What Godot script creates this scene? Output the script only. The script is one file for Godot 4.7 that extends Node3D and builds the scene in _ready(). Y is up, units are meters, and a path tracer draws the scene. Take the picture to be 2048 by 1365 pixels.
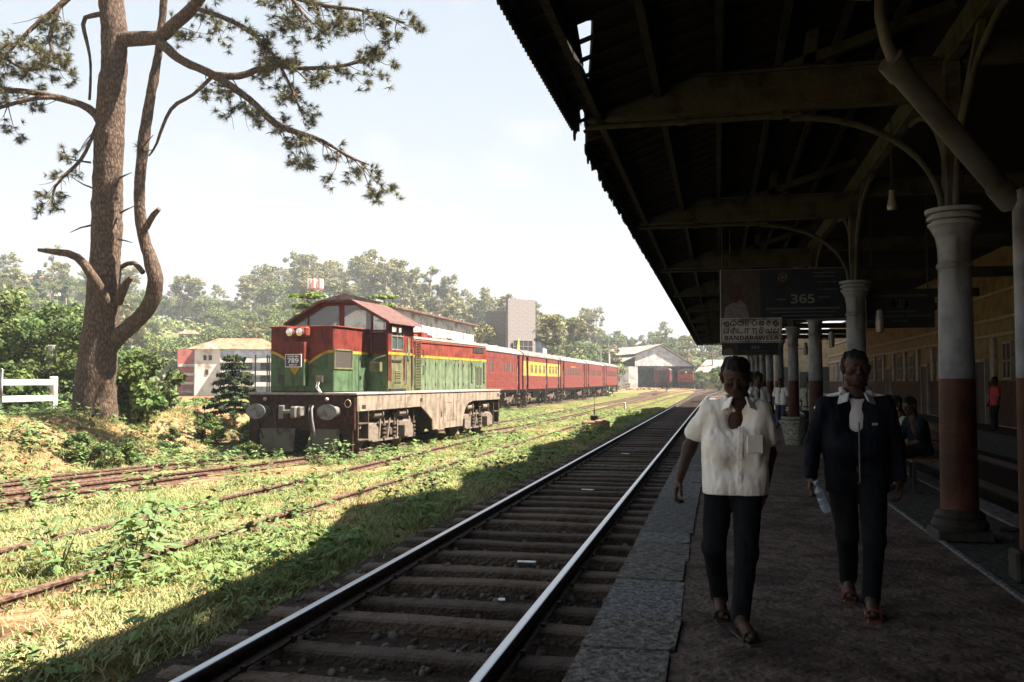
extends Node3D
# A hill-country railway station on a bright day, seen from under the platform canopy. Units are metres; the main line runs along -z.

var noise_tex := {}
var mats := {}
var gn := FastNoiseLite.new()
var rng := RandomNumberGenerator.new()

# ---------------------------------------------------------------- mesh builder
class MB:
	var v := PackedVector3Array()
	var n := PackedVector3Array()
	var uv := PackedVector2Array()
	var c := PackedColorArray()
	var i := PackedInt32Array()
	var t := Transform3D()
	var col := Color.WHITE
	func vert(p: Vector3, nn: Vector3, u := Vector2.ZERO) -> int:
		v.append(t * p)
		n.append((t.basis * nn).normalized())
		uv.append(u)
		c.append(col)
		return v.size() - 1
	func tri(a: Vector3, b: Vector3, d: Vector3) -> void:   # counter-clockwise seen from outside
		var nn := (b - a).cross(d - a).normalized()
		var k := vert(a, nn)
		vert(b, nn)
		vert(d, nn)
		i.append_array([k, k + 2, k + 1])
	func quad(a: Vector3, b: Vector3, d: Vector3, e: Vector3) -> void:
		var nn := (d - a).cross(e - b).normalized()
		var k := vert(a, nn, Vector2(0, 1))
		vert(b, nn, Vector2(1, 1))
		vert(d, nn, Vector2(1, 0))
		vert(e, nn, Vector2(0, 0))
		i.append_array([k, k + 2, k + 1, k, k + 3, k + 2])
	func box(p: Vector3, s: Vector3, b := Basis()) -> void:
		var h := s / 2.0
		for f in [[Vector3(1, 0, 0), Vector3(0, 1, 0), Vector3(0, 0, 1)], [Vector3(0, 1, 0), Vector3(0, 0, 1), Vector3(1, 0, 0)], [Vector3(0, 0, 1), Vector3(1, 0, 0), Vector3(0, 1, 0)]]:
			for sg in [1.0, -1.0]:
				var nx: Vector3 = f[0] * sg * h
				var a: Vector3 = f[1] * h * sg
				var d: Vector3 = f[2] * h
				quad(p + b * (nx - a - d), p + b * (nx + a - d), p + b * (nx + a + d), p + b * (nx - a + d))
	func bbox(p: Vector3, s: Vector3, bev: float, b := Basis()) -> void:   # box with chamfered edges
		var h := s / 2.0
		var ax := [Vector3(1, 0, 0), Vector3(0, 1, 0), Vector3(0, 0, 1)]
		for k in 3:
			var e0: Vector3 = ax[k]
			var e1: Vector3 = ax[(k + 1) % 3]
			var e2: Vector3 = ax[(k + 2) % 3]
			for sg in [1.0, -1.0]:
				var nx: Vector3 = e0 * sg * h
				var a: Vector3 = e1 * (h.dot(e1) - bev) * sg
				var d: Vector3 = e2 * (h.dot(e2) - bev)
				quad(p + b * (nx - a - d), p + b * (nx + a - d), p + b * (nx + a + d), p + b * (nx - a + d))
				for s2 in [1.0, -1.0]:
					var l: Vector3 = e2 * (h.dot(e2) - bev)
					var q0: Vector3 = e0 * h.dot(e0) * sg + e1 * (h.dot(e1) - bev) * s2
					var q1: Vector3 = e0 * (h.dot(e0) - bev) * sg + e1 * h.dot(e1) * s2
					if sg * s2 > 0:
						quad(p + b * (q0 - l), p + b * (q1 - l), p + b * (q1 + l), p + b * (q0 + l))
					else:
						quad(p + b * (q0 + l), p + b * (q1 + l), p + b * (q1 - l), p + b * (q0 - l))
		for sx in [1.0, -1.0]:
			for sy in [1.0, -1.0]:
				for sz in [1.0, -1.0]:
					var g := Vector3(sx, sy, sz)
					var q := g * (h - Vector3.ONE * bev)
					var a2 := p + b * (q + Vector3(sx * bev, 0, 0))
					var b2 := p + b * (q + Vector3(0, sy * bev, 0))
					var c2 := p + b * (q + Vector3(0, 0, sz * bev))
					if sx * sy * sz > 0:
						tri(a2, b2, c2)
					else:
						tri(a2, c2, b2)
	func tube(ps: Array, rs: Array, k := 8, caps := true) -> void:
		var last := ps.size() - 1
		var up := Vector3.UP
		var rings := []
		var side := Vector3.ZERO
		for j in ps.size():
			var d: Vector3 = (ps[min(j + 1, last)] - ps[max(j - 1, 0)]).normalized()
			if side == Vector3.ZERO:
				up = Vector3.RIGHT if abs(d.y) > 0.9 else Vector3.UP
				side = d.cross(up).normalized()
			else:
				side = (side - d * side.dot(d)).normalized()
			var w := d.cross(side)
			var r: float = rs[min(j, rs.size() - 1)]
			var ring := []
			for m in k + 1:
				var an := TAU * m / k
				var o := side * cos(an) + w * sin(an)
				ring.append(vert(ps[j] + o * r, o, Vector2(float(m) / k, j)))
			rings.append(ring)
		for j in last:
			for m in k:
				i.append_array([rings[j][m], rings[j + 1][m], rings[j + 1][m + 1], rings[j][m], rings[j + 1][m + 1], rings[j][m + 1]])
		if caps:
			for e in [0, last]:
				var d2: Vector3 = (ps[0] - ps[1]).normalized() if e == 0 else (ps[last] - ps[last - 1]).normalized()
				var cc := vert(ps[e], d2)
				for m in k:
					var p0 := v[rings[e][m]]
					var p1 := v[rings[e][m + 1]]
					var k0 := v.size()
					v.append(p0)
					v.append(p1)
					for q in 2:
						n.append(n[cc])
						uv.append(Vector2.ZERO)
						c.append(col)
					if e == 0:
						i.append_array([cc, k0, k0 + 1])
					else:
						i.append_array([cc, k0 + 1, k0])
	func cyl(a: Vector3, b: Vector3, r0: float, r1 := -1.0, k := 12) -> void:
		tube([a, b], [r0, r0 if r1 < 0 else r1], k)
	func lathe(at: Vector3, prof: Array, k := 16) -> void:   # prof: [r, y] pairs, bottom to top
		for j in prof.size() - 1:
			var a: Array = prof[j]
			var b: Array = prof[j + 1]
			var nr := Vector2(b[1] - a[1], a[0] - b[0]).normalized()
			var k0 := v.size()
			for m in k + 1:
				var o := Vector3(cos(TAU * m / k), 0, sin(TAU * m / k))
				var nn := Vector3(o.x * nr.x, nr.y, o.z * nr.x)
				vert(at + o * a[0] + Vector3(0, a[1], 0), nn)
				vert(at + o * b[0] + Vector3(0, b[1], 0), nn)
			for m in k:
				var q := k0 + m * 2
				i.append_array([q, q + 2, q + 3, q, q + 3, q + 1])
	func prism(poly: PackedVector2Array, z0: float, z1: float, tr := Transform3D()) -> void:   # poly in x,y; extruded along z of tr
		var keep := t
		t = t * tr
		if Geometry2D.is_polygon_clockwise(poly):
			poly.reverse()
		var tris := Geometry2D.triangulate_polygon(poly)
		for q in range(0, tris.size(), 3):
			var a := poly[tris[q]]
			var b := poly[tris[q + 1]]
			var d := poly[tris[q + 2]]
			if (b - a).cross(d - a) < 0:
				var s := b
				b = d
				d = s
			tri(Vector3(a.x, a.y, z1), Vector3(b.x, b.y, z1), Vector3(d.x, d.y, z1))
			tri(Vector3(a.x, a.y, z0), Vector3(d.x, d.y, z0), Vector3(b.x, b.y, z0))
		for q in poly.size():
			var a := poly[q]
			var b := poly[(q + 1) % poly.size()]
			quad(Vector3(a.x, a.y, z0), Vector3(b.x, b.y, z0), Vector3(b.x, b.y, z1), Vector3(a.x, a.y, z1))
		t = keep
	func ball(p: Vector3, r: Vector3, k := 10) -> void:
		var k0 := v.size()
		for a in k + 1:
			for b in k * 2 + 1:
				var th := PI * a / k
				var ph := TAU * b / (k * 2)
				var o := Vector3(sin(th) * cos(ph), cos(th), sin(th) * sin(ph))
				vert(p + o * r, o / r)
		var w := k * 2 + 1
		for a in k:
			for b in k * 2:
				var q := k0 + a * w + b
				i.append_array([q, q + w + 1, q + 1, q, q + w, q + w + 1])
	func smooth() -> void:   # normals from the faces, shared by vertices at one place
		var acc := {}
		for k in range(0, i.size(), 3):
			var p := v[i[k]]
			var f := (v[i[k + 2]] - p).cross(v[i[k + 1]] - p)
			for m in 3:
				var key := (v[i[k + m]] * 2000.0).round()
				acc[key] = acc.get(key, Vector3.ZERO) + f
		for k in v.size():
			n[k] = (acc.get((v[k] * 2000.0).round(), n[k]) as Vector3).normalized()
	func mesh() -> ArrayMesh:
		var m := ArrayMesh.new()
		if i.is_empty():
			return m
		var arr := []
		arr.resize(Mesh.ARRAY_MAX)
		arr[Mesh.ARRAY_VERTEX] = v
		arr[Mesh.ARRAY_NORMAL] = n
		arr[Mesh.ARRAY_TEX_UV] = uv
		arr[Mesh.ARRAY_COLOR] = c
		arr[Mesh.ARRAY_INDEX] = i
		m.add_surface_from_arrays(Mesh.PRIMITIVE_TRIANGLES, arr)
		return m

# ---------------------------------------------------------------- things and parts
func obj(called: String, mb, m: Material, parent: Node = self) -> MeshInstance3D:
	var o := MeshInstance3D.new()
	o.name = called
	o.mesh = mb.mesh() if mb is MB else mb
	o.material_override = m
	parent.add_child(o, true)
	return o

func tag(o: Node, label: String, category: String, group := "", kind := "") -> Node:
	if label:
		o.set_meta("label", label)
	if category:
		o.set_meta("category", category)
	if group:
		o.set_meta("group", group)
	if kind:
		o.set_meta("kind", kind)
	return o

func thing(called: String, label: String, category: String, at := Vector3.ZERO, turn := 0.0, group := "") -> Node3D:
	var o := Node3D.new()
	o.name = called
	o.position = at
	o.rotation.y = turn
	add_child(o, true)
	tag(o, label, category, group)
	return o

func struct(called: String, mb, m: Material, label := "") -> MeshInstance3D:
	var o := obj(called, mb, m)
	tag(o, label, "", "", "structure")
	return o

func dup(o: Node3D, called: String, label: String, at: Vector3, turn := 0.0, scl := Vector3.ONE) -> Node3D:
	var r: Node3D = o.duplicate()
	r.name = called
	add_child(r, true)
	r.position = at
	r.rotation = Vector3(0, turn, 0)
	r.scale = scl
	r.set_meta("label", label)
	return r

func stuff(o: Node) -> Node:
	o.set_meta("kind", "stuff")
	return o

func multi(called: String, mesh: Mesh, m: Material, tr: Array, cols: Array, parent: Node = self) -> MultiMeshInstance3D:
	var mm := MultiMesh.new()
	mm.transform_format = MultiMesh.TRANSFORM_3D
	mm.use_colors = cols.size() > 0
	mm.mesh = mesh
	mm.instance_count = tr.size()
	for k in tr.size():
		mm.set_instance_transform(k, tr[k])
		if cols.size():
			mm.set_instance_color(k, cols[k])
	var o := MultiMeshInstance3D.new()
	o.name = called
	o.multimesh = mm
	o.material_override = m
	parent.add_child(o, true)
	return o

# ---------------------------------------------------------------- materials
func ntex(key: String, freq: float, oct: int, stops: Array, size := 512, normal := 0.0, kind := FastNoiseLite.TYPE_SIMPLEX_SMOOTH) -> NoiseTexture2D:
	if noise_tex.has(key):
		return noise_tex[key]
	var f := FastNoiseLite.new()
	f.noise_type = kind
	f.seed = key.hash() % 10000
	f.frequency = freq
	f.fractal_octaves = oct
	f.cellular_return_type = FastNoiseLite.RETURN_DISTANCE2_SUB
	var t := NoiseTexture2D.new()
	t.width = size
	t.height = size
	t.seamless = true
	t.noise = f
	if normal > 0.0:
		t.as_normal_map = true
		t.bump_strength = normal
	else:
		var g := Gradient.new()
		var off := PackedFloat32Array()
		var cc := PackedColorArray()
		for s in stops:
			off.append(s[0])
			cc.append(s[1])
		g.offsets = off
		g.colors = cc
		t.color_ramp = g
	noise_tex[key] = t
	return t

func gr(a: float) -> Color:
	return Color(a, a, a)

# Real-world linear base colour in; tex multiplies it with mottling
func mat(key: String, lin: Color, rough := 0.8, metal := 0.0, tex := "mottle", scale := 0.5, bump := "", bump_s := 1.0) -> StandardMaterial3D:
	if mats.has(key):
		return mats[key]
	var m := StandardMaterial3D.new()
	m.resource_name = key
	m.albedo_color = lin.linear_to_srgb()
	m.roughness = rough
	m.metallic = metal
	m.metallic_specular = 0.3 if rough > 0.4 and metal == 0.0 else 0.5
	if tex:
		m.albedo_texture = noise_tex[tex]
		m.uv1_triplanar = true
		m.uv1_scale = Vector3.ONE * scale
	if bump:
		m.normal_enabled = true
		m.normal_texture = noise_tex[bump]
		m.normal_scale = bump_s
		m.uv1_triplanar = true
		m.uv1_scale = Vector3.ONE * scale
	mats[key] = m
	return m

func weather(m: StandardMaterial3D, tex: String, scale: Vector3) -> void:   # a second, larger layer of stains over the first
	m.detail_enabled = true
	m.detail_albedo = noise_tex[tex]
	m.detail_blend_mode = BaseMaterial3D.BLEND_MODE_MUL
	m.detail_uv_layer = BaseMaterial3D.DETAIL_UV_2
	m.uv2_triplanar = true
	m.uv2_scale = scale

func textures() -> void:
	ntex("mottle", 0.012, 5, [[0.0, gr(0.72)], [0.5, gr(0.93)], [1.0, gr(1.0)]])
	ntex("fine", 0.05, 4, [[0.0, gr(0.6)], [0.5, gr(0.88)], [1.0, gr(1.0)]])
	ntex("grime", 0.008, 6, [[0.0, Color(0.55, 0.48, 0.42)], [0.3, Color(0.8, 0.75, 0.7)], [0.5, gr(0.94)], [1.0, gr(1.0)]])
	ntex("stain", 0.012, 5, [[0.0, gr(0.5)], [0.35, Color(0.82, 0.78, 0.76)], [0.5, gr(0.97)], [1.0, gr(1.0)]])
	ntex("streak", 0.012, 5, [[0.0, Color(0.7, 0.66, 0.62)], [0.3, Color(0.88, 0.86, 0.84)], [0.5, gr(0.98)], [1.0, gr(1.0)]])
	ntex("rust", 0.02, 5, [[0.0, Color(0.35, 0.22, 0.15)], [0.45, Color(0.75, 0.6, 0.5)], [0.7, gr(0.95)], [1.0, gr(1.0)]])
	ntex("soil", 0.02, 6, [[0.0, Color(0.55, 0.5, 0.42)], [0.4, Color(0.8, 0.72, 0.64)], [0.6, Color(0.95, 0.86, 0.78)], [1.0, Color(1, 0.95, 0.9)]])
	ntex("stone", 0.03, 6, [[0.0, gr(0.45)], [0.4, gr(0.78)], [0.6, gr(0.92)], [1.0, gr(1.0)]])
	ntex("asphalt", 0.015, 6, [[0.0, Color(0.5, 0.46, 0.44)], [0.35, Color(0.75, 0.7, 0.68)], [0.6, Color(0.95, 0.88, 0.86)], [1.0, Color(1, 0.96, 0.95)]])
	ntex("bump", 0.05, 5, [], 512, 6.0)
	ntex("cloth_bump", 0.012, 3, [], 512, 14.0)
	ntex("crackle", 0.03, 3, [[0.0, gr(0.36)], [0.18, gr(0.6)], [0.5, gr(0.9)], [1.0, gr(1.0)]], 512, 0.0, FastNoiseLite.TYPE_CELLULAR)
	ntex("leafy", 0.03, 3, [[0.0, Color(0.55, 0.62, 0.5)], [0.5, Color(0.85, 0.88, 0.75)], [1.0, Color(1, 1, 0.95)]], 256)

func leafmat(key: String, lin: Color, through := 0.7, rough := 0.55) -> StandardMaterial3D:
	var m := StandardMaterial3D.new()
	m.resource_name = key
	m.albedo_color = lin.linear_to_srgb()
	m.vertex_color_use_as_albedo = true
	m.roughness = rough
	m.backlight_enabled = true
	m.backlight = Color(through, through * 1.0, through * 0.6)
	m.cull_mode = BaseMaterial3D.CULL_DISABLED
	m.metallic_specular = 0.25
	mats[key] = m
	return m

func sstep(a: float, b: float, x: float) -> float:
	var t := clampf((x - a) / (b - a), 0.0, 1.0)
	return t * t * (3.0 - 2.0 * t)

func lut(tab: Array, x: float) -> float:
	if x <= tab[0][0]:
		return tab[0][1]
	for k in range(1, tab.size()):
		if x <= tab[k][0]:
			return lerpf(tab[k - 1][1], tab[k][1], (x - tab[k - 1][0]) / (tab[k][0] - tab[k - 1][0]))
	return tab[-1][1]

func gh(x: float, z: float) -> float:   # height of the yard
	if x > -3.85:
		return -0.16
	var h := gn.get_noise_2d(x * 6.0, z * 6.0) * 0.09
	h += 1.15 * sstep(-12.9, -16.2, x + gn.get_noise_2d(z * 4.0, 50.0) * 0.6) * sstep(-42.0, -27.0, z)
	h -= 0.28 * sstep(-17.0, -19.5, x) * sstep(-42.0, -27.0, z)
	h += 0.55 * sstep(-16.5, -24.0, x) * sstep(-27.0, -42.0, z)
	h += 0.5 * sstep(-90.0, -170.0, z)
	h -= 0.16 * sstep(-4.35, -3.85, x)
	return h

const RIDGE := [[-60, 16.8], [-45, 18.8], [-29.0, 21.3], [-26.5, 21.8], [-20.0, 16.8], [-17.0, 15.8], [-14.7, 19.8], [-12.9, 22.8], [-8.0, 20.8], [-5.4, 17.3], [-2.3, 12.8], [2.3, 11.8], [5.4, 10.7], [7.3, 10.7], [11.0, 10.2], [20, 8.2], [60, 8.2]]
func hill(x: float, z: float) -> float:
	var d := sqrt(x * x + z * z)
	var rel := rad_to_deg(atan2(x, -z)) + 12.555
	var far := sstep(4.6, 6.2, rel)
	var h := lut(RIDGE, rel) * sstep(lerpf(95.0, 222.0, far), lerpf(258.0, 270.0, far), d) - far * 1.2
	return h + gn.get_noise_2d(x * 0.8, z * 0.8) * 2.0 * sstep(110.0, 150.0, d) - 0.6

# ---------------------------------------------------------------- camera, light, order of building
func _ready() -> void:
	rng.seed = 7
	gn.seed = 11
	gn.frequency = 0.03
	gn.fractal_octaves = 3
	var cam := Camera3D.new()
	cam.name = "camera"
	cam.position = Vector3(0, 1.95, 0)
	cam.rotation = Vector3(deg_to_rad(2.522), deg_to_rad(12.555), 0)
	cam.fov = 40.5
	cam.near = 0.1
	cam.far = 1500.0
	add_child(cam)
	var env := Environment.new()
	env.background_mode = Environment.BG_SKY
	env.sky = Sky.new()
	env.sky.sky_material = make_sky()
	env.background_energy_multiplier = 1.0
	env.tonemap_mode = Environment.TONE_MAPPER_LINEAR
	env.tonemap_exposure = 6.0
	env.sdfgi_enabled = true
	env.ssao_enabled = true
	env.ssil_enabled = true
	env.fog_enabled = true
	env.fog_density = 0.0005
	env.fog_light_color = Color(0.93, 0.96, 1.0)
	var we := WorldEnvironment.new()
	we.name = "environment"
	we.environment = env
	add_child(we)
	var sun := DirectionalLight3D.new()
	sun.name = "sun"
	sun.light_color = Color(1.0, 0.955, 0.88)
	sun.light_energy = 1.6
	sun.light_angular_distance = 0.5
	sun.shadow_enabled = true
	add_child(sun)
	sun.look_at_from_position(Vector3.ZERO, Vector3(-0.648, -1.0, 0.08), Vector3.UP)
	textures()
	make_ground()
	make_main_track()
	make_yard_tracks()
	make_platform()
	make_canopy()
	make_station()
	make_locomotive()
	make_coaches()
	make_shed()
	make_buildings()
	make_hill_trees()
	make_pine()
	make_near_trees()
	make_fence()
	make_yard_things()
	make_signs()
	make_platform_things()
	make_people()
	make_grass()

func make_sky() -> PanoramaSkyMaterial:
	var w := 1024
	var h := 512
	var im := Image.create(w, h, false, Image.FORMAT_RGBF)
	var f := FastNoiseLite.new()
	f.seed = 5
	f.frequency = 1.7
	f.fractal_octaves = 5
	for y in h:
		var el := (0.5 - (y + 0.5) / h) * PI
		var up: float = max(sin(el), 0.0)
		var k := pow(1.0 - up, 2.4)
		var base := Color(0.1, 0.124, 0.15).lerp(Color(0.168, 0.169, 0.17), k)
		for x in w:
			if el < 0.0:
				im.set_pixel(x, y, Color(0.2, 0.2, 0.19))
				continue
			var az := (x + 0.5) / w * TAU
			var p := Vector3(cos(az) * cos(el), sin(el) * 1.9, sin(az) * cos(el))
			var nz := f.get_noise_3dv(p + Vector3(1.3, 0.0, 0.45)) + 0.35 * f.get_noise_3dv(p * 3.1)
			var cl := sstep(0.3, 0.7, nz) * sstep(0.02, 0.2, up)
			im.set_pixel(x, y, base.lerp(Color(0.172, 0.172, 0.171), cl))
	var m := PanoramaSkyMaterial.new()
	m.panorama = ImageTexture.create_from_image(im)
	return m

# ---------------------------------------------------------------- ground
func sheet(xs: Array, zs: Array, hf: Callable, cf: Callable) -> MB:
	var mb := MB.new()
	for z in zs:
		for x in xs:
			var y: float = hf.call(x, z)
			var nn := Vector3(hf.call(x - 0.3, z) - hf.call(x + 0.3, z), 0.6, hf.call(x, z - 0.3) - hf.call(x, z + 0.3)).normalized()
			mb.col = cf.call(x, z)
			mb.vert(Vector3(x, y, z), nn)
	var w := xs.size()
	for b in zs.size() - 1:
		for a in w - 1:
			var k := b * w + a
			mb.i.append_array([k, k + 1, k + w + 1, k, k + w + 1, k + w])   # zs run towards +z
	return mb

func make_ground() -> void:
	var xs := []
	for x in [-700, -450, -300, -220, -160, -120, -95, -75, -60, -50, -42, -36]:
		xs.append(float(x))
	var q := -32.0
	while q < -3.8:
		xs.append(q)
		q += 0.45 if q > -17.5 else 1.0
	for x in [-3.84, -2, 0, 4, 10, 20, 40, 90, 200, 450, 700]:
		xs.append(float(x))
	var zs := []
	for z in [-900, -600, -450, -330, -260, -210, -180, -155, -135, -118, -105, -94, -84, -76, -70, -64, -58]:
		zs.append(float(z))
	q = -54.0
	while q < 2.0:
		zs.append(q)
		q += 0.5 if q > -34 else 1.2
	for z in [4, 8, 14, 22, 40, 80, 160, 320, 600]:
		zs.append(float(z))
	var soilc := Color(0.34, 0.24, 0.17)
	var grassc := Color(0.2, 0.2, 0.105)
	var colf := func(x: float, z: float) -> Color:
		if x > -3.9:
			return Color(0.04, 0.032, 0.027)
		var t := gn.get_noise_2d(x * 5.0 + 31.0, z * 5.0) * 0.9 + 0.45
		t += 0.35 * sstep(-45.0, -75.0, z)
		if x < -12.6 and x > -16.5 and z > -34.0 and z < -14.0:
			t -= 0.15
		return soilc.lerp(grassc, clampf(t, 0.0, 1.0))
	var gm := mat("ground_earth", Color(1, 1, 1), 0.95, 0.0, "soil", 0.35, "bump", 0.8)
	gm.vertex_color_use_as_albedo = true
	weather(gm, "stain", Vector3.ONE * 0.09)
	struct("ground", sheet(xs, zs, gh, colf), gm, "grassy earth of the goods yard beside the running line")
	# hillside: rings of points round the station
	var hb := MB.new()
	var nd := 34
	var na := 120
	for a in na + 1:
		var az := deg_to_rad(-12.555 + lerpf(-75.0, 60.0, float(a) / na))
		for d in nd + 1:
			var r := 95.0 + pow(float(d) / nd, 1.3) * 420.0
			var x := sin(az) * r
			var z := -cos(az) * r
			var e := 2.0
			var nn := Vector3(hill(x - e, z) - hill(x + e, z), 2.0 * e, hill(x, z - e) - hill(x, z + e)).normalized()
			var t2 := clampf(gn.get_noise_2d(x * 1.3, z * 1.3) + 0.6, 0.0, 1.0)
			hb.col = Color(0.16, 0.13, 0.08).lerp(Color(0.075, 0.11, 0.04), t2)
			hb.vert(Vector3(x, hill(x, z), z), nn)
	for a in na:
		for d in nd:
			var k := a * (nd + 1) + d
			hb.i.append_array([k, k + 1, k + nd + 2, k, k + nd + 2, k + nd + 1])
	var hm := mat("hill_earth", Color(1, 1, 1), 0.95, 0.0, "leafy", 0.06)
	hm.vertex_color_use_as_albedo = true
	struct("hillside", hb, hm, "wooded green hillside rising behind the railway yard")

# ---------------------------------------------------------------- tracks
func rail_profile(hgt := 0.14, w := 0.07) -> PackedVector2Array:
	return PackedVector2Array([Vector2(-0.065, 0), Vector2(0.065, 0), Vector2(0.065, 0.012), Vector2(0.012, 0.03), Vector2(0.009, hgt - 0.045), Vector2(w / 2, hgt - 0.035), Vector2(w / 2, hgt - 0.008), Vector2(w / 2 - 0.01, hgt), Vector2(-w / 2 + 0.01, hgt), Vector2(-w / 2, hgt - 0.008), Vector2(-w / 2, hgt - 0.035), Vector2(-0.009, hgt - 0.045), Vector2(-0.012, 0.03), Vector2(-0.065, 0.012)])

func sweep(mb: MB, prof: PackedVector2Array, path: Array) -> void:
	var n := prof.size()
	for j in path.size() - 1:
		var d: Vector3 = (path[j + 1] - path[j]).normalized()
		var sd := d.cross(Vector3.UP).normalized()
		var d0: Vector3 = (path[j] - path[max(j - 1, 0)]).normalized() if j > 0 else d
		var d1: Vector3 = (path[min(j + 2, path.size() - 1)] - path[j + 1]).normalized() if j + 2 < path.size() else d
		var s0 := (d + d0).normalized().cross(Vector3.UP).normalized()
		var s1 := (d + d1).normalized().cross(Vector3.UP).normalized()
		for k in n:
			var a := prof[k]
			var b := prof[(k + 1) % n]
			mb.quad(path[j] + s0 * b.x + Vector3.UP * b.y, path[j] + s0 * a.x + Vector3.UP * a.y, path[j + 1] + s1 * a.x + Vector3.UP * a.y, path[j + 1] + s1 * b.x + Vector3.UP * b.y)
	for e in [0, path.size() - 1]:
		var d2: Vector3 = (path[1] - path[0]).normalized() if e == 0 else (path[e] - path[e - 1]).normalized()
		mb.prism(prof, -0.001, 0.001, Transform3D(Basis(d2.cross(Vector3.UP).normalized(), Vector3.UP, -d2), path[e]))

func sleeper_mesh(r: RandomNumberGenerator, w := 0.25) -> ArrayMesh:
	var mb := MB.new()
	# a worn timber: short spans whose top edge wavers
	var n := 6
	var l := 2.7
	var tops := []
	for k in n + 1:
		tops.append([r.randf_range(-0.014, 0.006), w / 2 + r.randf_range(-0.02, 0.012), w / 2 + r.randf_range(-0.02, 0.012)])
	for k in n:
		var x0 := -l / 2 + l * k / n
		var x1 := -l / 2 + l * (k + 1) / n
		var a: Array = tops[k]
		var b: Array = tops[k + 1]
		mb.quad(Vector3(x0, a[0], a[1] - 0.02), Vector3(x1, b[0], b[1] - 0.02), Vector3(x1, b[0], -b[2] + 0.02), Vector3(x0, a[0], -a[2] + 0.02))
		mb.quad(Vector3(x0, a[0] - 0.02, a[1]), Vector3(x1, b[0] - 0.02, b[1]), Vector3(x1, b[0], b[1] - 0.02), Vector3(x0, a[0], a[1] - 0.02))
		mb.quad(Vector3(x1, b[0] - 0.02, -b[2]), Vector3(x0, a[0] - 0.02, -a[2]), Vector3(x0, a[0], -a[2] + 0.02), Vector3(x1, b[0], -b[2] + 0.02))
		mb.quad(Vector3(x0, -0.16, a[1]), Vector3(x1, -0.16, b[1]), Vector3(x1, b[0] - 0.02, b[1]), Vector3(x0, a[0] - 0.02, a[1]))
		mb.quad(Vector3(x1, -0.16, -b[2]), Vector3(x0, -0.16, -a[2]), Vector3(x0, a[0] - 0.02, -a[2]), Vector3(x1, b[0] - 0.02, -b[2]))
	for e in [0, n]:
		var x: float = -l / 2 + l * e / n
		var a: Array = tops[e]
		var f := [Vector3(x, -0.16, a[1]), Vector3(x, a[0] - 0.02, a[1]), Vector3(x, a[0] - 0.02, -a[2]), Vector3(x, -0.16, -a[2])]
		if e == 0:
			mb.quad(f[3], f[0], f[1], f[2])
		else:
			mb.quad(f[0], f[3], f[2], f[1])
	return mb.mesh()

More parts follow.
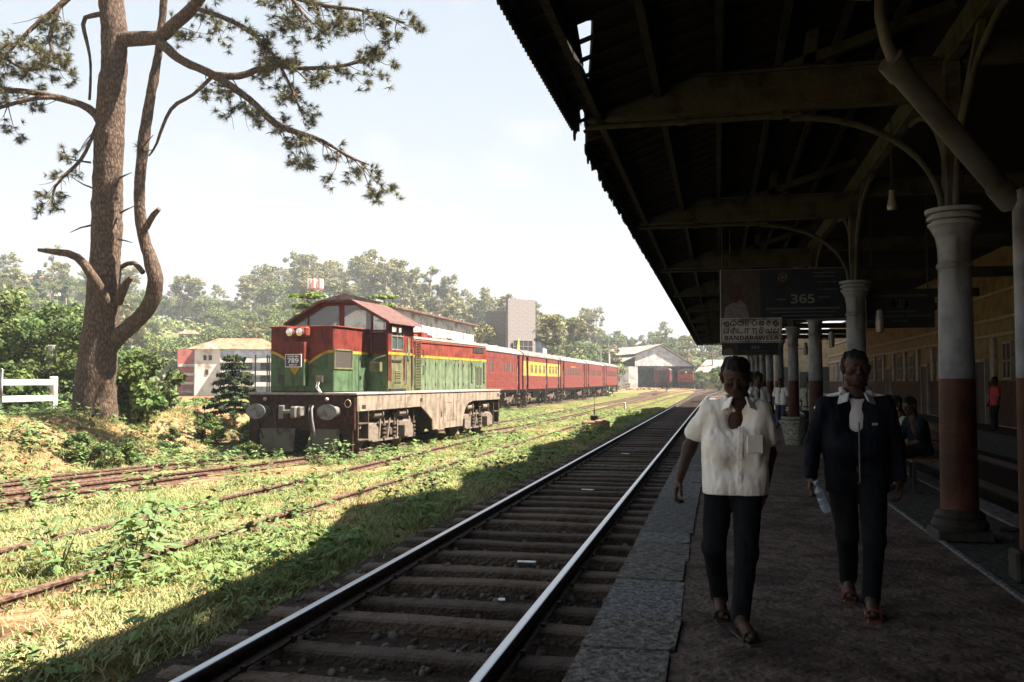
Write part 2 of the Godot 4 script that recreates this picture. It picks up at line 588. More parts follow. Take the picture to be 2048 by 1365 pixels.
func make_main_track() -> void:
	var bed := MB.new()
	bed.box(Vector3(-2.3, -0.11, -90), Vector3(3.2, 0.1, 240))
	bed.prism(PackedVector2Array([Vector2(-4.1, -0.2), Vector2(-3.9, -0.08), Vector2(-3.89, -0.2)]), -210, 30)
	struct("ballast_bed", bed, mat("ballast", Color(0.036, 0.027, 0.022), 0.95, 0.0, "soil", 0.9, "bump", 2.0), "dark earthy ballast between the sleepers of the main line")
	var t := thing("railway_track", "main line track with shiny rails and dark timber sleepers beside the platform edge", "railway track", Vector3(-2.285, 0, 0))
	var steel := mat("rail_rust", Color(0.07, 0.045, 0.032), 0.7, 0.2, "rust", 1.2, "bump", 0.5)
	var shine := mat("rail_head", Color(0.36, 0.39, 0.44), 0.28, 1.0, "", 1.0)
	for sx in [-1.0, 1.0]:
		var rb := MB.new()
		sweep(rb, rail_profile(), [Vector3(sx * 0.865, 0.04, 30), Vector3(sx * 0.865, 0.04, -14), Vector3(sx * 0.865, 0.04, -55), Vector3(sx * 0.865 + 0.05, 0.04, -120), Vector3(sx * 0.865 + 3.0, 0.06, -220)])
		var ro := obj("rail", rb, steel, t)
		var hb := MB.new()
		sweep(hb, PackedVector2Array([Vector2(-0.031, 0.132), Vector2(0.031, 0.132), Vector2(0.031, 0.1415), Vector2(0.02, 0.1445), Vector2(-0.02, 0.1445), Vector2(-0.031, 0.1415)]), [Vector3(sx * 0.865, 0.04, 30), Vector3(sx * 0.865, 0.04, -14), Vector3(sx * 0.865, 0.04, -55), Vector3(sx * 0.865 + 0.05, 0.04, -120), Vector3(sx * 0.865 + 3.0, 0.06, -220)])
		obj("running_surface", hb, shine, ro)
		# spikes and chairs, small pieces joined
		var sp := MB.new()
		for k in 60:
			var z := 1.0 - k * 0.74
			for s2 in [-1.0, 1.0]:
				sp.box(Vector3(sx * 0.865 + s2 * 0.075, 0.06, z), Vector3(0.035, 0.035, 0.04))
		stuff(obj("rail_spikes", sp, steel, t))
	var r := RandomNumberGenerator.new()
	r.seed = 21
	var vars := []
	for k in 7:
		vars.append(sleeper_mesh(r))
	var wood := [mat("sleeper_dark", Color(0.07, 0.052, 0.041), 0.9, 0.0, "grime", 0.9, "bump", 1.5), mat("sleeper_brown", Color(0.105, 0.076, 0.058), 0.9, 0.0, "grime", 0.7, "bump", 1.5), mat("sleeper_grey", Color(0.15, 0.125, 0.108), 0.9, 0.0, "stone", 0.6, "bump", 1.5)]
	var far := MB.new()
	for k in 190:
		var z := 3.3 - k * 0.745 + r.randf_range(-0.07, 0.07)
		if k < 95:
			var o := obj("sleeper", vars[k % 7], wood[[0, 1, 0, 2, 1, 0, 1][r.randi() % 7]], t)
			o.position = Vector3(r.randf_range(-0.08, 0.08), 0.045 + r.randf_range(-0.012, 0.008), z)
			o.rotation.y = r.randf_range(-0.025, 0.025)
		else:
			far.box(Vector3(0, -0.04, z), Vector3(2.6, 0.16, 0.25))
	stuff(obj("far_sleepers", far, wood[0], t))
	# stones and litter between the rails
	var st := MB.new()
	st.ball(Vector3.ZERO, Vector3(0.03, 0.02, 0.025), 3)
	var tr := []
	var cols := []
	for k in 5200:
		var z := 1.0 - pow(r.randf(), 1.4) * 45.0
		var x := r.randf_range(-1.5, 1.45)
		var s := r.randf_range(0.5, 1.9)
		tr.append(Transform3D(Basis.from_euler(Vector3(r.randf() * 6, r.randf() * 6, r.randf() * 6)).scaled(Vector3.ONE * s), Vector3(-2.285 + x, -0.055, z)))
		cols.append(Color(0.05, 0.04, 0.033) * r.randf_range(0.5, 2.2))
	var stm := StandardMaterial3D.new()
	stm.vertex_color_use_as_albedo = true
	stm.roughness = 0.9
	var so := multi("ballast_stones", st.mesh(), stm, tr, cols)
	tag(so, "loose dark stones lying between the sleepers of the main line", "gravel", "", "stuff")
	# scraps of pale litter lying on the sleepers
	var lit := [[0.42, -9.6, 0.2], [0.9, -9.9, 0.09], [0.15, -16.2, 0.22], [0.0, -24.5, 0.2], [0.55, -7.9, 0.06]]
	var names := ["white paper scrap on a sleeper about mid-gauge, the nearest large one", "small white paper scrap beside the near rail of the main line", "white paper strip between the rails, second large one along", "pale paper scrap between the rails, farthest one along", "tiny white scrap between the rails, nearest of all"]
	for k in lit.size():
		var lb := MB.new()
		lb.bbox(Vector3.ZERO, Vector3(lit[k][2], 0.012, 0.07), 0.004)
		var o := obj("paper_scrap", lb, mat("paper", Color(0.75, 0.78, 0.8), 0.8, 0.0, "mottle", 2.0))
		o.position = Vector3(-2.1 + lit[k][0] - 0.3, 0.062, lit[k][1])
		o.rotation.y = r.randf_range(-0.3, 0.3)
		tag(o, names[k], "litter", "paper scraps on the main line")

func make_yard_tracks() -> void:
	var rusty := mat("rail_brown", Color(0.12, 0.08, 0.062), 0.8, 0.1, "rust", 1.0, "bump", 0.6)
	var wood := mat("yard_sleeper", Color(0.2, 0.15, 0.11), 0.95, 0.0, "grime", 0.8, "bump", 1.2)
	var defs := [
		["overgrown siding track nearest the main line, rails half sunk in grass", [Vector3(-6.78, 0, 12), Vector3(-6.78, 0, -40), Vector3(-6.5, 0, -80), Vector3(-5.2, 0.2, -125), Vector3(-1.0, 0.45, -190)], 0.0],
		["siding track under the red and green locomotive, curving towards the lower left", [Vector3(-14.6, 0.02, 2), Vector3(-13.3, 0.02, -6), Vector3(-12.0, 0.02, -13), Vector3(-10.9, 0.02, -18), Vector3(-10.26, 0.02, -21.65), Vector3(-9.25, 0.02, -32.8), Vector3(-8.6, 0.03, -45), Vector3(-8.3, 0.1, -80), Vector3(-7.4, 0.25, -120), Vector3(-4.0, 0.45, -180)], 0.03],
		["siding track under the row of red coaches", [Vector3(-16.5, 0.05, -36), Vector3(-15.2, 0.05, -46), Vector3(-14.7, 0.05, -60), Vector3(-14.6, 0.1, -130), Vector3(-14.2, 0.45, -165)], 0.06],
		["track leading into the open grey shed", [Vector3(-9.0, 0.3, -120), Vector3(-8.6, 0.42, -145), Vector3(-10.6, 0.5, -180), Vector3(-11.5, 0.55, -205)], 0.06]]
	var r := RandomNumberGenerator.new()
	r.seed = 77
	var sm := sleeper_mesh(r, 0.24)
	for d in defs:
		var t := thing("siding_track", d[0], "railway track", Vector3.ZERO, 0.0, "grass-grown tracks of the yard")
		var path: Array = d[1]
		for sx in [-1.0, 1.0]:
			var pts := []
			for j in path.size():
				var dd: Vector3 = (path[min(j + 1, path.size() - 1)] - path[max(j - 1, 0)]).normalized()
				pts.append(path[j] + dd.cross(Vector3.UP).normalized() * 0.865 * sx + Vector3(0, d[2], 0))
			var cv := Curve3D.new()
			for j in pts.size():
				var tan2: Vector3 = (pts[min(j + 1, pts.size() - 1)] - pts[max(j - 1, 0)]) / 6.0
				cv.add_point(pts[j], -tan2, tan2)
			var fine := []
			var ln := cv.get_baked_length()
			var s := 0.0
			while s < ln:
				fine.append(cv.sample_baked(s))
				s += 2.0
			fine.append(cv.sample_baked(ln))
			var rb := MB.new()
			sweep(rb, rail_profile(0.13, 0.065), fine)
			obj("rail", rb, rusty, t)
		var cm := Curve3D.new()
		for j in path.size():
			var tn: Vector3 = (path[min(j + 1, path.size() - 1)] - path[max(j - 1, 0)]) / 6.0
			cm.add_point(path[j], -tn, tn)
		var far := MB.new()
		var sl := 0.5
		var k := 0
		while sl < cm.get_baked_length():
			var p := cm.sample_baked(sl)
			var p2 := cm.sample_baked(sl + 0.3)
			var dir := (p2 - p).normalized()
			var bs := Basis(dir.cross(Vector3.UP).normalized(), Vector3.UP, -dir)
			if p.z > -40.0 and p.z < -3.0 and r.randf() < 0.3:
				var o := obj("sleeper", sm, wood, t)
				o.transform = Transform3D(bs, p + Vector3(0, d[2] - 0.035 + r.randf_range(-0.03, 0.012), 0))
			elif p.z <= -40.0:
				far.box(p + Vector3(0, d[2] - 0.15, 0), Vector3(2.6, 0.14, 0.25), bs)
			sl += 0.8
			k += 1
		if far.v.size():
			stuff(obj("far_sleepers", far, wood, t))
	# spare rails left lying beside the locomotive's track
	var spare := [[Vector3(-12.15, 0.06, -7.5), Vector3(-10.95, 0.06, -15.5), "spare rusty rail lying between the rails in front of the locomotive"], [Vector3(-13.05, 0.06, -9.0), Vector3(-11.35, 0.08, -17.0), "spare rusty rail lying just left of centre in the locomotive's track"], [Vector3(-10.6, 0.07, -9.5), Vector3(-9.75, 0.07, -16.4), "spare rusty rail in the grass right of the locomotive's track"]]
	for sp in spare:
		var o := MeshInstance3D.new()
		var rb := MB.new()
		sweep(rb, rail_profile(0.12, 0.065), [sp[0], sp[1]])
		o = obj("spare_rail", rb, rusty)
		tag(o, sp[2], "rail", "spare rails lying in the yard")

func make_platform() -> void:
	var t := thing("station_platform", "dark tarred platform with a row of grey edging stones beside the main line", "platform", Vector3.ZERO)
	tag(t, "", "", "", "structure")
	var asp := mat("platform_tar", Color(0.115, 0.094, 0.084), 0.92, 0.0, "asphalt", 0.55, "bump", 0.9)
	weather(asp, "stain", Vector3.ONE * 0.13)
	var body := MB.new()
	body.box(Vector3(0.9, 0.13, -35), Vector3(2.28, 0.63, 130))
	obj("surface", body, asp, t)
	var face := MB.new()
	face.box(Vector3(-0.5, 0.06, -35), Vector3(0.51, 0.48, 130))
	obj("edge_wall", face, mat("edge_wall", Color(0.08, 0.075, 0.07), 0.9, 0.0, "stone", 0.8, "bump", 1.5), t)
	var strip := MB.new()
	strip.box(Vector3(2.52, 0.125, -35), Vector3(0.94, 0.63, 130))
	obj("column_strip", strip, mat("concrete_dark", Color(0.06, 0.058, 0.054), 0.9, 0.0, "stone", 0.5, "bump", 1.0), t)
	var kerb := MB.new()
	var r := RandomNumberGenerator.new()
	r.seed = 5
	var st := [mat("edge_stone", Color(0.17, 0.168, 0.17), 0.85, 0.0, "stone", 0.8, "bump", 1.2), mat("edge_stone_warm", Color(0.15, 0.135, 0.125), 0.85, 0.0, "stone", 0.6, "bump", 1.2), mat("edge_stone_dark", Color(0.13, 0.126, 0.126), 0.85, 0.0, "stone", 0.7, "bump", 1.2)]
	var z := 6.0
	var far := MB.new()
	var far2 := MB.new()
	while z > -95.0:
		var l := r.randf_range(0.5, 1.15)
		var w := r.randf_range(0.5, 0.53)
		if z > -42.0:
			var sb := MB.new()
			# slab with worn inner corners
			var rc := r.randf_range(0.015, 0.08)
			sb.prism(PackedVector2Array([Vector2(0, 0.006), Vector2(w - rc, 0.006), Vector2(w, rc), Vector2(w + r.randf_range(-0.02, 0.02), l - rc * 0.5), Vector2(w - rc * 0.6, l - 0.008), Vector2(0.004, l - 0.008)]), 0.0, 0.2, Transform3D(Basis(Vector3(1, 0, 0), Vector3(0, 0, -1), Vector3(0, 1, 0)), Vector3.ZERO))
			var o := obj("edging_stone", sb, st[r.randi() % 3], t)
			o.position = Vector3(-0.775, 0.252 + r.randf_range(0.0, 0.01), z)
			o.rotation.z = r.randf_range(-0.008, 0.008)
		else:
			far.bbox(Vector3(-0.52, 0.355, z - l / 2), Vector3(0.5, 0.2, l - 0.015), 0.01)
		z -= l
	stuff(obj("far_edging_stones", far, st[0], t))
	z = 3.0
	while z > -60.0:
		var l2 := r.randf_range(0.9, 1.3)
		if z > -25:
			var sb2 := MB.new()
			sb2.bbox(Vector3.ZERO, Vector3(0.3, 0.1, l2 - 0.015), 0.012)
			var o2 := obj("back_edging_stone", sb2, st[r.randi() % 3], t)
			o2.position = Vector3(3.13, 0.412, z - l2 / 2)
		z -= l2
	var dr := MB.new()
	dr.bbox(Vector3(2.045, 0.43, -35), Vector3(0.06, 0.06, 130), 0.012)
	obj("kerb_line", dr, st[0], t)
	# filler beneath the stones' inner edge: tar that laps against them
	var lap := MB.new()
	lap.box(Vector3(-0.25, 0.13, -35), Vector3(0.05, 0.62, 130))
	obj("tar_joint", lap, asp, t)

# ---------------------------------------------------------------- canopy and columns
func make_canopy() -> void:
	var t := thing("platform_canopy", "dark timber and iron canopy roof over the platform with a toothed eave", "canopy")
	tag(t, "", "", "", "structure")
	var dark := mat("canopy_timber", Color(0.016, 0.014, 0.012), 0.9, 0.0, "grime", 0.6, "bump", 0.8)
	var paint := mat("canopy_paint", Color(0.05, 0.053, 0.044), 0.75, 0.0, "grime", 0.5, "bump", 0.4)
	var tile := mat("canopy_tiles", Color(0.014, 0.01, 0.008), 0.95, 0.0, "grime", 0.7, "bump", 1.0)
	var zn := 30.0
	var zf := -71.0
	var roof := MB.new()
	# sloping roof from the eave up to the ridge, then over the second track to the station wall; open slot near the first frame
	var outline := PackedVector2Array()
	for q in [[2.3, zn], [2.3, zf], [-1.42, zf], [-1.42, -10.42], [-1.4, -10.0], [-1.33, -9.52], [-1.2, -8.85], [-1.1, -8.25], [-1.0, -7.62], [-0.96, -7.34], [-1.08, -7.25], [-1.1, -7.5], [-1.155, -8.15], [-1.255, -8.8], [-1.37, -9.4], [-1.42, -9.86], [-1.42, zn]]:
		outline.append(Vector2(q[0] + 1.42, -q[1]))
	var up := Vector3(-0.344, 1.0, 0).normalized()
	roof.prism(outline, 0.0, 0.05, Transform3D(Basis(Vector3(1, 0.344, 0), Vector3(0, 0, -1), up), Vector3(-1.42, 4.72, 0)))
	roof.prism(PackedVector2Array([Vector2(2.3, 6.0), Vector2(9.4, 6.5), Vector2(9.4, 6.56), Vector2(2.3, 6.06)]), zf, zn)
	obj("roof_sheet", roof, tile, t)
	# purlins and cross battens under the roof
	for k in 6:
		var pb := MB.new()
		var x := -1.2 + k * 0.62
		var y := 4.72 + (x + 1.42) * 0.344
		pb.box(Vector3(x, y - 0.05, -20.5), Vector3(0.07, 0.1, 100))
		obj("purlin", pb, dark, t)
	var bt := MB.new()
	for k in 170:
		var z := -4.0 - k * 0.4
		bt.box(Vector3(0.45, 5.34, z), Vector3(3.95, 0.025, 0.05), Basis(Vector3(0, 0, 1), 0.331))
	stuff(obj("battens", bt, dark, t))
	# fascia boards along the eave with pointed lower ends and a zigzag head, and a valance of teeth
	var prof := [[30, 4.74], [-4, 4.74], [-7.5, 4.76], [-9.84, 4.9]]
	var prof2 := [[-10.42, 5.0], [-11, 5.15], [-14.3, 6.5], [-16.1, 5.3], [-16.5, 4.78], [-19.3, 6.0], [-22.4, 4.8], [-27.6, 6.3], [-30.0, 5.2], [-30.6, 4.9], [-36.0, 6.5], [-40.2, 4.7], [-49.4, 6.0], [-56, 4.8], [-64, 5.8], [-71, 4.8]]
	for pr in [prof, prof2]:
		var poly := PackedVector2Array()
		for q in pr:
			poly.append(Vector2(q[0], q[1]))
		poly.append(Vector2(pr[-1][0], 4.66))
		poly.append(Vector2(pr[0][0], 4.66))
		var fb := MB.new()
		fb.prism(poly, -0.012, 0.012, Transform3D(Basis(Vector3(0, 0, 1), Vector3(0, 1, 0), Vector3(-1, 0, 0)), Vector3(-1.45, 0, 0)))
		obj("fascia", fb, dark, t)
	var r := RandomNumberGenerator.new()
	r.seed = 9
	var vb := MB.new()
	var z := 12.0
	while z > -71.0:
		if z > -9.78 or z < -10.45:
			var low := 4.585
			if z < -9.5:
				low += r.randf_range(-0.07, 0.05) * sstep(-30.0, -10.0, z)
			vb.prism(PackedVector2Array([Vector2(0.0, 4.7), Vector2(0.0, low + 0.04), Vector2(0.045, low), Vector2(0.09, low + 0.04), Vector2(0.09, 4.7)]), -0.01, 0.01, Transform3D(Basis(Vector3(0, 0, -1), Vector3(0, 1, 0), Vector3(1, 0, 0)), Vector3(-1.475, 0, z)))
		z -= 0.095
	stuff(obj("valance_teeth", vb, dark, t))
	# frames: deep tie beams with a rod under each
	var cz := []
	for k in 13:
		cz.append(10.2 - k * 6.63)
	for k in cz.size():
		var zz: float = cz[k]
		var bb := MB.new()
		bb.bbox(Vector3(0.47, 4.91, zz), Vector3(3.6, 0.4, 0.14), 0.015)
		bb.bbox(Vector3(0.47, 5.12, zz), Vector3(3.6, 0.03, 0.2), 0.008)
		var bo := obj("tie_beam", bb, paint, t)
		var rod := MB.new()
		rod.cyl(Vector3(-1.35, 4.66, zz), Vector3(0.85, 4.66, zz), 0.032, -1, 10)
		for xx in [-0.35, 0.62]:
			rod.box(Vector3(xx, 4.68, zz), Vector3(0.09, 0.1, 0.09))
		obj("tie_rod", rod, paint, bo)
		var st := MB.new()
		st.box(Vector3(0.95, 5.35, zz), Vector3(0.12, 0.5, 0.1), Basis(Vector3(0, 0, 1), -0.12))
		st.box(Vector3(1.5, 5.4, zz), Vector3(1.7, 0.1, 0.1), Basis(Vector3(0, 0, 1), 0.32))
		obj("roof_strut", st, paint, bo)
		var cross := MB.new()
		cross.bbox(Vector3(5.8, 5.2, zz), Vector3(6.9, 0.3, 0.16), 0.015)
		obj("cross_beam", cross, paint, t)
	for x in [2.26, -1.3]:
		var lb := MB.new()
		lb.bbox(Vector3(x, 5.2 if x > 0 else 4.86, -20.5), Vector3(0.14, 0.26 if x > 0 else 0.12, 101), 0.015)
		obj("edge_beam", lb, paint, t)
	# near roof truss with boarded gable
	var tb := MB.new()
	tb.box(Vector3(0.75, 5.05, -6.4), Vector3(3.4, 0.16, 0.12), Basis(Vector3(0, 0, 1), -0.2))
	tb.box(Vector3(1.0, 4.78, -6.42), Vector3(0.13, 0.55, 0.1), Basis(Vector3(0, 0, 1), -0.15))
	obj("truss_rafter", tb, paint, t)
	for k in 7:
		var gb := MB.new()
		gb.box(Vector3(0.75, 5.2 + k * 0.12, -6.6), Vector3(3.4, 0.112, 0.02), Basis(Vector3(0, 0, 1), -0.1))
		obj("gable_board", gb, tile, t)
	# columns
	var white := mat("column_white", Color(0.24, 0.26, 0.29), 0.6, 0.0, "mottle", 0.5, "bump", 0.25)
	var brown := mat("column_brown", Color(0.085, 0.034, 0.018), 0.55, 0.0, "mottle", 0.6, "bump", 0.25)
	var black := mat("column_base", Color(0.035, 0.033, 0.03), 0.7, 0.0, "grime", 0.8, "bump", 0.5)
	var ordn := ["nearest the camera, thick and close on the right", "second from the camera, behind the man in the dark jacket", "third along the platform", "fourth along the platform, by the concrete planters", "fifth along the platform", "sixth along the platform", "seventh along the platform", "eighth along the platform", "ninth along the platform", "farthest along the platform"]
	var proto: Node3D = null
	for k in range(3, 13):
		var zz: float = cz[k]
		var label: String = "white and brown iron column, " + ordn[k - 3]
		if proto == null:
			proto = thing("iron_column", label, "column", Vector3(2.26, 0.44, zz), 0.0, "iron columns along the platform")
			tag(proto, "", "", "", "thing")
			var b1 := MB.new()
			b1.bbox(Vector3(0, 0.05, 0), Vector3(0.5, 0.1, 0.5), 0.015)
			b1.lathe(Vector3.ZERO, [[0.25, 0.1], [0.26, 0.14], [0.24, 0.18], [0.225, 0.2], [0.23, 0.23], [0.2, 0.27], [0.172, 0.29]], 24)
			obj("base", b1, black, proto)
			var lo := MB.new()
			lo.lathe(Vector3.ZERO, [[0.17, 0.28], [0.166, 1.0], [0.163, 1.54]], 28)
			obj("lower_shaft", lo, brown, proto)
			var hi := MB.new()
			hi.lathe(Vector3.ZERO, [[0.163, 1.54], [0.148, 2.66]], 28)
			hi.lathe(Vector3.ZERO, [[0.15, 2.6], [0.165, 2.62], [0.165, 2.65], [0.15, 2.67]], 28)
			weather(white, "grime", Vector3(0.9, 0.2, 0.9))
			weather(brown, "grime", Vector3(0.9, 0.2, 0.9))
			obj("upper_shaft", hi, white, proto)
			var cp := MB.new()
			cp.lathe(Vector3.ZERO, [[0.148, 2.66], [0.15, 2.72], [0.152, 2.8], [0.17, 2.92], [0.21, 3.0], [0.235, 3.03], [0.235, 3.05], [0.2, 3.06], [0.2, 3.075], [0.24, 3.085], [0.245, 3.115], [0.21, 3.125], [0.21, 3.14], [0.255, 3.15], [0.26, 3.19], [0.1, 3.2]], 28)
			obj("capital", cp, white, proto)
			var po := MB.new()
			po.bbox(Vector3(0, 3.9, 0), Vector3(0.17, 1.5, 0.17), 0.015)
			obj("upper_post", po, paint, proto)
			for dirn in 3:
				var ar := []
				for q in 15:
					var an := PI / 2 * q / 14.0
					var hx := 1.42 * (1.0 - cos(an))
					var hy := 1.0 * sin(an)
					var off := 0.1 + hx
					ar.append([Vector3(-off, 3.19 + hy, 0), Vector3(0, 3.19 + hy * 1.35, -off * 1.25), Vector3(0, 3.19 + hy * 1.35, off * 1.25)][dirn])
				var am := MB.new()
				am.tube(ar, [0.035], 8)
				obj("bracket", am, paint, proto)
				if dirn > 0:
					var bm := MB.new()
					var s := -1.0 if dirn == 1 else 1.0
					bm.box(Vector3(0, 4.3, s * 0.75), Vector3(0.06, 0.08, 1.5), Basis(Vector3(1, 0, 0), -s * 0.75))
					obj("brace", bm, paint, proto)
		else:
			dup(proto, "iron_column", label, Vector3(2.26, 0.44, zz))
	# rainwater pipe: slanting from the roof valley to a vertical drop
	var dp := thing("rainwater_pipe", "fat rainwater pipe slanting down from the roof into an upright pipe at the right edge", "pipe", Vector3(2.2, 0.44, -7.65))
	tag(dp, "", "", "", "thing")
	var a := MB.new()
	a.tube([Vector3(-0.93, 3.83, 0.55), Vector3(0.0, 2.95, -0.13)], [0.085], 16)
	a.tube([Vector3(-1.02, 5.2, 0.66), Vector3(-1.02, 4.15, 0.62), Vector3(-0.98, 3.97, 0.6), Vector3(-0.9, 3.8, 0.53)], [0.045], 12)
	a.cyl(Vector3(-0.955, 3.855, 0.57), Vector3(-0.86, 3.765, 0.5), 0.1, -1, 16)
	a.cyl(Vector3(-0.08, 3.03, -0.08), Vector3(0.05, 2.9, -0.16), 0.1, -1, 16)
	obj("slanting_pipe", a, mat("pipe_grey", Color(0.08, 0.08, 0.076), 0.5, 0.0, "grime", 0.6), dp)
	var v1 := MB.new()
	v1.tube([Vector3(0.05, 2.98, -0.1), Vector3(0.09, 2.9, -0.1), Vector3(0.09, 1.54, -0.1)], [0.062], 14)
	obj("upper_pipe", v1, white, dp)
	var v2 := MB.new()
	v2.cyl(Vector3(0.09, 1.54, -0.1), Vector3(0.09, 0.1, -0.1), 0.063, -1, 14)
	obj("lower_pipe", v2, brown, dp)
	var v3 := MB.new()
	v3.bbox(Vector3(0.09, 0.12, -0.1), Vector3(0.24, 0.24, 0.24), 0.02)
	obj("foot", v3, black, dp)

# ---------------------------------------------------------------- station building across the second track
func make_station() -> void:
	var cream := mat("wall_cream", Color(0.25, 0.19, 0.105), 0.85, 0.0, "mottle", 0.25)
	var brown := mat("wall_brown", Color(0.06, 0.032, 0.02), 0.8, 0.0, "mottle", 0.3)
	var white := mat("pilaster_white", Color(0.36, 0.33, 0.28), 0.8, 0.0, "mottle", 0.4)
	var dark := mat("door_dark", Color(0.012, 0.013, 0.012), 0.6, 0.0, "grime", 0.6)
	var conc: Material = mats["concrete_dark"]
	# second track bed and far platform
	var bed := MB.new()
	bed.box(Vector3(5.6, -0.19, -25), Vector3(4.4, 0.1, 130))
	struct("second_track_bed", bed, mats["ballast"], "dark bed of the second track between the platforms")
	var t2 := thing("second_railway_track", "second track in the shade between the platform and the station building", "railway track")
	for x in [5.1, 6.84]:
		var rb := MB.new()
		sweep(rb, rail_profile(), [Vector3(x, -0.15, 30), Vector3(x, -0.15, -120)])
		var ro := obj("rail", rb, mats["rail_rust"], t2)
		var hb := MB.new()
		sweep(hb, PackedVector2Array([Vector2(-0.031, 0.132), Vector2(0.031, 0.132), Vector2(0.031, 0.1445), Vector2(-0.031, 0.1445)]), [Vector3(x, -0.15, 30), Vector3(x, -0.15, -120)])
		obj("running_surface", hb, mats["rail_head"], ro)
	var r := RandomNumberGenerator.new()
	r.seed = 3
	var sm := sleeper_mesh(r)
	var far := MB.new()
	for k in 110:
		var z := -6.0 - k * 0.76
		if k < 45:
			var o := obj("sleeper", sm, mats["sleeper_dark"], t2)
			o.position = Vector3(5.97 + r.randf_range(-0.06, 0.06), -0.155, z)
		else:
			far.box(Vector3(5.97, -0.24, z), Vector3(2.6, 0.16, 0.25))
	stuff(obj("far_sleepers", far, mats["sleeper_dark"], t2))
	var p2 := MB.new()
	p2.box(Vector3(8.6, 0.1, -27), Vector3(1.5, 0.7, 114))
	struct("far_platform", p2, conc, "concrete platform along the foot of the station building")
	var st := thing("station_building", "long cream station building with brown dado and pale pilasters behind the second track", "building")
	tag(st, "", "", "", "thing")
	var w := MB.new()
	w.box(Vector3(9.6, 4.25, -27), Vector3(0.4, 4.54, 114))
	obj("wall", w, cream, st)
	var dd := MB.new()
	dd.box(Vector3(9.585, 1.215, -27), Vector3(0.43, 1.53, 114))
	obj("dado", dd, brown, st)
	for yy in [3.55, 4.1, 5.0]:
		var mo := MB.new()
		mo.bbox(Vector3(9.36, yy, -27), Vector3(0.12, 0.12, 113.9), 0.03)
		obj("moulding", mo, white, st)
	for k in 34:
		var z := 24.0 - k * 3.1
		if z > -82:
			var pb := MB.new()
			pb.bbox(Vector3(9.33, 2.72, z), Vector3(0.14, 1.5, 0.4), 0.02)
			obj("pilaster", pb, white, st)
			var db := MB.new()
			if k % 3 == 1:
				db.box(Vector3(9.35, 1.55, z - 1.5), Vector3(0.1, 2.2, 1.2))
				var d_o := obj("door", db, dark, st)
				var fr := MB.new()
				for s in [-1, 1]:
					fr.box(Vector3(9.33, 1.55, z - 1.5 + s * 0.65), Vector3(0.16, 2.25, 0.1))
				fr.box(Vector3(9.33, 2.71, z - 1.5), Vector3(0.16, 0.1, 1.4))
				obj("frame", fr, white, d_o)
			else:
				db.box(Vector3(9.36, 2.65, z - 1.5), Vector3(0.09, 1.15, 0.9))
				var wo := obj("window", db, dark, st)
				var fr2 := MB.new()
				for s in [-1, 0, 1]:
					fr2.box(Vector3(9.34, 2.65, z - 1.5 + s * 0.45), Vector3(0.12, 1.2, 0.06))
				for yy in [2.06, 2.65, 3.24]:
					fr2.box(Vector3(9.345, yy, z - 1.5), Vector3(0.1, 0.06, 0.9))
				obj("frame", fr2, white, wo)
	var ob := thing("goods_office", "shaded cream goods office closing the far end of the covered platforms", "building", Vector3(5.9, 0.2, -88.0))
	var og := MB.new()
	og.box(Vector3(0, 2.9, -2), Vector3(9.0, 6.2, 4))
	obj("wall", og, cream, ob)
	for k in 5:
		var ow := MB.new()
		ow.box(Vector3(-3.6 + k * 1.8, 1.9, 0.01), Vector3(0.9, 1.5 if k % 2 else 2.4, 0.08))
		obj("window" if k % 2 else "door", ow, dark, ob)
	# end of the covered area behind the camera
	var endw := MB.new()
	endw.box(Vector3(4.2, 3.0, 30.2), Vector3(11.2, 7.2, 0.4))
	obj("end_wall", endw, cream, st)
	# tea kiosk front on the far platform
	var kk := thing("tea_kiosk", "small tea kiosk with lit shelves in the station wall at the right edge", "kiosk", Vector3(9.1, 0.45, -16.9))
	var kb := MB.new()
	kb.box(Vector3(0, 0.5, 0), Vector3(0.5, 1.0, 3.0))
	obj("counter", kb, mat("kiosk_green", Color(0.04, 0.07, 0.05), 0.6, 0.0, "grime", 0.6), kk)
	var sh := MB.new()
	for yy in [1.35, 1.75, 2.2]:
		sh.box(Vector3(0.08, yy, 0), Vector3(0.3, 0.03, 2.8))
	for s in [-1, 1]:
		sh.box(Vector3(0.02, 1.7, s * 1.45), Vector3(0.36, 1.4, 0.06))
	obj("shelf_frame", sh, mat("kiosk_wood", Color(0.12, 0.07, 0.04), 0.7, 0.0, "grime", 0.6), kk)
	var ps := MB.new()
	ps.box(Vector3(-0.1, 1.9, -0.4), Vector3(0.03, 0.26, 0.42))
	obj("white_panel", ps, mat("kiosk_white", Color(0.8, 0.8, 0.75), 0.5, 0.0, ""), kk)
	var ps2 := MB.new()
	ps2.box(Vector3(-0.1, 1.6, -0.3), Vector3(0.03, 0.26, 0.32))
	obj("orange_panel", ps2, mat("kiosk_orange", Color(0.75, 0.18, 0.03), 0.5, 0.0, ""), kk)
	for k in 8:
		var bo := MB.new()
		bo.lathe(Vector3(-0.15, 1.0, -1.2 + k * 0.33), [[0.05, 0], [0.055, 0.02], [0.055, 0.16], [0.02, 0.22], [0.018, 0.27], [0.0, 0.275]], 10)
		obj("bottle", bo, mat("bottle_green", Color(0.05, 0.2, 0.12), 0.15, 0.0, ""), kk)

# ---------------------------------------------------------------- locomotive
const SIDE := Basis(Vector3(0, 0, -1), Vector3(0, 1, 0), Vector3(1, 0, 0))   # x runs back along the vehicle, z out to its right

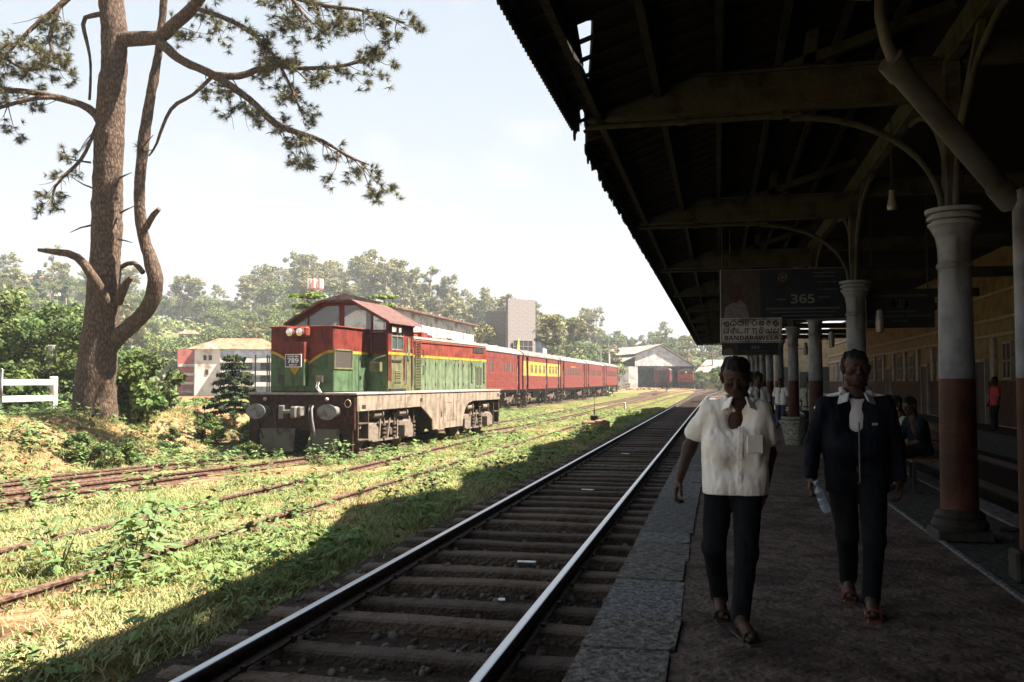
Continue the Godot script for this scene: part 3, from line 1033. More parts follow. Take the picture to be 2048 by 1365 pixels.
func text(called: String, s: String, h: float, m: Material, parent: Node, at: Vector3, turn := 0.0, depth := 0.008, sx := 1.0, bold := true) -> MeshInstance3D:
	var tm := TextMesh.new()
	var f := SystemFont.new()
	f.font_names = PackedStringArray(["Droid Sans"])
	f.font_weight = 700 if bold else 400
	tm.font = f
	tm.text = s
	tm.font_size = 64
	tm.pixel_size = h / 46.0
	tm.depth = depth
	tm.curve_step = 2.0
	var o := obj(called, tm, m, parent)
	o.position = at
	o.rotation.y = turn
	o.scale = Vector3(sx, 1, 1)
	return o

func nose_curve(l: float) -> float:
	return 2.57 - 0.5 * pow(clampf(1.0 - abs(l + 0.1) / 0.86, 0.0, 1.0), 1.5)

func wheel_set(mb: MB, s: float, r: float) -> void:
	for x in [-0.87, 0.87]:
		mb.cyl(Vector3(x - 0.06, r, -s), Vector3(x + 0.06, r, -s), r, -1, 20)
		mb.cyl(Vector3(x - sign(x) * 0.07, r, -s), Vector3(x - sign(x) * 0.1, r, -s), r + 0.03, -1, 20)
	mb.cyl(Vector3(-0.9, r, -s), Vector3(0.9, r, -s), 0.08, -1, 10)

func make_locomotive() -> void:
	var red := mat("loco_red", Color(0.15, 0.028, 0.023), 0.6, 0.0, "mottle", 0.45, "bump", 0.15)
	var redo := mat("loco_red_faded", Color(0.19, 0.04, 0.029), 0.65, 0.0, "mottle", 0.4)
	var green := mat("loco_green", Color(0.066, 0.115, 0.06), 0.6, 0.0, "mottle", 0.4, "bump", 0.15)
	var gfad := mat("loco_green_faded", Color(0.122, 0.16, 0.096), 0.65, 0.0, "mottle", 0.45)
	var khaki := mat("loco_khaki", Color(0.13, 0.13, 0.07), 0.6, 0.0, "mottle", 0.45)
	var yellow := mat("loco_yellow", Color(0.42, 0.26, 0.035), 0.55, 0.0, "mottle", 0.5)
	var cream := mat("loco_frame", Color(0.24, 0.195, 0.16), 0.7, 0.0, "mottle", 0.35, "bump", 0.2)
	var brown := mat("loco_bogie", Color(0.1, 0.075, 0.06), 0.8, 0.0, "fine", 0.8, "bump", 0.4)
	var dark := mat("loco_black", Color(0.025, 0.023, 0.022), 0.6, 0.1, "grime", 0.8)
	var beam := mat("loco_beam", Color(0.055, 0.022, 0.018), 0.7, 0.0, "rust", 0.6)
	var roofm := mat("loco_roof", Color(0.115, 0.06, 0.055), 0.7, 0.0, "mottle", 0.4)
	var grey := mat("loco_grey", Color(0.13, 0.125, 0.12), 0.7, 0.1, "grime", 0.6)
	var glass := StandardMaterial3D.new()
	glass.albedo_color = Color(0.5, 0.6, 0.6, 0.12)
	glass.transparency = BaseMaterial3D.TRANSPARENCY_ALPHA
	glass.roughness = 0.05
	mats["glass"] = glass
	for m in [red, redo, green, gfad, khaki, cream, roofm]:
		weather(m, "streak", Vector3(0.7, 0.16, 0.7))
	weather(beam, "grime", Vector3(0.8, 0.4, 0.8))
	var t := thing("diesel_locomotive", "red and green diesel locomotive number 789 standing in the grass-grown yard", "locomotive", Vector3(-10.26, 0.15, -21.65), deg_to_rad(-5.2))
	# frame
	for s in [1.0, -1.0]:
		var fp := MB.new()
		fp.prism(PackedVector2Array([Vector2(0.06, 1.47), Vector2(11.2, 1.47), Vector2(11.2, 1.17), Vector2(8.4, 1.17), Vector2(7.95, 1.1), Vector2(7.62, 0.9), Vector2(7.47, 0.66), Vector2(7.42, 0.38), Vector2(4.9, 0.38), Vector2(4.88, 0.68), Vector2(4.62, 0.82), Vector2(4.05, 1.09), Vector2(0.06, 1.06)]), 1.47 if s > 0 else -1.525, 1.525 if s > 0 else -1.47, Transform3D(SIDE, Vector3.ZERO))
		var fo := obj("frame_plate", fp, cream, t)
		var ho := MB.new()
		for q in [[0.42, 1.17, 0.2, 0.09], [4.05, 1.28, 0.16, 0.09], [11.0, 1.33, 0.14, 0.1]]:
			ho.box(Vector3(s * 1.527, q[1], -q[0]), Vector3(0.012, q[3], q[2]))
		ho.box(Vector3(s * 1.528, 0.82, -5.6), Vector3(0.02, 0.16, 0.05))
		obj("socket", ho, dark, fo)
		if s > 0:
			var mk := MB.new()
			for q in [[3.2, 1.27, 0.22, 0.26], [5.75, 0.98, 0.02, 0.75], [6.6, 0.95, 0.02, 0.7], [6.2, 1.16, 0.5, 0.015], [6.5, 0.62, 0.9, 0.012]]:
				mk.box(Vector3(1.527, q[1], -q[0]), Vector3(0.012, q[3], q[2]))
			obj("access_panel", mk, mat("frame_panel", Color(0.2, 0.16, 0.13), 0.7, 0.0, "mottle", 0.5), fo)
	var dk := MB.new()
	dk.bbox(Vector3(0, 1.5, -5.6), Vector3(3.1, 0.06, 11.24), 0.012)
	obj("deck", dk, mat("loco_deck", Color(0.3, 0.27, 0.25), 0.75, 0.0, "mottle", 0.6), t)
	var tank := MB.new()
	tank.box(Vector3(0, 0.85, -6.15), Vector3(2.9, 0.9, 2.5))
	tank.box(Vector3(0, 1.3, -5.6), Vector3(2.6, 0.3, 11.0))
	obj("underframe", tank, dark, t)
	# front and rear beams
	for e in [0.0, 11.16]:
		var bb := MB.new()
		bb.bbox(Vector3(0, 1.03, -e - 0.02), Vector3(3.0, 0.88, 0.1), 0.012)
		var bo := obj("buffer_beam", bb, beam, t)
		var dz := 1.0 if e == 0.0 else -1.0
		for x in [-1.0, 1.0]:
			var sh := MB.new()
			sh.cyl(Vector3(x, 1.06, -e + dz * 0.03), Vector3(x, 1.06, -e + dz * 0.26), 0.13, -1, 16)
			sh.cyl(Vector3(x, 1.06, -e + dz * 0.26), Vector3(x, 1.06, -e + dz * 0.47), 0.085, -1, 14)
			var so := obj("buffer", sh, grey, t)
			var hd := MB.new()
			var el := PackedVector2Array()
			for k in 28:
				el.append(Vector2(cos(TAU * k / 28) * 0.27, sin(TAU * k / 28) * 0.19))
			hd.prism(el, 0.0, 0.035, Transform3D(Basis(), Vector3(x, 1.06, -e + dz * 0.5 - 0.017)))
			obj("buffer_head", hd, mat("buffer_steel", Color(0.14, 0.15, 0.16), 0.5, 0.4, "grime", 1.2, "bump", 0.6), so)
	var cp := MB.new()
	cp.bbox(Vector3(-0.42, 1.04, 0.16), Vector3(0.16, 0.34, 0.25), 0.02)
	cp.bbox(Vector3(-0.2, 1.05, 0.2), Vector3(0.3, 0.1, 0.3), 0.02)
	cp.bbox(Vector3(-0.02, 1.04, 0.24), Vector3(0.16, 0.3, 0.3), 0.03)
	cp.bbox(Vector3(0.12, 1.06, 0.2), Vector3(0.1, 0.24, 0.25), 0.02)
	obj("coupler", cp, grey, t)
	for hs in [[0.28, 0.55], [0.36, 0.45], [-0.7, 0.5]]:
		var hm := MB.new()
		hm.tube([Vector3(hs[0], 1.2, 0.05), Vector3(hs[0] + 0.02, 1.12, 0.16), Vector3(hs[0] + 0.06, 0.85, 0.2), Vector3(hs[0] + 0.1, hs[1], 0.12)], [0.028], 8)
		obj("brake_hose", hm, mat("hose", Color(0.2, 0.19, 0.19), 0.6, 0.0, "mottle", 1.0) if hs[0] > 0.3 else dark, t)
	for pl in [[-0.62, 1.0], [0.72, 0.82]]:
		var gm := MB.new()
		gm.prism(PackedVector2Array([Vector2(pl[0] - pl[1] / 2, 0.62), Vector2(pl[0] + pl[1] / 2, 0.62), Vector2(pl[0] + pl[1] / 2 * 0.9, 0.05), Vector2(pl[0] - pl[1] / 2 * 1.0, 0.05)]), 0.06, 0.085)
		obj("rail_guard", gm, mat("guard_grey", Color(0.09, 0.085, 0.078), 0.75, 0.0, "grime", 0.6), t)
	for x in [-1.36, 1.32]:
		var lg := MB.new()
		lg.box(Vector3(x, 0.35, 0.0), Vector3(0.26, 0.55, 0.06))
		lg.box(Vector3(x * 0.88, 0.7, 0.06), Vector3(0.06, 0.75, 0.05), Basis(Vector3(0, 0, 1), -0.45 * sign(x)))
		obj("beam_leg", lg, beam, t)
	for x in [-1.02, 0.3, 1.32]:
		var lm := MB.new()
		if x > 1.0:
			lm.tube([Vector3(x - 0.09, 1.26, 0.045), Vector3(x - 0.06, 1.33, 0.045), Vector3(x, 1.36, 0.045), Vector3(x + 0.06, 1.33, 0.045), Vector3(x + 0.09, 1.26, 0.045), Vector3(x + 0.06, 1.19, 0.045), Vector3(x, 1.16, 0.045), Vector3(x - 0.06, 1.19, 0.045), Vector3(x - 0.09, 1.26, 0.045)], [0.012], 6)
		else:
			lm.ball(Vector3(x + (0.45 if x > 0 else 0.0), 1.36, 0.06), Vector3(0.05, 0.05, 0.05), 6)
		obj("marker_lamp", lm, mat("lamp_brass", Color(0.5, 0.42, 0.3), 0.4, 0.3, "mottle", 1.0), t)
	for s in [1.0, -1.0]:
		for e in [0.42, 10.8]:
			var sp := MB.new()
			for q in [e - 0.28, e + 0.28]:
				sp.box(Vector3(s * 1.42, 0.7, -q), Vector3(0.2, 0.75, 0.03))
			for yy in [0.34, 0.75]:
				sp.box(Vector3(s * 1.42, yy, -e), Vector3(0.24, 0.03, 0.56))
			obj("step", sp, brown, t)
	# nose
	var nl := MB.new()
	nl.bbox(Vector3(-0.05, 2.04, -1.02), Vector3(1.82, 1.02, 1.9), 0.03)
	obj("nose_lower", nl, green, t)
	var nu := MB.new()
	nu.bbox(Vector3(-0.05, 2.87, -1.02), Vector3(1.822, 0.66, 1.902), 0.03)
	obj("nose_upper", nu, red, t)
	var nlid := MB.new()
	nlid.bbox(Vector3(-0.05, 3.2, -1.02), Vector3(1.9, 0.035, 1.96), 0.012)
	obj("nose_lid", nlid, redo, t)
	# front livery: red field down to a dipping curve edged with a yellow band
	var N := 28
	var fr := PackedVector2Array([Vector2(-0.95, 2.6), Vector2(0.85, 2.6)])
	var yb := PackedVector2Array()
	for k in N + 1:
		var l := 0.85 - 1.8 * k / N
		fr.append(Vector2(l, nose_curve(l) + 0.02))
		yb.append(Vector2(l, nose_curve(l) + 0.025))
	for k in N + 1:
		var l := -0.95 + 1.8 * k / N
		yb.append(Vector2(l, nose_curve(l) - 0.04))
	var fm := MB.new()
	fm.prism(fr, -0.068, -0.064)
	obj("nose_red_field", fm, red, t)
	var ym := MB.new()
	ym.prism(yb, -0.068, -0.060)
	obj("nose_yellow_band", ym, yellow, t)
	var bx := MB.new()
	bx.bbox(Vector3(-0.14, 2.02, 0.03), Vector3(0.56, 0.66, 0.2), 0.015)
	var bxo := obj("nose_box", bx, green, t)
	var bx2 := MB.new()
	bx2.bbox(Vector3(-0.14, 2.57, 0.03), Vector3(0.561, 0.46, 0.201), 0.015)
	obj("nose_box_top", bx2, red, bxo)
	var bx3 := MB.new()
	bx3.box(Vector3(0.143, 2.33, 0.03), Vector3(0.006, 0.07, 0.19))
	bx3.prism(PackedVector2Array([Vector2(-0.28, 2.17), Vector2(0.02, 2.17), Vector2(-0.13, 1.96)]), 0.128, 0.136)
	obj("yellow_point", bx3, yellow, bxo)
	var np := MB.new()
	np.bbox(Vector3(-0.16, 2.33, 0.145), Vector3(0.47, 0.33, 0.02), 0.006)
	var npo := obj("number_plate", np, mat("plate_white", Color(0.6, 0.58, 0.58), 0.5, 0.0, ""), t)
	var np2 := MB.new()
	np2.bbox(Vector3(-0.16, 2.33, 0.15), Vector3(0.435, 0.295, 0.02), 0.004)
	obj("plate_field", np2, mat("plate_blue", Color(0.012, 0.02, 0.07), 0.4, 0.0, ""), npo)
	var pw: Material = mats["plate_white"]
	text("numerals", "789", 0.115, pw, npo, Vector3(-0.16, 2.33, 0.164), 0.0, 0.008, 1.25)
	text("plate_lettering", "CLASS M6", 0.042, pw, npo, Vector3(-0.16, 2.435, 0.164), 0.0, 0.006, 1.15)
	text("plate_lettering", "UNIT V2", 0.036, pw, npo, Vector3(-0.16, 2.222, 0.164), 0.0, 0.006, 1.15)
	var hl := MB.new()
	hl.bbox(Vector3(-0.1, 3.06, 0.03), Vector3(0.62, 0.26, 0.2), 0.04)
	obj("headlight_housing", hl, redo, t)
	for x in [-0.25, 0.03]:
		var ho2 := MB.new()
		ho2.cyl(Vector3(x, 3.05, 0.12), Vector3(x, 3.05, 0.2), 0.115, -1, 18)
		var hh := obj("headlight", ho2, redo, t)
		var h2 := MB.new()
		h2.lathe(Vector3.ZERO, [[0.1, 0.0], [0.07, 0.02], [0.0, 0.032]], 18)
		var lens := obj("lens", h2, mat("headlight_lens", Color(0.75, 0.72, 0.7), 0.15, 0.8, ""), hh)
		lens.position = Vector3(x, 3.05, 0.2)
		lens.rotation.x = PI / 2
	var fb := MB.new()
	fb.bbox(Vector3(0.5, 1.87, -0.02), Vector3(0.19, 0.17, 0.1), 0.01)
	obj("socket_box", fb, cream, t)
	var fw := MB.new()
	fw.tube([Vector3(0.46, 1.8, 0.03), Vector3(0.44, 1.66, 0.06), Vector3(0.52, 1.56, 0.05), Vector3(0.6, 1.54, 0.06)], [0.016], 6)
	fw.tube([Vector3(0.52, 1.8, 0.03), Vector3(0.5, 1.68, 0.07), Vector3(0.58, 1.56, 0.07)], [0.014], 6)
	obj("cable", fw, mats["plate_white"], t)
	var ds := MB.new()
	ds.box(Vector3(-0.62, 1.87, -0.055), Vector3(0.2, 0.22, 0.03))
	obj("dark_hatch", ds, dark, t)
	for q in [[-1.42, -0.1], [-1.42, -0.75], [-1.08, -0.12]]:
		var hr := MB.new()
		hr.cyl(Vector3(q[0], 1.53, q[1]), Vector3(q[0], 2.5, q[1]), 0.018, -1, 6)
		obj("handrail", hr, grey, t)
	# nose side: grille, doors, band
	var gf := MB.new()
	for yy in [2.14, 2.61]:
		gf.box(Vector3(0.87, yy, -0.56), Vector3(0.03, 0.04, 0.98))
	for zz in [-0.09, -1.03]:
		gf.box(Vector3(0.87, 2.375, zz), Vector3(0.03, 0.44, 0.04))
	var gfo := obj("grille_frame", gf, khaki, t)
	var gv := MB.new()
	gv.box(Vector3(0.862, 2.375, -0.56), Vector3(0.012, 0.43, 0.9))
	obj("grille_mesh", gv, mat("grille_dark", Color(0.075, 0.06, 0.05), 0.8, 0.2, "crackle", 6.0), gfo)
	var ysd := MB.new()
	ysd.box(Vector3(0.862, 2.56, -1.5), Vector3(0.008, 0.07, 0.9))
	obj("side_band", ysd, yellow, t)
	for q in [0.04, 1.05, 1.42]:
		var sm2 := MB.new()
		sm2.box(Vector3(0.863, 2.05, -q), Vector3(0.012, 1.0, 0.02))
		obj("panel_seam", sm2, dark, t)
	for q in [[1.5, 2.42], [1.5, 1.9], [1.72, 1.72]]:
		var hd2 := MB.new()
		hd2.box(Vector3(0.875, q[1], -q[0]), Vector3(0.03, 0.1, 0.05))
		obj("latch", hd2, dark, t)
	# cab
	var cw := MB.new()
	for s in [1.0, -1.0]:
		var c1 := MB.new()   # side wall round the window and door
		c1.box(Vector3(s * 1.43, 2.62, -2.08), Vector3(0.05, 1.6, 0.22))
		c1.box(Vector3(s * 1.43, 2.62, -2.98), Vector3(0.05, 1.6, 0.1))
		c1.box(Vector3(s * 1.43, 2.62, -3.58), Vector3(0.05, 1.6, 0.14))
		c1.box(Vector3(s * 1.43, 2.62, -2.58), Vector3(0.049, 0.12, 0.8))
		c1.box(Vector3(s * 1.43, 3.37, -2.8), Vector3(0.05, 0.1, 1.62))
		c1.box(Vector3(s * 1.42, 3.0, -3.28), Vector3(0.04, 0.8, 0.5))
		var co := obj("cab_side_upper", c1, red, t)
		var c2 := MB.new()
		c2.box(Vector3(s * 1.43, 2.05, -2.52), Vector3(0.05, 1.0, 1.1))
		c2.box(Vector3(s * 1.42, 2.05, -3.3), Vector3(0.04, 1.0, 0.5))
		c2.box(Vector3(s * 1.43, 2.05, -3.59), Vector3(0.05, 1.0, 0.12))
		obj("cab_side_lower", c2, khaki, t)
		var c3 := MB.new()
		c3.box(Vector3(s * 1.458, 2.57, -2.8), Vector3(0.008, 0.07, 1.68))
		obj("cab_band", c3, yellow, t)
		var c4 := MB.new()
		c4.box(Vector3(s * 1.43, 2.98, -2.56), Vector3(0.012, 0.62, 0.78))
		var wo := obj("cab_window", c4, glass, t)
		var c5 := MB.new()
		for zz in [-2.2, -2.56, -2.94]:
			c5.box(Vector3(s * 1.44, 2.98, zz), Vector3(0.03, 0.62, 0.03))
		for yy in [2.68, 3.05, 3.3]:
			c5.box(Vector3(s * 1.44, yy, -2.57), Vector3(0.03, 0.03, 0.76))
		obj("frame", c5, cream, wo)
		if s > 0:
			var c6 := MB.new()
			for k in 7:
				c6.box(Vector3(1.463, 1.82 + k * 0.045, -2.58), Vector3(0.015, 0.022, 0.36), Basis(Vector3(0, 0, 1), 0.4))
			c6.box(Vector3(1.46, 1.79, -2.58), Vector3(0.03, 0.02, 0.42))
			obj("side_louvre", c6, khaki, t)
			var c7 := MB.new()
			c7.box(Vector3(1.455, 2.72, -3.3), Vector3(0.02, 0.62, 0.16))
			obj("door_panel", c7, khaki, t)
			for zz in [-3.06, -3.52]:
				var c8 := MB.new()
				c8.tube([Vector3(1.45, 2.75, zz), Vector3(1.5, 2.72, zz), Vector3(1.5, 1.75, zz), Vector3(1.45, 1.72, zz)], [0.014], 6)
				obj("door_rail", c8, grey, t)
			var c9 := MB.new()
			c9.box(Vector3(1.4, 1.57, -2.5), Vector3(0.24, 0.08, 1.0))
			obj("cab_step", c9, dark, t)
			var c10 := MB.new()
			c10.box(Vector3(1.465, 2.37, -2.5), Vector3(0.02, 0.05, 0.6))
			obj("black_strip", c10, dark, t)
	for e in [-1.98, -3.62]:   # end walls with windows under the roof
		var w1 := MB.new()
		for s in [1.0, -1.0]:
			w1.box(Vector3(s * 1.18, 2.05, e), Vector3(0.46, 1.0, 0.05))
		w1.box(Vector3(0, 2.0, e), Vector3(1.9, 0.9, 0.04))
		var wo1 := obj("cab_end_lower", w1, khaki if e < -3 else green, t)
		var w2 := MB.new()
		for s in [1.0, -1.0]:
			w2.box(Vector3(s * 1.42, 2.97, e), Vector3(0.07, 0.86, 0.05))
			w2.box(Vector3(s * 0.94, 2.87, e), Vector3(0.08, 0.66, 0.05))
			w2.box(Vector3(s * 1.18, 3.17, e), Vector3(0.46, 0.06, 0.05))
			w2.box(Vector3(s * 1.18, 2.58, e), Vector3(0.46, 0.08, 0.05))
			w2.box(Vector3(s * 0.97, 3.4, e), Vector3(0.045, 0.5, 0.05))
		w2.box(Vector3(0.05, 3.55, e), Vector3(0.14, 0.8, 0.06))
		w2.box(Vector3(0, 3.2, e), Vector3(1.9, 0.06, 0.05))
		for s in [1.0, -1.0]:
			w2.box(Vector3(s * 0.96, 3.68, e), Vector3(1.26, 0.11, 0.05), Basis(Vector3(0, 0, 1), -s * 0.49))
		w2.box(Vector3(0, 3.93, e), Vector3(0.9, 0.1, 0.05))
		obj("cab_end_upper", w2, red, t)
		var g1 := MB.new()
		g1.prism(PackedVector2Array([Vector2(-1.38, 3.2), Vector2(0, 3.2), Vector2(0, 3.92), Vector2(-0.45, 3.92), Vector2(-1.38, 3.44)]), -0.004, 0.004, Transform3D(Basis(), Vector3(0, 0, e)))
		obj("windscreen", g1, glass, t)
		var g2 := MB.new()
		g2.prism(PackedVector2Array([Vector2(1.38, 3.2), Vector2(0.1, 3.2), Vector2(0.1, 3.92), Vector2(0.45, 3.92), Vector2(1.38, 3.44)]), -0.004, 0.004, Transform3D(Basis(), Vector3(0, 0, e)))
		obj("windscreen", g2, glass, t)
		if e > -3:
			var d1 := MB.new()
			d1.bbox(Vector3(1.18, 2.86, e + 0.01), Vector3(0.4, 0.5, 0.05), 0.02)
			obj("dark_door_window", d1, mat("dark_glass", Color(0.02, 0.017, 0.016), 0.12, 0.0, ""), t)
			var d2 := MB.new()
			d2.bbox(Vector3(1.14, 2.2, e + 0.1), Vector3(0.32, 0.26, 0.16), 0.012)
			obj("equipment_box", d2, khaki, t)
			var d3 := MB.new()
			d3.tube([Vector3(1.0, 2.3, e + 0.15), Vector3(1.2, 2.42, e + 0.22), Vector3(1.42, 2.5, e + 0.1)], [0.018], 6)
			obj("grab_handle", d3, grey, t)
	var rf := MB.new()
	rf.prism(PackedVector2Array([Vector2(-1.62, 3.36), Vector2(-1.58, 3.42), Vector2(-0.47, 4.02), Vector2(0.47, 4.02), Vector2(1.58, 3.42), Vector2(1.62, 3.36), Vector2(1.52, 3.38), Vector2(0.45, 3.96), Vector2(-0.45, 3.96), Vector2(-1.52, 3.38)]), -3.95, -1.7)
	obj("cab_roof", rf, roofm, t)
	var ins := MB.new()
	ins.bbox(Vector3(0.2, 2.4, -2.35), Vector3(1.1, 0.9, 0.4), 0.03)
	ins.bbox(Vector3(0.8, 2.3, -3.0), Vector3(0.45, 0.9, 0.45), 0.05)
	ins.box(Vector3(0, 1.6, -2.8), Vector3(2.8, 0.05, 1.6))
	obj("driver_desk", ins, dark, t)
	# long hood
	var hlow := MB.new()
	hlow.box(Vector3(0, 2.04, -7.42), Vector3(2.0, 1.02, 7.56))
	obj("hood_lower", hlow, gfad, t)
	var hup := MB.new()
	hup.prism(PackedVector2Array([Vector2(-1.0, 2.55), Vector2(1.0, 2.55), Vector2(1.0, 3.02), Vector2(0.93, 3.12), Vector2(-0.93, 3.12), Vector2(-1.0, 3.02)]), -11.2, -3.64)
	obj("hood_upper", hup, redo, t)
	var htop := MB.new()
	htop.prism(PackedVector2Array([Vector2(-0.98, 3.09), Vector2(0.98, 3.09), Vector2(0.9, 3.17), Vector2(-0.9, 3.17)]), -11.26, -3.64)
	obj("hood_top", htop, mat("hood_top", Color(0.2, 0.155, 0.145), 0.7, 0.0, "mottle", 0.4), t)
	for s in [1.0, -1.0]:
		var hb := MB.new()
		hb.box(Vector3(s * 1.002, 2.565, -7.42), Vector3(0.008, 0.075, 7.56))
		obj("hood_band", hb, yellow, t)
	for k in 30:   # louvre column behind the cab
		var lv := MB.new()
		lv.box(Vector3(1.02, 1.62 + k * 0.047, -4.95), Vector3(0.05, 0.012, 0.36), Basis(Vector3(0, 0, 1), -0.5))
		obj("louvre", lv, khaki if k < 20 else redo, t)
	var lvf := MB.new()
	for zz in [-4.76, -5.14]:
		lvf.box(Vector3(1.02, 2.3, zz), Vector3(0.04, 1.44, 0.03))
	obj("louvre_frame", lvf, gfad, t)
	for s0 in [5.55, 6.35, 7.2, 7.95, 8.35, 8.8, 9.35]:
		var dr := MB.new()
		dr.box(Vector3(1.003, 2.05, -s0), Vector3(0.01, 0.98, 0.014))
		obj("door_seam", dr, dark, t)
		for yy in [1.72, 2.35]:
			var hg := MB.new()
			hg.box(Vector3(1.012, yy, -s0 - 0.05), Vector3(0.02, 0.08, 0.03))
			obj("hinge", hg, grey, t)
	for q in [[5.35, 2.15, 0.28], [5.35, 2.66, 0.2]]:
		var hh2 := MB.new()
		hh2.tube([Vector3(1.0, q[1] - q[2] / 2, -q[0]), Vector3(1.04, q[1] - q[2] / 2, -q[0]), Vector3(1.04, q[1] + q[2] / 2, -q[0]), Vector3(1.0, q[1] + q[2] / 2, -q[0])], [0.014], 6)
		obj("grab_handle", hh2, dark, t)
	var vg := MB.new()
	vg.box(Vector3(1.005, 2.92, -10.35), Vector3(0.02, 0.2, 1.1))
	var vgo := obj("roof_vent", vg, dark, t)
	for k in 7:
		var vb := MB.new()
		vb.box(Vector3(1.015, 2.92, -9.85 - k * 0.165), Vector3(0.02, 0.2, 0.03))
		obj("vent_bar", vb, brown, vgo)
	for q in [-10.2, -10.55]:
		var rd := MB.new()
		rd.box(Vector3(1.01, 1.98, q), Vector3(0.02, 0.78, 0.3))
		var rdo := obj("radiator_door", rd, gfad, t)
		var rg := MB.new()
		rg.box(Vector3(1.022, 2.0, q), Vector3(0.01, 0.62, 0.2))
		obj("door_mesh", rg, mats["grille_dark"], rdo)
	for q in [-9.7, -10.95]:
		for k in 16:
			var lv2 := MB.new()
			lv2.box(Vector3(1.015, 1.8 + k * 0.045, q), Vector3(0.04, 0.012, 0.2), Basis(Vector3(0, 0, 1), -0.5))
			obj("louvre", lv2, gfad, t)
	for q in [[5.9, 0.3, 0.12], [6.6, 0.5, 0.22], [7.1, 0.3, 0.16], [8.3, 0.45, 0.1], [9.6, 0.9, 0.08]]:
		var ex := MB.new()
		ex.bbox(Vector3(0.2, 3.16 + q[2] / 2, -q[0]), Vector3(0.7, q[2], q[1]), 0.03)
		obj("roof_hatch", ex, redo if q[0] < 8 else mats["hood_top"], t)
	for s in [1.0, -1.0]:
		var rl := MB.new()
		rl.tube([Vector3(s * 0.99, 3.0, -3.8), Vector3(s * 1.04, 3.02, -3.9), Vector3(s * 1.04, 3.06, -11.1)], [0.012], 5)
		obj("hood_rail", rl, brown, t)
	# bogies
	for b in [2.45, 9.35]:
		var bg := MB.new()
		for s in [1.0, -1.0]:
			bg.prism(PackedVector2Array([Vector2(b - 1.75, 0.62), Vector2(b - 0.95, 0.66), Vector2(b - 0.6, 0.45), Vector2(b + 0.6, 0.45), Vector2(b + 0.95, 0.66), Vector2(b + 1.75, 0.62), Vector2(b + 1.75, 0.78), Vector2(b + 0.8, 0.88), Vector2(b - 0.8, 0.88), Vector2(b - 1.75, 0.78)]), s * 1.12 - 0.04, s * 1.12 + 0.04, Transform3D(SIDE, Vector3.ZERO))
		var bo2 := obj("bogie", bg, brown, t)
		for q in [-1.2, 0.0, 1.2]:
			var wm := MB.new()
			wheel_set(wm, b + q, 0.46)
			obj("wheelset", wm, mat("wheel_steel", Color(0.09, 0.07, 0.06), 0.7, 0.3, "rust", 1.0), bo2)
			for s in [1.0, -1.0]:
				var ab := MB.new()
				ab.bbox(Vector3(s * 1.2, 0.46, -b - q), Vector3(0.16, 0.28, 0.3), 0.03)
				ab.cyl(Vector3(s * 1.26, 0.46, -b - q), Vector3(s * 1.33, 0.46, -b - q), 0.1, -1, 12)
				obj("axle_box", ab, brown, bo2)
		for s in [1.0, -1.0]:
			for q in [-1.45, 0.75]:
				var sb := MB.new()   # sand boxes with sloping lids
				sb.prism(PackedVector2Array([Vector2(b + q - 0.28, 0.3), Vector2(b + q + 0.28, 0.3), Vector2(b + q + 0.28, 0.6), Vector2(b + q + 0.05, 0.74), Vector2(b + q - 0.2, 0.7), Vector2(b + q - 0.28, 0.6)]), s * 1.38 - 0.14, s * 1.38 + 0.14, Transform3D(SIDE, Vector3.ZERO))
				obj("sand_box", sb, mat("bogie_light", Color(0.17, 0.135, 0.115), 0.8, 0.0, "mottle", 1.2), bo2)
			for q in [-1.0, 0.55]:
				var bc := MB.new()
				bc.cyl(Vector3(s * 1.36, 0.95, -b - q + 0.28), Vector3(s * 1.36, 0.95, -b - q - 0.16), 0.1, -1, 14)
				bc.cyl(Vector3(s * 1.36, 0.95, -b - q - 0.16), Vector3(s * 1.36, 0.95, -b - q - 0.2), 0.14, -1, 14)
				bc.cyl(Vector3(s * 1.36, 0.95, -b - q + 0.28), Vector3(s * 1.36, 0.93, -b - q + 0.5), 0.025, -1, 8)
				obj("brake_cylinder", bc, mats["bogie_light"], bo2)
			for q in [-0.5, 0.15, 1.45]:
				var sp2 := MB.new()
				for k in 4:
					sp2.cyl(Vector3(s * 1.32, 0.3 + k * 0.11, -b - q), Vector3(s * 1.32, 0.35 + k * 0.11, -b - q), 0.085, -1, 12)
				sp2.box(Vector3(s * 1.34, 0.86, -b - q), Vector3(0.05, 0.5, 0.05))
				obj("spring", sp2, brown, bo2)
			var rods := MB.new()
			rods.box(Vector3(s * 1.3, 0.72, -b), Vector3(0.06, 0.06, 2.6))
			rods.box(Vector3(s * 1.33, 0.26, -b - 0.1), Vector3(0.05, 0.05, 2.9))
			for q in [-0.75, -0.2, 0.35, 1.1]:
				rods.box(Vector3(s * 1.34, 0.55, -b - q), Vector3(0.04, 0.6, 0.06), Basis(Vector3(1, 0, 0), 0.25 * sin(q * 9.0)))
			obj("brake_rigging", rods, mats["bogie_light"], bo2)

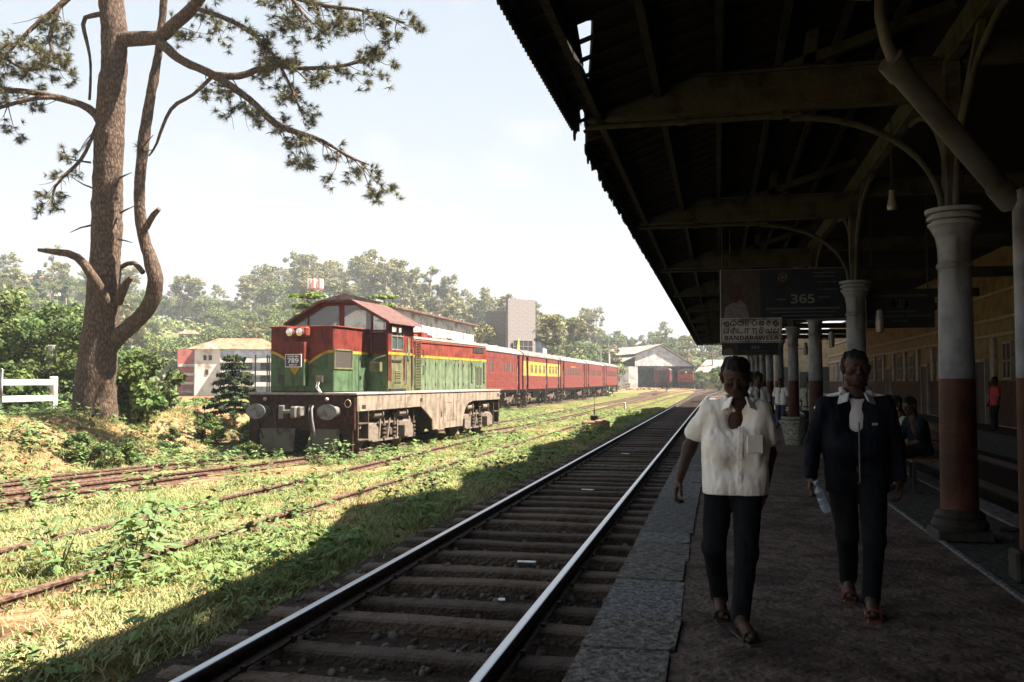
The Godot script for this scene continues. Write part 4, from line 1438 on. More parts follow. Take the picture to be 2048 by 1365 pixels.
# ---------------------------------------------------------------- coaches
func make_coach(label: String, at: Vector3, band: bool, doors: Array, wins: Array, roofkey: String, simple := false) -> Node3D:
	var red := mat("coach_red", Color(0.16, 0.032, 0.026), 0.55, 0.0, "mottle", 0.35)
	var red2 := mat("coach_red_deep", Color(0.17, 0.026, 0.02), 0.5, 0.0, "mottle", 0.3)
	var yellow := mat("coach_yellow", Color(0.5, 0.3, 0.06), 0.5, 0.0, "mottle", 0.3)
	var dark := mat("coach_dark", Color(0.04, 0.03, 0.027), 0.7, 0.0, "grime", 0.6)
	var paneM := mat("coach_pane", Color(0.035, 0.038, 0.036), 0.3, 0.0, "mottle", 0.3)
	var fram := mat("coach_frame", Color(0.45, 0.4, 0.36), 0.6, 0.0, "grime", 0.6)
	var roofm := mat(roofkey, Color(0.17, 0.16, 0.155) if roofkey == "coach_roof" else Color(0.24, 0.225, 0.215), 0.7, 0.0, "mottle", 0.3)
	var bog := mat("coach_bogie", Color(0.12, 0.095, 0.08), 0.8, 0.1, "rust", 0.8)
	for m in [red, red2, yellow]:
		weather(m, "streak", Vector3(0.5, 0.15, 0.35))
	weather(roofm, "stain", Vector3(0.4, 0.4, 0.2))
	var L := 15.2
	var t := thing("passenger_coach", label, "railway coach", at, 0.0, "red passenger coaches in the yard")
	var body := red if not band else red
	# openings sorted along the side
	var ops := []
	for d in doors:
		ops.append([d[0], d[1], 1.2, 3.5])
	for w in wins:
		ops.append([w[0], w[1], 2.36, 2.98])
	ops.sort_custom(func(a, b): return a[0] < b[0])
	var x := 1.45
	for s in [1.0, -1.0]:
		var lo := MB.new()
		var mid := MB.new()
		var up := MB.new()
		var p := 0.0
		var segs := []
		for o in ops:
			if o[2] < 2.0:   # door: splits all three rows
				segs.append([p, o[0]])
				p = o[1]
		segs.append([p, L])
		for sg in segs:
			lo.box(Vector3(s * x, 1.68, -(sg[0] + sg[1]) / 2), Vector3(0.06, 0.96, sg[1] - sg[0]))
			up.box(Vector3(s * x, 3.39, -(sg[0] + sg[1]) / 2), Vector3(0.06, 0.42, sg[1] - sg[0]))
			up.box(Vector3(s * x, 3.08, -(sg[0] + sg[1]) / 2), Vector3(0.06, 0.2, sg[1] - sg[0])) if not band else mid.box(Vector3(s * x, 3.08, -(sg[0] + sg[1]) / 2), Vector3(0.06, 0.2, sg[1] - sg[0]))
			mid.box(Vector3(s * x, 2.26, -(sg[0] + sg[1]) / 2), Vector3(0.06, 0.2, sg[1] - sg[0]))
			var q: float = sg[0]
			for w in wins:
				if w[0] >= sg[0] and w[1] <= sg[1]:
					mid.box(Vector3(s * x, 2.67, -(q + w[0]) / 2), Vector3(0.06, 0.62, w[0] - q))
					q = w[1]
			mid.box(Vector3(s * x, 2.67, -(q + sg[1]) / 2), Vector3(0.06, 0.62, sg[1] - q))
		for d in doors:
			up.box(Vector3(s * x, 3.55, -(d[0] + d[1]) / 2), Vector3(0.06, 0.1, d[1] - d[0]))
			var dm := MB.new()
			dm.box(Vector3(s * (x - 0.12), 2.35, -(d[0] + d[1]) / 2), Vector3(0.04, 2.3, d[1] - d[0]))
			var dob := obj("door", dm, red2 if not band else dark, t)
			if s > 0:
				var hr := MB.new()
				hr.cyl(Vector3(x + 0.05, 1.5, -d[0] + 0.06), Vector3(x + 0.05, 2.7, -d[0] + 0.06), 0.018, -1, 6)
				obj("handrail", hr, fram, dob)
		obj("side_lower", lo, body, t)
		obj("side_middle", mid, yellow if band else body, t)
		obj("side_upper", up, body, t)
		if s > 0 or not simple:
			for w in wins:
				var wm := MB.new()
				wm.box(Vector3(s * (x + 0.015), 2.67, -(w[0] + w[1]) / 2), Vector3(0.02, 0.62, w[1] - w[0]))
				var wo := obj("window", wm, paneM, t)
				if s > 0:
					var wf := MB.new()
					for e in [w[0], w[1]]:
						wf.box(Vector3(s * (x + 0.025), 2.67, -e), Vector3(0.03, 0.66, 0.035))
					for yy in [2.36, 2.78, 2.98]:
						wf.box(Vector3(s * (x + 0.02), yy, -(w[0] + w[1]) / 2), Vector3(0.025, 0.035, w[1] - w[0]))
					obj("frame", wf, yellow if band else red2, wo)
			for yy in [1.45, 1.68, 1.92, 2.14, 3.2]:
				var ml := MB.new()
				ml.box(Vector3(s * (x + 0.032), yy, -L / 2), Vector3(0.01, 0.02, L - 0.1))
				if yy > 3 or not band:
					obj("moulding", ml, red2, t)
	for e in [0.02, L - 0.02]:
		var em := MB.new()
		em.box(Vector3(0, 2.4, -e), Vector3(2.84, 2.4, 0.06))
		obj("end_wall", em, red2, t)
		var gm := MB.new()
		gm.box(Vector3(0, 2.3, -e + (0.3 if e < 1 else -0.3)), Vector3(1.0, 2.0, 0.5))
		obj("gangway", gm, dark, t)
	var rf := PackedVector2Array()
	for k in 13:
		var an := PI * k / 12.0
		rf.append(Vector2(cos(an) * 1.53, 3.56 + sin(an) * 0.52))
	var rb := MB.new()
	rb.prism(rf, -L - 0.05, 0.05)
	var ro := obj("roof", rb, roofm, t)
	for k in 5:
		var vm := MB.new()
		vm.bbox(Vector3(0.0, 4.1, -2.0 - k * 2.8), Vector3(0.35, 0.12, 0.5), 0.03)
		obj("roof_vent", vm, roofm, ro)
	var un := MB.new()
	un.box(Vector3(0, 1.1, -L / 2), Vector3(2.7, 0.2, L))
	un.box(Vector3(0, 0.75, -L * 0.42), Vector3(2.1, 0.5, 2.0))
	un.box(Vector3(0, 0.8, -L * 0.6), Vector3(1.6, 0.4, 1.2))
	obj("underframe", un, dark, t)
	for b in [2.6, L - 2.6]:
		var bm := MB.new()
		for s in [1.0, -1.0]:
			bm.prism(PackedVector2Array([Vector2(b - 1.5, 0.5), Vector2(b - 0.5, 0.55), Vector2(b - 0.35, 0.35), Vector2(b + 0.35, 0.35), Vector2(b + 0.5, 0.55), Vector2(b + 1.5, 0.5), Vector2(b + 1.5, 0.64), Vector2(b + 0.4, 0.8), Vector2(b - 0.4, 0.8), Vector2(b - 1.5, 0.64)]), s * 1.12 - 0.05, s * 1.12 + 0.05, Transform3D(SIDE, Vector3.ZERO))
			for q in [-1.05, 1.05]:
				bm.bbox(Vector3(s * 1.2, 0.45, -b - q), Vector3(0.2, 0.3, 0.34), 0.03)
			bm.box(Vector3(s * 1.25, 0.6, -b - 0.3), Vector3(0.08, 0.1, 1.1), Basis(Vector3(1, 0, 0), 0.45))
		for q in [-1.05, 1.05]:
			wheel_set(bm, b + q, 0.45)
		obj("bogie", bm, bog, t)
	for d in doors:
		for s in [1.0, -1.0]:
			var sm := MB.new()
			for e in [d[0], d[1]]:
				sm.box(Vector3(s * 1.4, 0.75, -e), Vector3(0.1, 0.85, 0.04))
			for yy in [0.35, 0.62, 0.9]:
				sm.box(Vector3(s * 1.42, yy, -(d[0] + d[1]) / 2), Vector3(0.24, 0.04, d[1] - d[0]))
			obj("step_ladder", sm, bog, t)
	return t

func make_coaches() -> void:
	var X := -14.62
	var w2 := []
	for c in [2.5, 4.0, 5.6, 7.3, 9.9, 11.3, 12.7]:
		w2.append([c, c + 0.78])
	var w1 := []
	for c in [2.6, 4.3, 6.0, 9.8, 11.3, 12.8]:
		w1.append([c, c + 0.8])
	var w3 := []
	for k in 11:
		w3.append([2.4 + k * 0.96, 2.4 + k * 0.96 + 0.6])
	var w4 := []
	for k in 10:
		if k != 5:
			w4.append([2.4 + k * 1.02, 2.4 + k * 1.02 + 0.65])
	var dd := [[0.9, 1.7], [8.5, 9.15], [14.0, 14.7]]
	var d2 := [[0.9, 1.7], [13.6, 14.4]]
	make_coach("plain red coach half hidden behind the locomotive, nearest of the row", Vector3(X, 0.22, -47.0), false, d2, w1, "coach_roof_pale")
	make_coach("red coach with a broad yellow window band, second in the row", Vector3(X, 0.22, -62.7), true, dd, w2, "coach_roof")
	var c3 := make_coach("red coach with eleven small windows, next beyond the yellow-banded coach", Vector3(X, 0.22, -78.4), false, d2, w3, "coach_roof_pale")
	var lt := MB.new()
	for k in 9:
		if k != 4:
			lt.box(Vector3(1.484, 3.1, -5.6 - k * 0.28), Vector3(0.008, 0.12, 0.17))
	obj("gold_lettering", lt, mats["coach_yellow"], c3)
	make_coach("plain red coach with pale window strip, second from the far end", Vector3(X, 0.25, -94.1), false, d2, w4, "coach_roof_pale")
	make_coach("plain red coach at the far end of the row, mostly hidden by the others", Vector3(X, 0.3, -109.8), false, d2, w3, "coach_roof", true)
	make_coach("dull red coach standing inside the open grey shed", Vector3(-10.6, 0.68, -181.0), false, [[0.8, 1.6], [8.0, 8.7]], w1, "coach_roof_pale", true)
	# red locomotive beside it
	var t := thing("shed_locomotive", "orange-red locomotive standing at the mouth of the grey shed", "locomotive", Vector3(-5.9, 0.62, -178.0), 0.06)
	var b := MB.new()
	b.bbox(Vector3(0, 2.35, -5), Vector3(2.8, 2.1, 10), 0.12)
	obj("body", b, mat("shed_loco_red", Color(0.3, 0.06, 0.02), 0.5, 0.0, "grime", 0.4), t)
	var r := MB.new()
	var rp := PackedVector2Array()
	for k in 9:
		rp.append(Vector2(cos(PI * k / 8.0) * 1.42, 3.38 + sin(PI * k / 8.0) * 0.4))
	r.prism(rp, -10, 0.05)
	obj("roof", r, mats["coach_roof_pale"], t)
	for x in [-0.75, 0.75]:
		var w := MB.new()
		w.box(Vector3(x, 2.95, 0.01), Vector3(0.75, 0.5, 0.03))
		obj("windscreen", w, mats["coach_pane"], t)
	var st := MB.new()
	st.box(Vector3(0, 1.75, 0.012), Vector3(2.6, 0.25, 0.03))
	obj("brown_band", st, mats["coach_red_deep"], t)
	var wh := MB.new()
	wh.bbox(Vector3(0, 3.1, 0.05), Vector3(0.3, 0.3, 0.1), 0.04)
	obj("headlight", wh, mats["plate_white"], t)
	var bb := MB.new()
	bb.box(Vector3(0, 1.0, -0.1), Vector3(2.7, 0.55, 0.2))
	for x in [-0.95, 0.95]:
		bb.cyl(Vector3(x, 1.05, 0), Vector3(x, 1.05, 0.5), 0.09, -1, 10)
		bb.cyl(Vector3(x, 1.05, 0.5), Vector3(x, 1.05, 0.54), 0.22, -1, 14)
	obj("buffer_beam", bb, mats["coach_dark"], t)
	var bo := MB.new()
	bo.box(Vector3(0, 0.7, -5), Vector3(2.2, 0.6, 9))
	for q in [1.5, 3.0, 7.0, 8.5]:
		wheel_set(bo, q, 0.45)
	obj("bogie", bo, mats["coach_bogie"], t)

# ---------------------------------------------------------------- shed and buildings
func make_shed() -> void:
	var sheet_m := mat("shed_sheet", Color(0.55, 0.5, 0.5), 0.6, 0.0, "mottle", 0.12)
	var roofm := mat("shed_roof", Color(0.27, 0.23, 0.2), 0.75, 0.0, "grime", 0.15)
	var dark := mat("shed_dark", Color(0.03, 0.03, 0.03), 0.8, 0.0, "")
	var t := thing("engine_shed", "big pale grey corrugated engine shed with open front at the end of the yard", "shed", Vector3(-11.5, 0.5, -188.0), deg_to_rad(26))
	var g := MB.new()
	g.prism(PackedVector2Array([Vector2(-5.2, 4.6), Vector2(7.4, 4.6), Vector2(0.2, 8.7), Vector2(-4.2, 7.2), Vector2(-5.2, 6.6)]), -0.1, 0.0)
	obj("gable_front", g, sheet_m, t)
	for k in 12:
		var rb := MB.new()
		rb.box(Vector3(-4.8 + k * 1.0, 4.9, 0.02), Vector3(0.06, 0.6, 0.04))
		obj("sheet_rib", rb, sheet_m, t)
	var r := MB.new()
	r.prism(PackedVector2Array([Vector2(-5.4, 6.9), Vector2(0.2, 8.85), Vector2(7.8, 4.5), Vector2(7.8, 4.65), Vector2(0.2, 9.02), Vector2(-5.4, 7.05)]), -36, 0.4)
	obj("main_roof", r, roofm, t)
	var r2 := MB.new()
	r2.prism(PackedVector2Array([Vector2(-9.8, 4.5), Vector2(-5.2, 6.5), Vector2(-5.2, 6.62), Vector2(-9.8, 4.62)]), -36, 0.4)
	obj("side_roof", r2, roofm, t)
	for k in 5:
		var w := MB.new()
		w.box(Vector3(-9.1 + k * 1.0, 2.3, 0), Vector3(0.97, 4.4, 0.08))
		obj("wall_panel", w, sheet_m if k > 2 else mat("shed_wall_grey", Color(0.22, 0.21, 0.22), 0.7, 0.0, "grime", 0.15), t)
	var sw := MB.new()
	sw.box(Vector3(-9.6, 2.3, -18), Vector3(0.12, 4.4, 36))
	sw.box(Vector3(7.5, 2.3, -18), Vector3(0.12, 4.4, 36))
	sw.box(Vector3(-1, 3.6, -36), Vector3(17, 7, 0.12))
	obj("wall", sw, mats["shed_wall_grey"], t)
	for x in [-4.9, 0.6, 7.3]:
		var p := MB.new()
		p.box(Vector3(x, 2.3, -0.1), Vector3(0.22, 4.6, 0.22))
		obj("post", p, dark, t)
	var wb := MB.new()
	wb.bbox(Vector3.ZERO, Vector3(1.6, 1.3, 0.6), 0.03)
	var o := obj("white_cabinet", wb, mat("cabinet_white", Color(0.55, 0.5, 0.45), 0.7, 0.0, "grime", 0.5))
	o.position = Vector3(-17.6, 1.1, -183.5)
	tag(o, "squat white cabinet in the grass before the shed wall", "cabinet")
	var rub := MB.new()
	rng.seed = 12
	for k in 60:
		rub.ball(Vector3(rng.randf_range(-3.5, 2.5), rng.randf_range(0, 0.25), rng.randf_range(-0.8, 0.8)), Vector3(0.35, 0.2, 0.3) * rng.randf_range(0.4, 1.0), 3)
	var ro := obj("rubble_heap", rub, mat("rubble", Color(0.36, 0.26, 0.19), 0.95, 0.0, "soil", 0.6))
	ro.position = Vector3(-13.0, 0.5, -172.0)
	tag(ro, "low heap of pinkish rubble in front of the shed coach", "rubble", "", "stuff")

func block(called: String, label: String, cat: String, at: Vector3, turn: float) -> Node3D:
	return thing(called, label, cat, at, turn)

func hip(mb: MB, w: float, d: float, y0: float, y1: float, over: float, ridge: float) -> void:
	var a := Vector3(-w / 2 - over, y0, d / 2 + over)
	var b := Vector3(w / 2 + over, y0, d / 2 + over)
	var c := Vector3(w / 2 + over, y0, -d / 2 - over)
	var e := Vector3(-w / 2 - over, y0, -d / 2 - over)
	var r0 := Vector3(-ridge / 2, y1, 0)
	var r1 := Vector3(ridge / 2, y1, 0)
	mb.quad(a, b, r1, r0)
	mb.quad(c, e, r0, r1)
	mb.tri(b, c, r1)
	mb.tri(e, a, r0)
	mb.quad(e, c, b, a)

func house(label: String, at: Vector3, turn: float, w: float, h: float, d: float, rise: float, wallm: Material, roofm: Material, nw: int, group := "") -> Node3D:
	var t := thing("house", label, "house", at, turn, group)
	var b := MB.new()
	b.box(Vector3(0, h / 2 - 0.75, 0), Vector3(w, h + 1.5, d))
	obj("wall", b, wallm, t)
	var r := MB.new()
	hip(r, w, d, h, h + rise, 0.4, w * 0.6)
	obj("roof", r, roofm, t)
	for k in nw:
		var wi := MB.new()
		wi.box(Vector3(-w / 2 + w * (k + 0.5) / nw, h * 0.55, d / 2), Vector3(w / nw * 0.45, h * 0.35, 0.08))
		obj("window", wi, mats["shed_dark"], t)
	return t

func make_buildings() -> void:
	var white := mat("plaster_white", Color(0.62, 0.6, 0.58), 0.8, 0.0, "grime", 0.15)
	var blue := mat("plaster_blue", Color(0.4, 0.45, 0.55), 0.8, 0.0, "mottle", 0.2)
	var tile := mat("tile_red", Color(0.3, 0.13, 0.085), 0.85, 0.0, "grime", 0.3)
	var pink := mat("plaster_pink", Color(0.45, 0.14, 0.12), 0.8, 0.0, "mottle", 0.2)
	var grey := mat("concrete_grey", Color(0.235, 0.21, 0.21), 0.85, 0.0, "mottle", 0.8)
	var grey2 := mat("concrete_deep", Color(0.22, 0.21, 0.215), 0.85, 0.0, "mottle", 0.8)
	var dark: Material = mats["shed_dark"]
	var cream := mat("plaster_cream", Color(0.5, 0.4, 0.24), 0.85, 0.0, "grime", 0.2)
	# white villa left of the locomotive
	var t := thing("villa", "white two-storey villa with red hipped roof just left of the locomotive", "house", Vector3(-47.9, -0.3, -86.7), deg_to_rad(22))
	var b := MB.new()
	b.box(Vector3(0, 2.7, 0), Vector3(8.0, 5.4, 7))
	obj("wall", b, blue, t)
	var r := MB.new()
	hip(r, 8.4, 7.4, 5.45, 6.7, 0.5, 4.2)
	obj("roof", r, tile, t)
	var gb := MB.new()
	gb.prism(PackedVector2Array([Vector2(-3.9, 5.3), Vector2(-1.4, 5.3), Vector2(-2.65, 6.05)]), 3.4, 4.05)
	gb.box(Vector3(-2.65, 2.6, 3.7), Vector3(2.4, 5.4, 0.5))
	obj("gabled_bay", gb, white, t)
	for y in [0.9, 2.0, 3.1, 4.35]:
		var sl := MB.new()
		sl.box(Vector3(1.4, y, 4.1), Vector3(5.6, 0.42, 1.0))
		obj("balcony", sl, white, t)
	for k in 6:
		var wi := MB.new()
		wi.box(Vector3(-0.6 + (k % 3) * 1.7, 2.55 + (k / 3) * 1.25, 3.52), Vector3(0.9, 0.75, 0.1))
		obj("window", wi, dark, t)
	for q in [[-2.9, 4.6], [-2.4, 4.6], [-2.7, 3.2]]:
		var w3 := MB.new()
		w3.box(Vector3(q[0], q[1], 3.96), Vector3(0.3, 0.5, 0.06))
		obj("window", w3, dark, t)
	var pk := thing("annex", "narrow pink and white annex at the left end of the white villa", "building", Vector3(-53.2, -0.3, -86.0), deg_to_rad(22))
	var pb := MB.new()
	pb.box(Vector3(0, 2.6, 0), Vector3(2.0, 5.9, 3.0))
	obj("wall", pb, pink, pk)
	for y in [1.2, 2.1, 3.0, 3.9]:
		var sl2 := MB.new()
		sl2.box(Vector3(0, y, 1.6), Vector3(1.7, 0.25, 0.3))
		obj("balcony", sl2, white, pk)
	# long white warehouse behind locomotive and coaches
	var wh := thing("warehouse", "long white warehouse with low dark roof behind the locomotive", "warehouse", Vector3(-29.0, 0, -82.0))
	var wb := MB.new()
	wb.box(Vector3(0, 3.9, 0), Vector3(7.4, 8.0, 25.5))
	obj("wall", wb, white, wh)
	var wr := MB.new()
	wr.prism(PackedVector2Array([Vector2(-4.2, 7.8), Vector2(4.3, 7.8), Vector2(4.3, 7.95), Vector2(0, 9.0), Vector2(-4.2, 7.95)]), -13.2, 13.2)
	obj("roof", wr, mat("warehouse_roof", Color(0.13, 0.075, 0.06), 0.8, 0.0, "grime", 0.2), wh)
	for k in 5:
		var vt := MB.new()
		vt.box(Vector3(3.72, 6.6, 9.5 - k * 4.6), Vector3(0.06, 0.9, 0.5))
		obj("vent", vt, grey, wh)
	# grey concrete slabs with a gabled hall between them
	var tw := thing("concrete_tower", "tall pale grey concrete slab tower above the yellow-banded coach", "tower", Vector3(-22.9, 0, -107.6), deg_to_rad(45))
	var tb := MB.new()
	tb.box(Vector3(0, 5.9, 0), Vector3(3.9, 11.7, 0.5))
	obj("wall", tb, grey, tw)
	var tg := MB.new()
	tg.box(Vector3(0.05, 6.1, 0.4), Vector3(2.7, 1.5, 0.06))
	var tgo := obj("window", tg, dark, tw)
	var tm := MB.new()
	for k in 5:
		tm.box(Vector3(-1.3 + k * 0.675, 6.1, 0.45), Vector3(0.06, 1.5, 0.05))
	for y in [5.36, 6.1, 6.84]:
		tm.box(Vector3(0.05, y, 0.452), Vector3(2.7, 0.06, 0.05))
	obj("frame", tm, grey, tgo)
	var yc := MB.new()
	yc.prism(PackedVector2Array([Vector2(-0.92, 5.4), Vector2(-0.45, 5.4), Vector2(-0.55, 7.1), Vector2(-0.7, 7.15)]), 0.5, 0.54)
	obj("yellow_cloth", yc, mat("cloth_yellow", Color(0.5, 0.33, 0.08), 0.8, 0.0, ""), tw)
	var t2 := thing("concrete_block", "lower dark grey concrete slab left of the tall tower", "tower", Vector3(-25.9, 0, -108.8), deg_to_rad(-8))
	var tb2 := MB.new()
	tb2.box(Vector3(0, 5.2, 0), Vector3(3.1, 10.5, 0.8))
	obj("wall", tb2, grey2, t2)
	var tb3 := MB.new()
	tb3.box(Vector3(0.5, 8.4, 0.42), Vector3(1.8, 1.4, 0.08))
	obj("pale_panel", tb3, grey, t2)
	var hl := thing("gabled_hall", "shaded bluish gabled hall at the foot of the grey tower", "building", Vector3(-24.0, 0, -109.5), deg_to_rad(5))
	var hb := MB.new()
	hb.prism(PackedVector2Array([Vector2(-3.2, 0), Vector2(3.2, 0), Vector2(3.2, 6.9), Vector2(0, 8.7), Vector2(-3.2, 6.9)]), -7, 0)
	obj("wall", hb, blue, hl)
	var hr := MB.new()
	hr.prism(PackedVector2Array([Vector2(-3.6, 6.7), Vector2(0, 8.75), Vector2(3.6, 6.7), Vector2(3.6, 6.85), Vector2(0, 8.95), Vector2(-3.6, 6.85)]), -7.2, 0.6)
	obj("roof", hr, mat("hall_roof", Color(0.25, 0.2, 0.19), 0.8, 0.0, "grime", 0.3), hl)
	# yellow cottage beyond the shed
	var yh := house("yellow cottage with grey roof beyond the shed, half hidden by the cream-shirted man", Vector3(0.5, 0.6, -196.0), 0.0, 9.5, 3.3, 6, 2.6, mat("cottage_yellow", Color(0.42, 0.33, 0.1), 0.85, 0.0, "mottle", 0.2), mat("cottage_roof", Color(0.33, 0.26, 0.23), 0.8, 0.0, "grime", 0.2), 4)
	# houses on the hillside
	var hs := [
		[85, 553, 172, 4.6, 1.9, "low house with white roof and red wall high among the trees left of the pine", white, tile],
		[427, 650, 132, 1.5, 1.3, "little cream house on the slope above the white villa", cream, white],
		[392, 598, 195, 5.0, 1.6, "brownish house among the trees right of the forked pine", cream, tile],
		[378, 668, 150, 2.4, 1.0, "low house with pale red roof on the slope left of the cream house", cream, tile],
		[1222, 678, 178, 2.8, 1.8, "small white-roofed house on the slope above the shed", tile, white],
		[12, 597, 150, 3.0, 1.6, "pale roofed house at the far left edge", white, tile],
		[1160, 645, 225, 3.0, 1.4, "tiny pink-roofed house on the hill right of the grey tower", cream, tile],
		[868, 610, 215, 2.6, 1.2, "tiny red-roofed house in the wood above the warehouse", cream, tile],
	]
	for q in hs:
		var best := [1e9, q[2]]   # the distance along its bearing at which the slope carries it
		for k in 78:
			var dd := 110.0 + k * 2.0
			var pt := at_px(q[0], 0, dd)
			var want: float = 1.95 + (764.0 - q[1]) / 1850.0 * dd - q[4] * dd / q[2] * 0.9
			var miss: float = abs(hill(pt.x, pt.z) + 0.4 - want)
			if miss < best[0]:
				best = [miss, dd]
		var p := at_px(q[0], 0, best[1])
		var sc: float = best[1] / q[2]
		house(q[5], Vector3(p.x, max(hill(p.x, p.z) + 0.2, 1.95 + (764.0 - q[1]) / 1850.0 * best[1] - q[4] * sc * 0.9 - 1.0), p.z), deg_to_rad(12), q[3] * sc, q[4] * sc, 3.0 * sc, 0.7 * sc, q[6], q[7], 2, "houses on the wooded hillside")
	# radio tower on the ridge
	var rt := thing("radio_tower", "red and white lattice radio tower with drum antennas on the ridge", "tower", Vector3(-68.0, 9.5, -148.5), 0.3)
	var lw := mat("tower_white", Color(0.6, 0.58, 0.57), 0.6, 0.0, "")
	var lr := mat("tower_red", Color(0.32, 0.07, 0.05), 0.6, 0.0, "")
	for sec in 5:
		var lm := MB.new()
		var y0 := sec * 2.0
		var a0 := 1.1 - 0.12 * sec
		var a1 := 1.1 - 0.12 * (sec + 1)
		var cs := [Vector2(1, 1), Vector2(1, -1), Vector2(-1, -1), Vector2(-1, 1)]
		for k in 4:
			var p: Vector2 = cs[k]
			var n: Vector2 = cs[(k + 1) % 4]
			lm.cyl(Vector3(p.x * a0, y0, p.y * a0), Vector3(p.x * a1, y0 + 2, p.y * a1), 0.08, -1, 5)
			lm.cyl(Vector3(p.x * a0, y0, p.y * a0), Vector3(n.x * a1, y0 + 2, n.y * a1), 0.05, -1, 5)
			lm.cyl(Vector3(n.x * a0, y0, n.y * a0), Vector3(p.x * a1, y0 + 2, p.y * a1), 0.05, -1, 5)
			lm.cyl(Vector3(p.x * a0, y0, p.y * a0), Vector3(n.x * a0, y0, n.y * a0), 0.05, -1, 5)
		obj("lattice_section", lm, lr if sec % 2 == 0 else lw, rt)
	for k in 8:
		var an := MB.new()
		var ang := TAU * k / 8
		an.bbox(Vector3(cos(ang) * 1.15, 9.4, sin(ang) * 1.15), Vector3(0.4, 1.7, 0.4), 0.06)
		obj("antenna", an, lw if k % 2 == 0 else mat("antenna_pink", Color(0.5, 0.3, 0.28), 0.6, 0.0, ""), rt)
	var pl := MB.new()
	pl.cyl(Vector3(0, 8.3, 0), Vector3(0, 8.4, 0), 1.4, -1, 14)
	obj("platform", pl, lr, rt)
	# telegraph poles and an H frame
	var pm := mat("pole_wood", Color(0.16, 0.11, 0.085), 0.85, 0.0, "grime", 0.8)
	var ps := [[1376, 744, 700, 205, "thin pole right of the shed roof"], [1425, 776, 676, 190, "tall dark pole beside the round green tree at the canopy end"]]
	for q in ps:
		var u2: float = (q[0] - 1024.0) / 1850.0 * q[3]
		var o := MB.new()
		var hh: float = (q[1] - q[2]) / 1850.0 * q[3]
		o.cyl(Vector3(0, -1, 0), Vector3(0, hh, 0), 0.16, 0.12, 8)
		var ob := obj("telegraph_pole", o, pm)
		ob.position = Vector3(u2 * 0.9761 - q[3] * 0.2174, 1.95 + (764.0 - q[1]) / 1850.0 * q[3], -u2 * 0.2174 - q[3] * 0.9761)
		tag(ob, q[4], "pole", "poles beyond the yard")
	var hp := thing("signal_frame", "white H-shaped frame of two posts and a crossbar above the last coaches", "frame", Vector3(-15.6, 0.3, -131.0))
	for x in [-0.6, 0.55]:
		var o2 := MB.new()
		o2.cyl(Vector3(x, 0, 0), Vector3(x, 6.3, 0), 0.12, -1, 8)
		obj("post", o2, lw, hp)
	var o3 := MB.new()
	o3.box(Vector3(0, 6.2, 0), Vector3(2.0, 0.16, 0.2))
	obj("crossbar", o3, lw, hp)

# ---------------------------------------------------------------- foliage
func leaf_mesh(sd: int, clumps: Array, per: int, size: float, tone: Color, vary := 0.35, long := 1.5, up := 0.35) -> ArrayMesh:
	# clumps: [centre, radii]; small leaf-sized faces through each clump's volume, denser towards its skin
	var r := RandomNumberGenerator.new()
	r.seed = sd
	var v := PackedVector3Array()
	var n := PackedVector3Array()
	var c := PackedColorArray()
	var ix := PackedInt32Array()
	for cl in clumps:
		var ct: Vector3 = cl[0]
		var rad: Vector3 = cl[1]
		var ctone := tone * r.randf_range(1.0 - vary, 1.0 + vary)
		ctone = ctone.lerp(Color(ctone.g * 1.15, ctone.g, ctone.b), r.randf() * 0.4)
		for k in per:
			var d := Vector3(r.randfn(), r.randfn(), r.randfn()).normalized()
			var q := ct + d * rad * (pow(r.randf(), 0.4) + 0.35 * r.randf() * r.randf())
			var nn := (Vector3(r.randfn(), r.randfn() + up, r.randfn()).normalized() * 0.8 + d * 0.7).normalized()
			var ax := Vector3(r.randfn(), r.randfn() * 0.6 - 0.2, r.randfn())
			ax = (ax - nn * ax.dot(nn)).normalized()
			var bx := nn.cross(ax)
			var s := size * r.randf_range(0.6, 1.35)
			var col := ctone * r.randf_range(0.75, 1.25)
			var sn := (nn + d * 0.5).normalized()
			var k0 := v.size()
			v.append(q - ax * s * 0.5 * long)
			v.append(q + bx * s * 0.42 - nn * s * 0.06)
			v.append(q + ax * s * 0.5 * long - nn * s * 0.12)
			v.append(q - bx * s * 0.42 - nn * s * 0.06)
			for m in 4:
				n.append(sn)
				c.append(col)
			ix.append_array([k0, k0 + 1, k0 + 2, k0, k0 + 2, k0 + 3])
	var a := []
	a.resize(Mesh.ARRAY_MAX)
	a[Mesh.ARRAY_VERTEX] = v
	a[Mesh.ARRAY_NORMAL] = n
	a[Mesh.ARRAY_COLOR] = c
	a[Mesh.ARRAY_INDEX] = ix
	var m2 := ArrayMesh.new()
	m2.add_surface_from_arrays(Mesh.PRIMITIVE_TRIANGLES, a)
	return m2

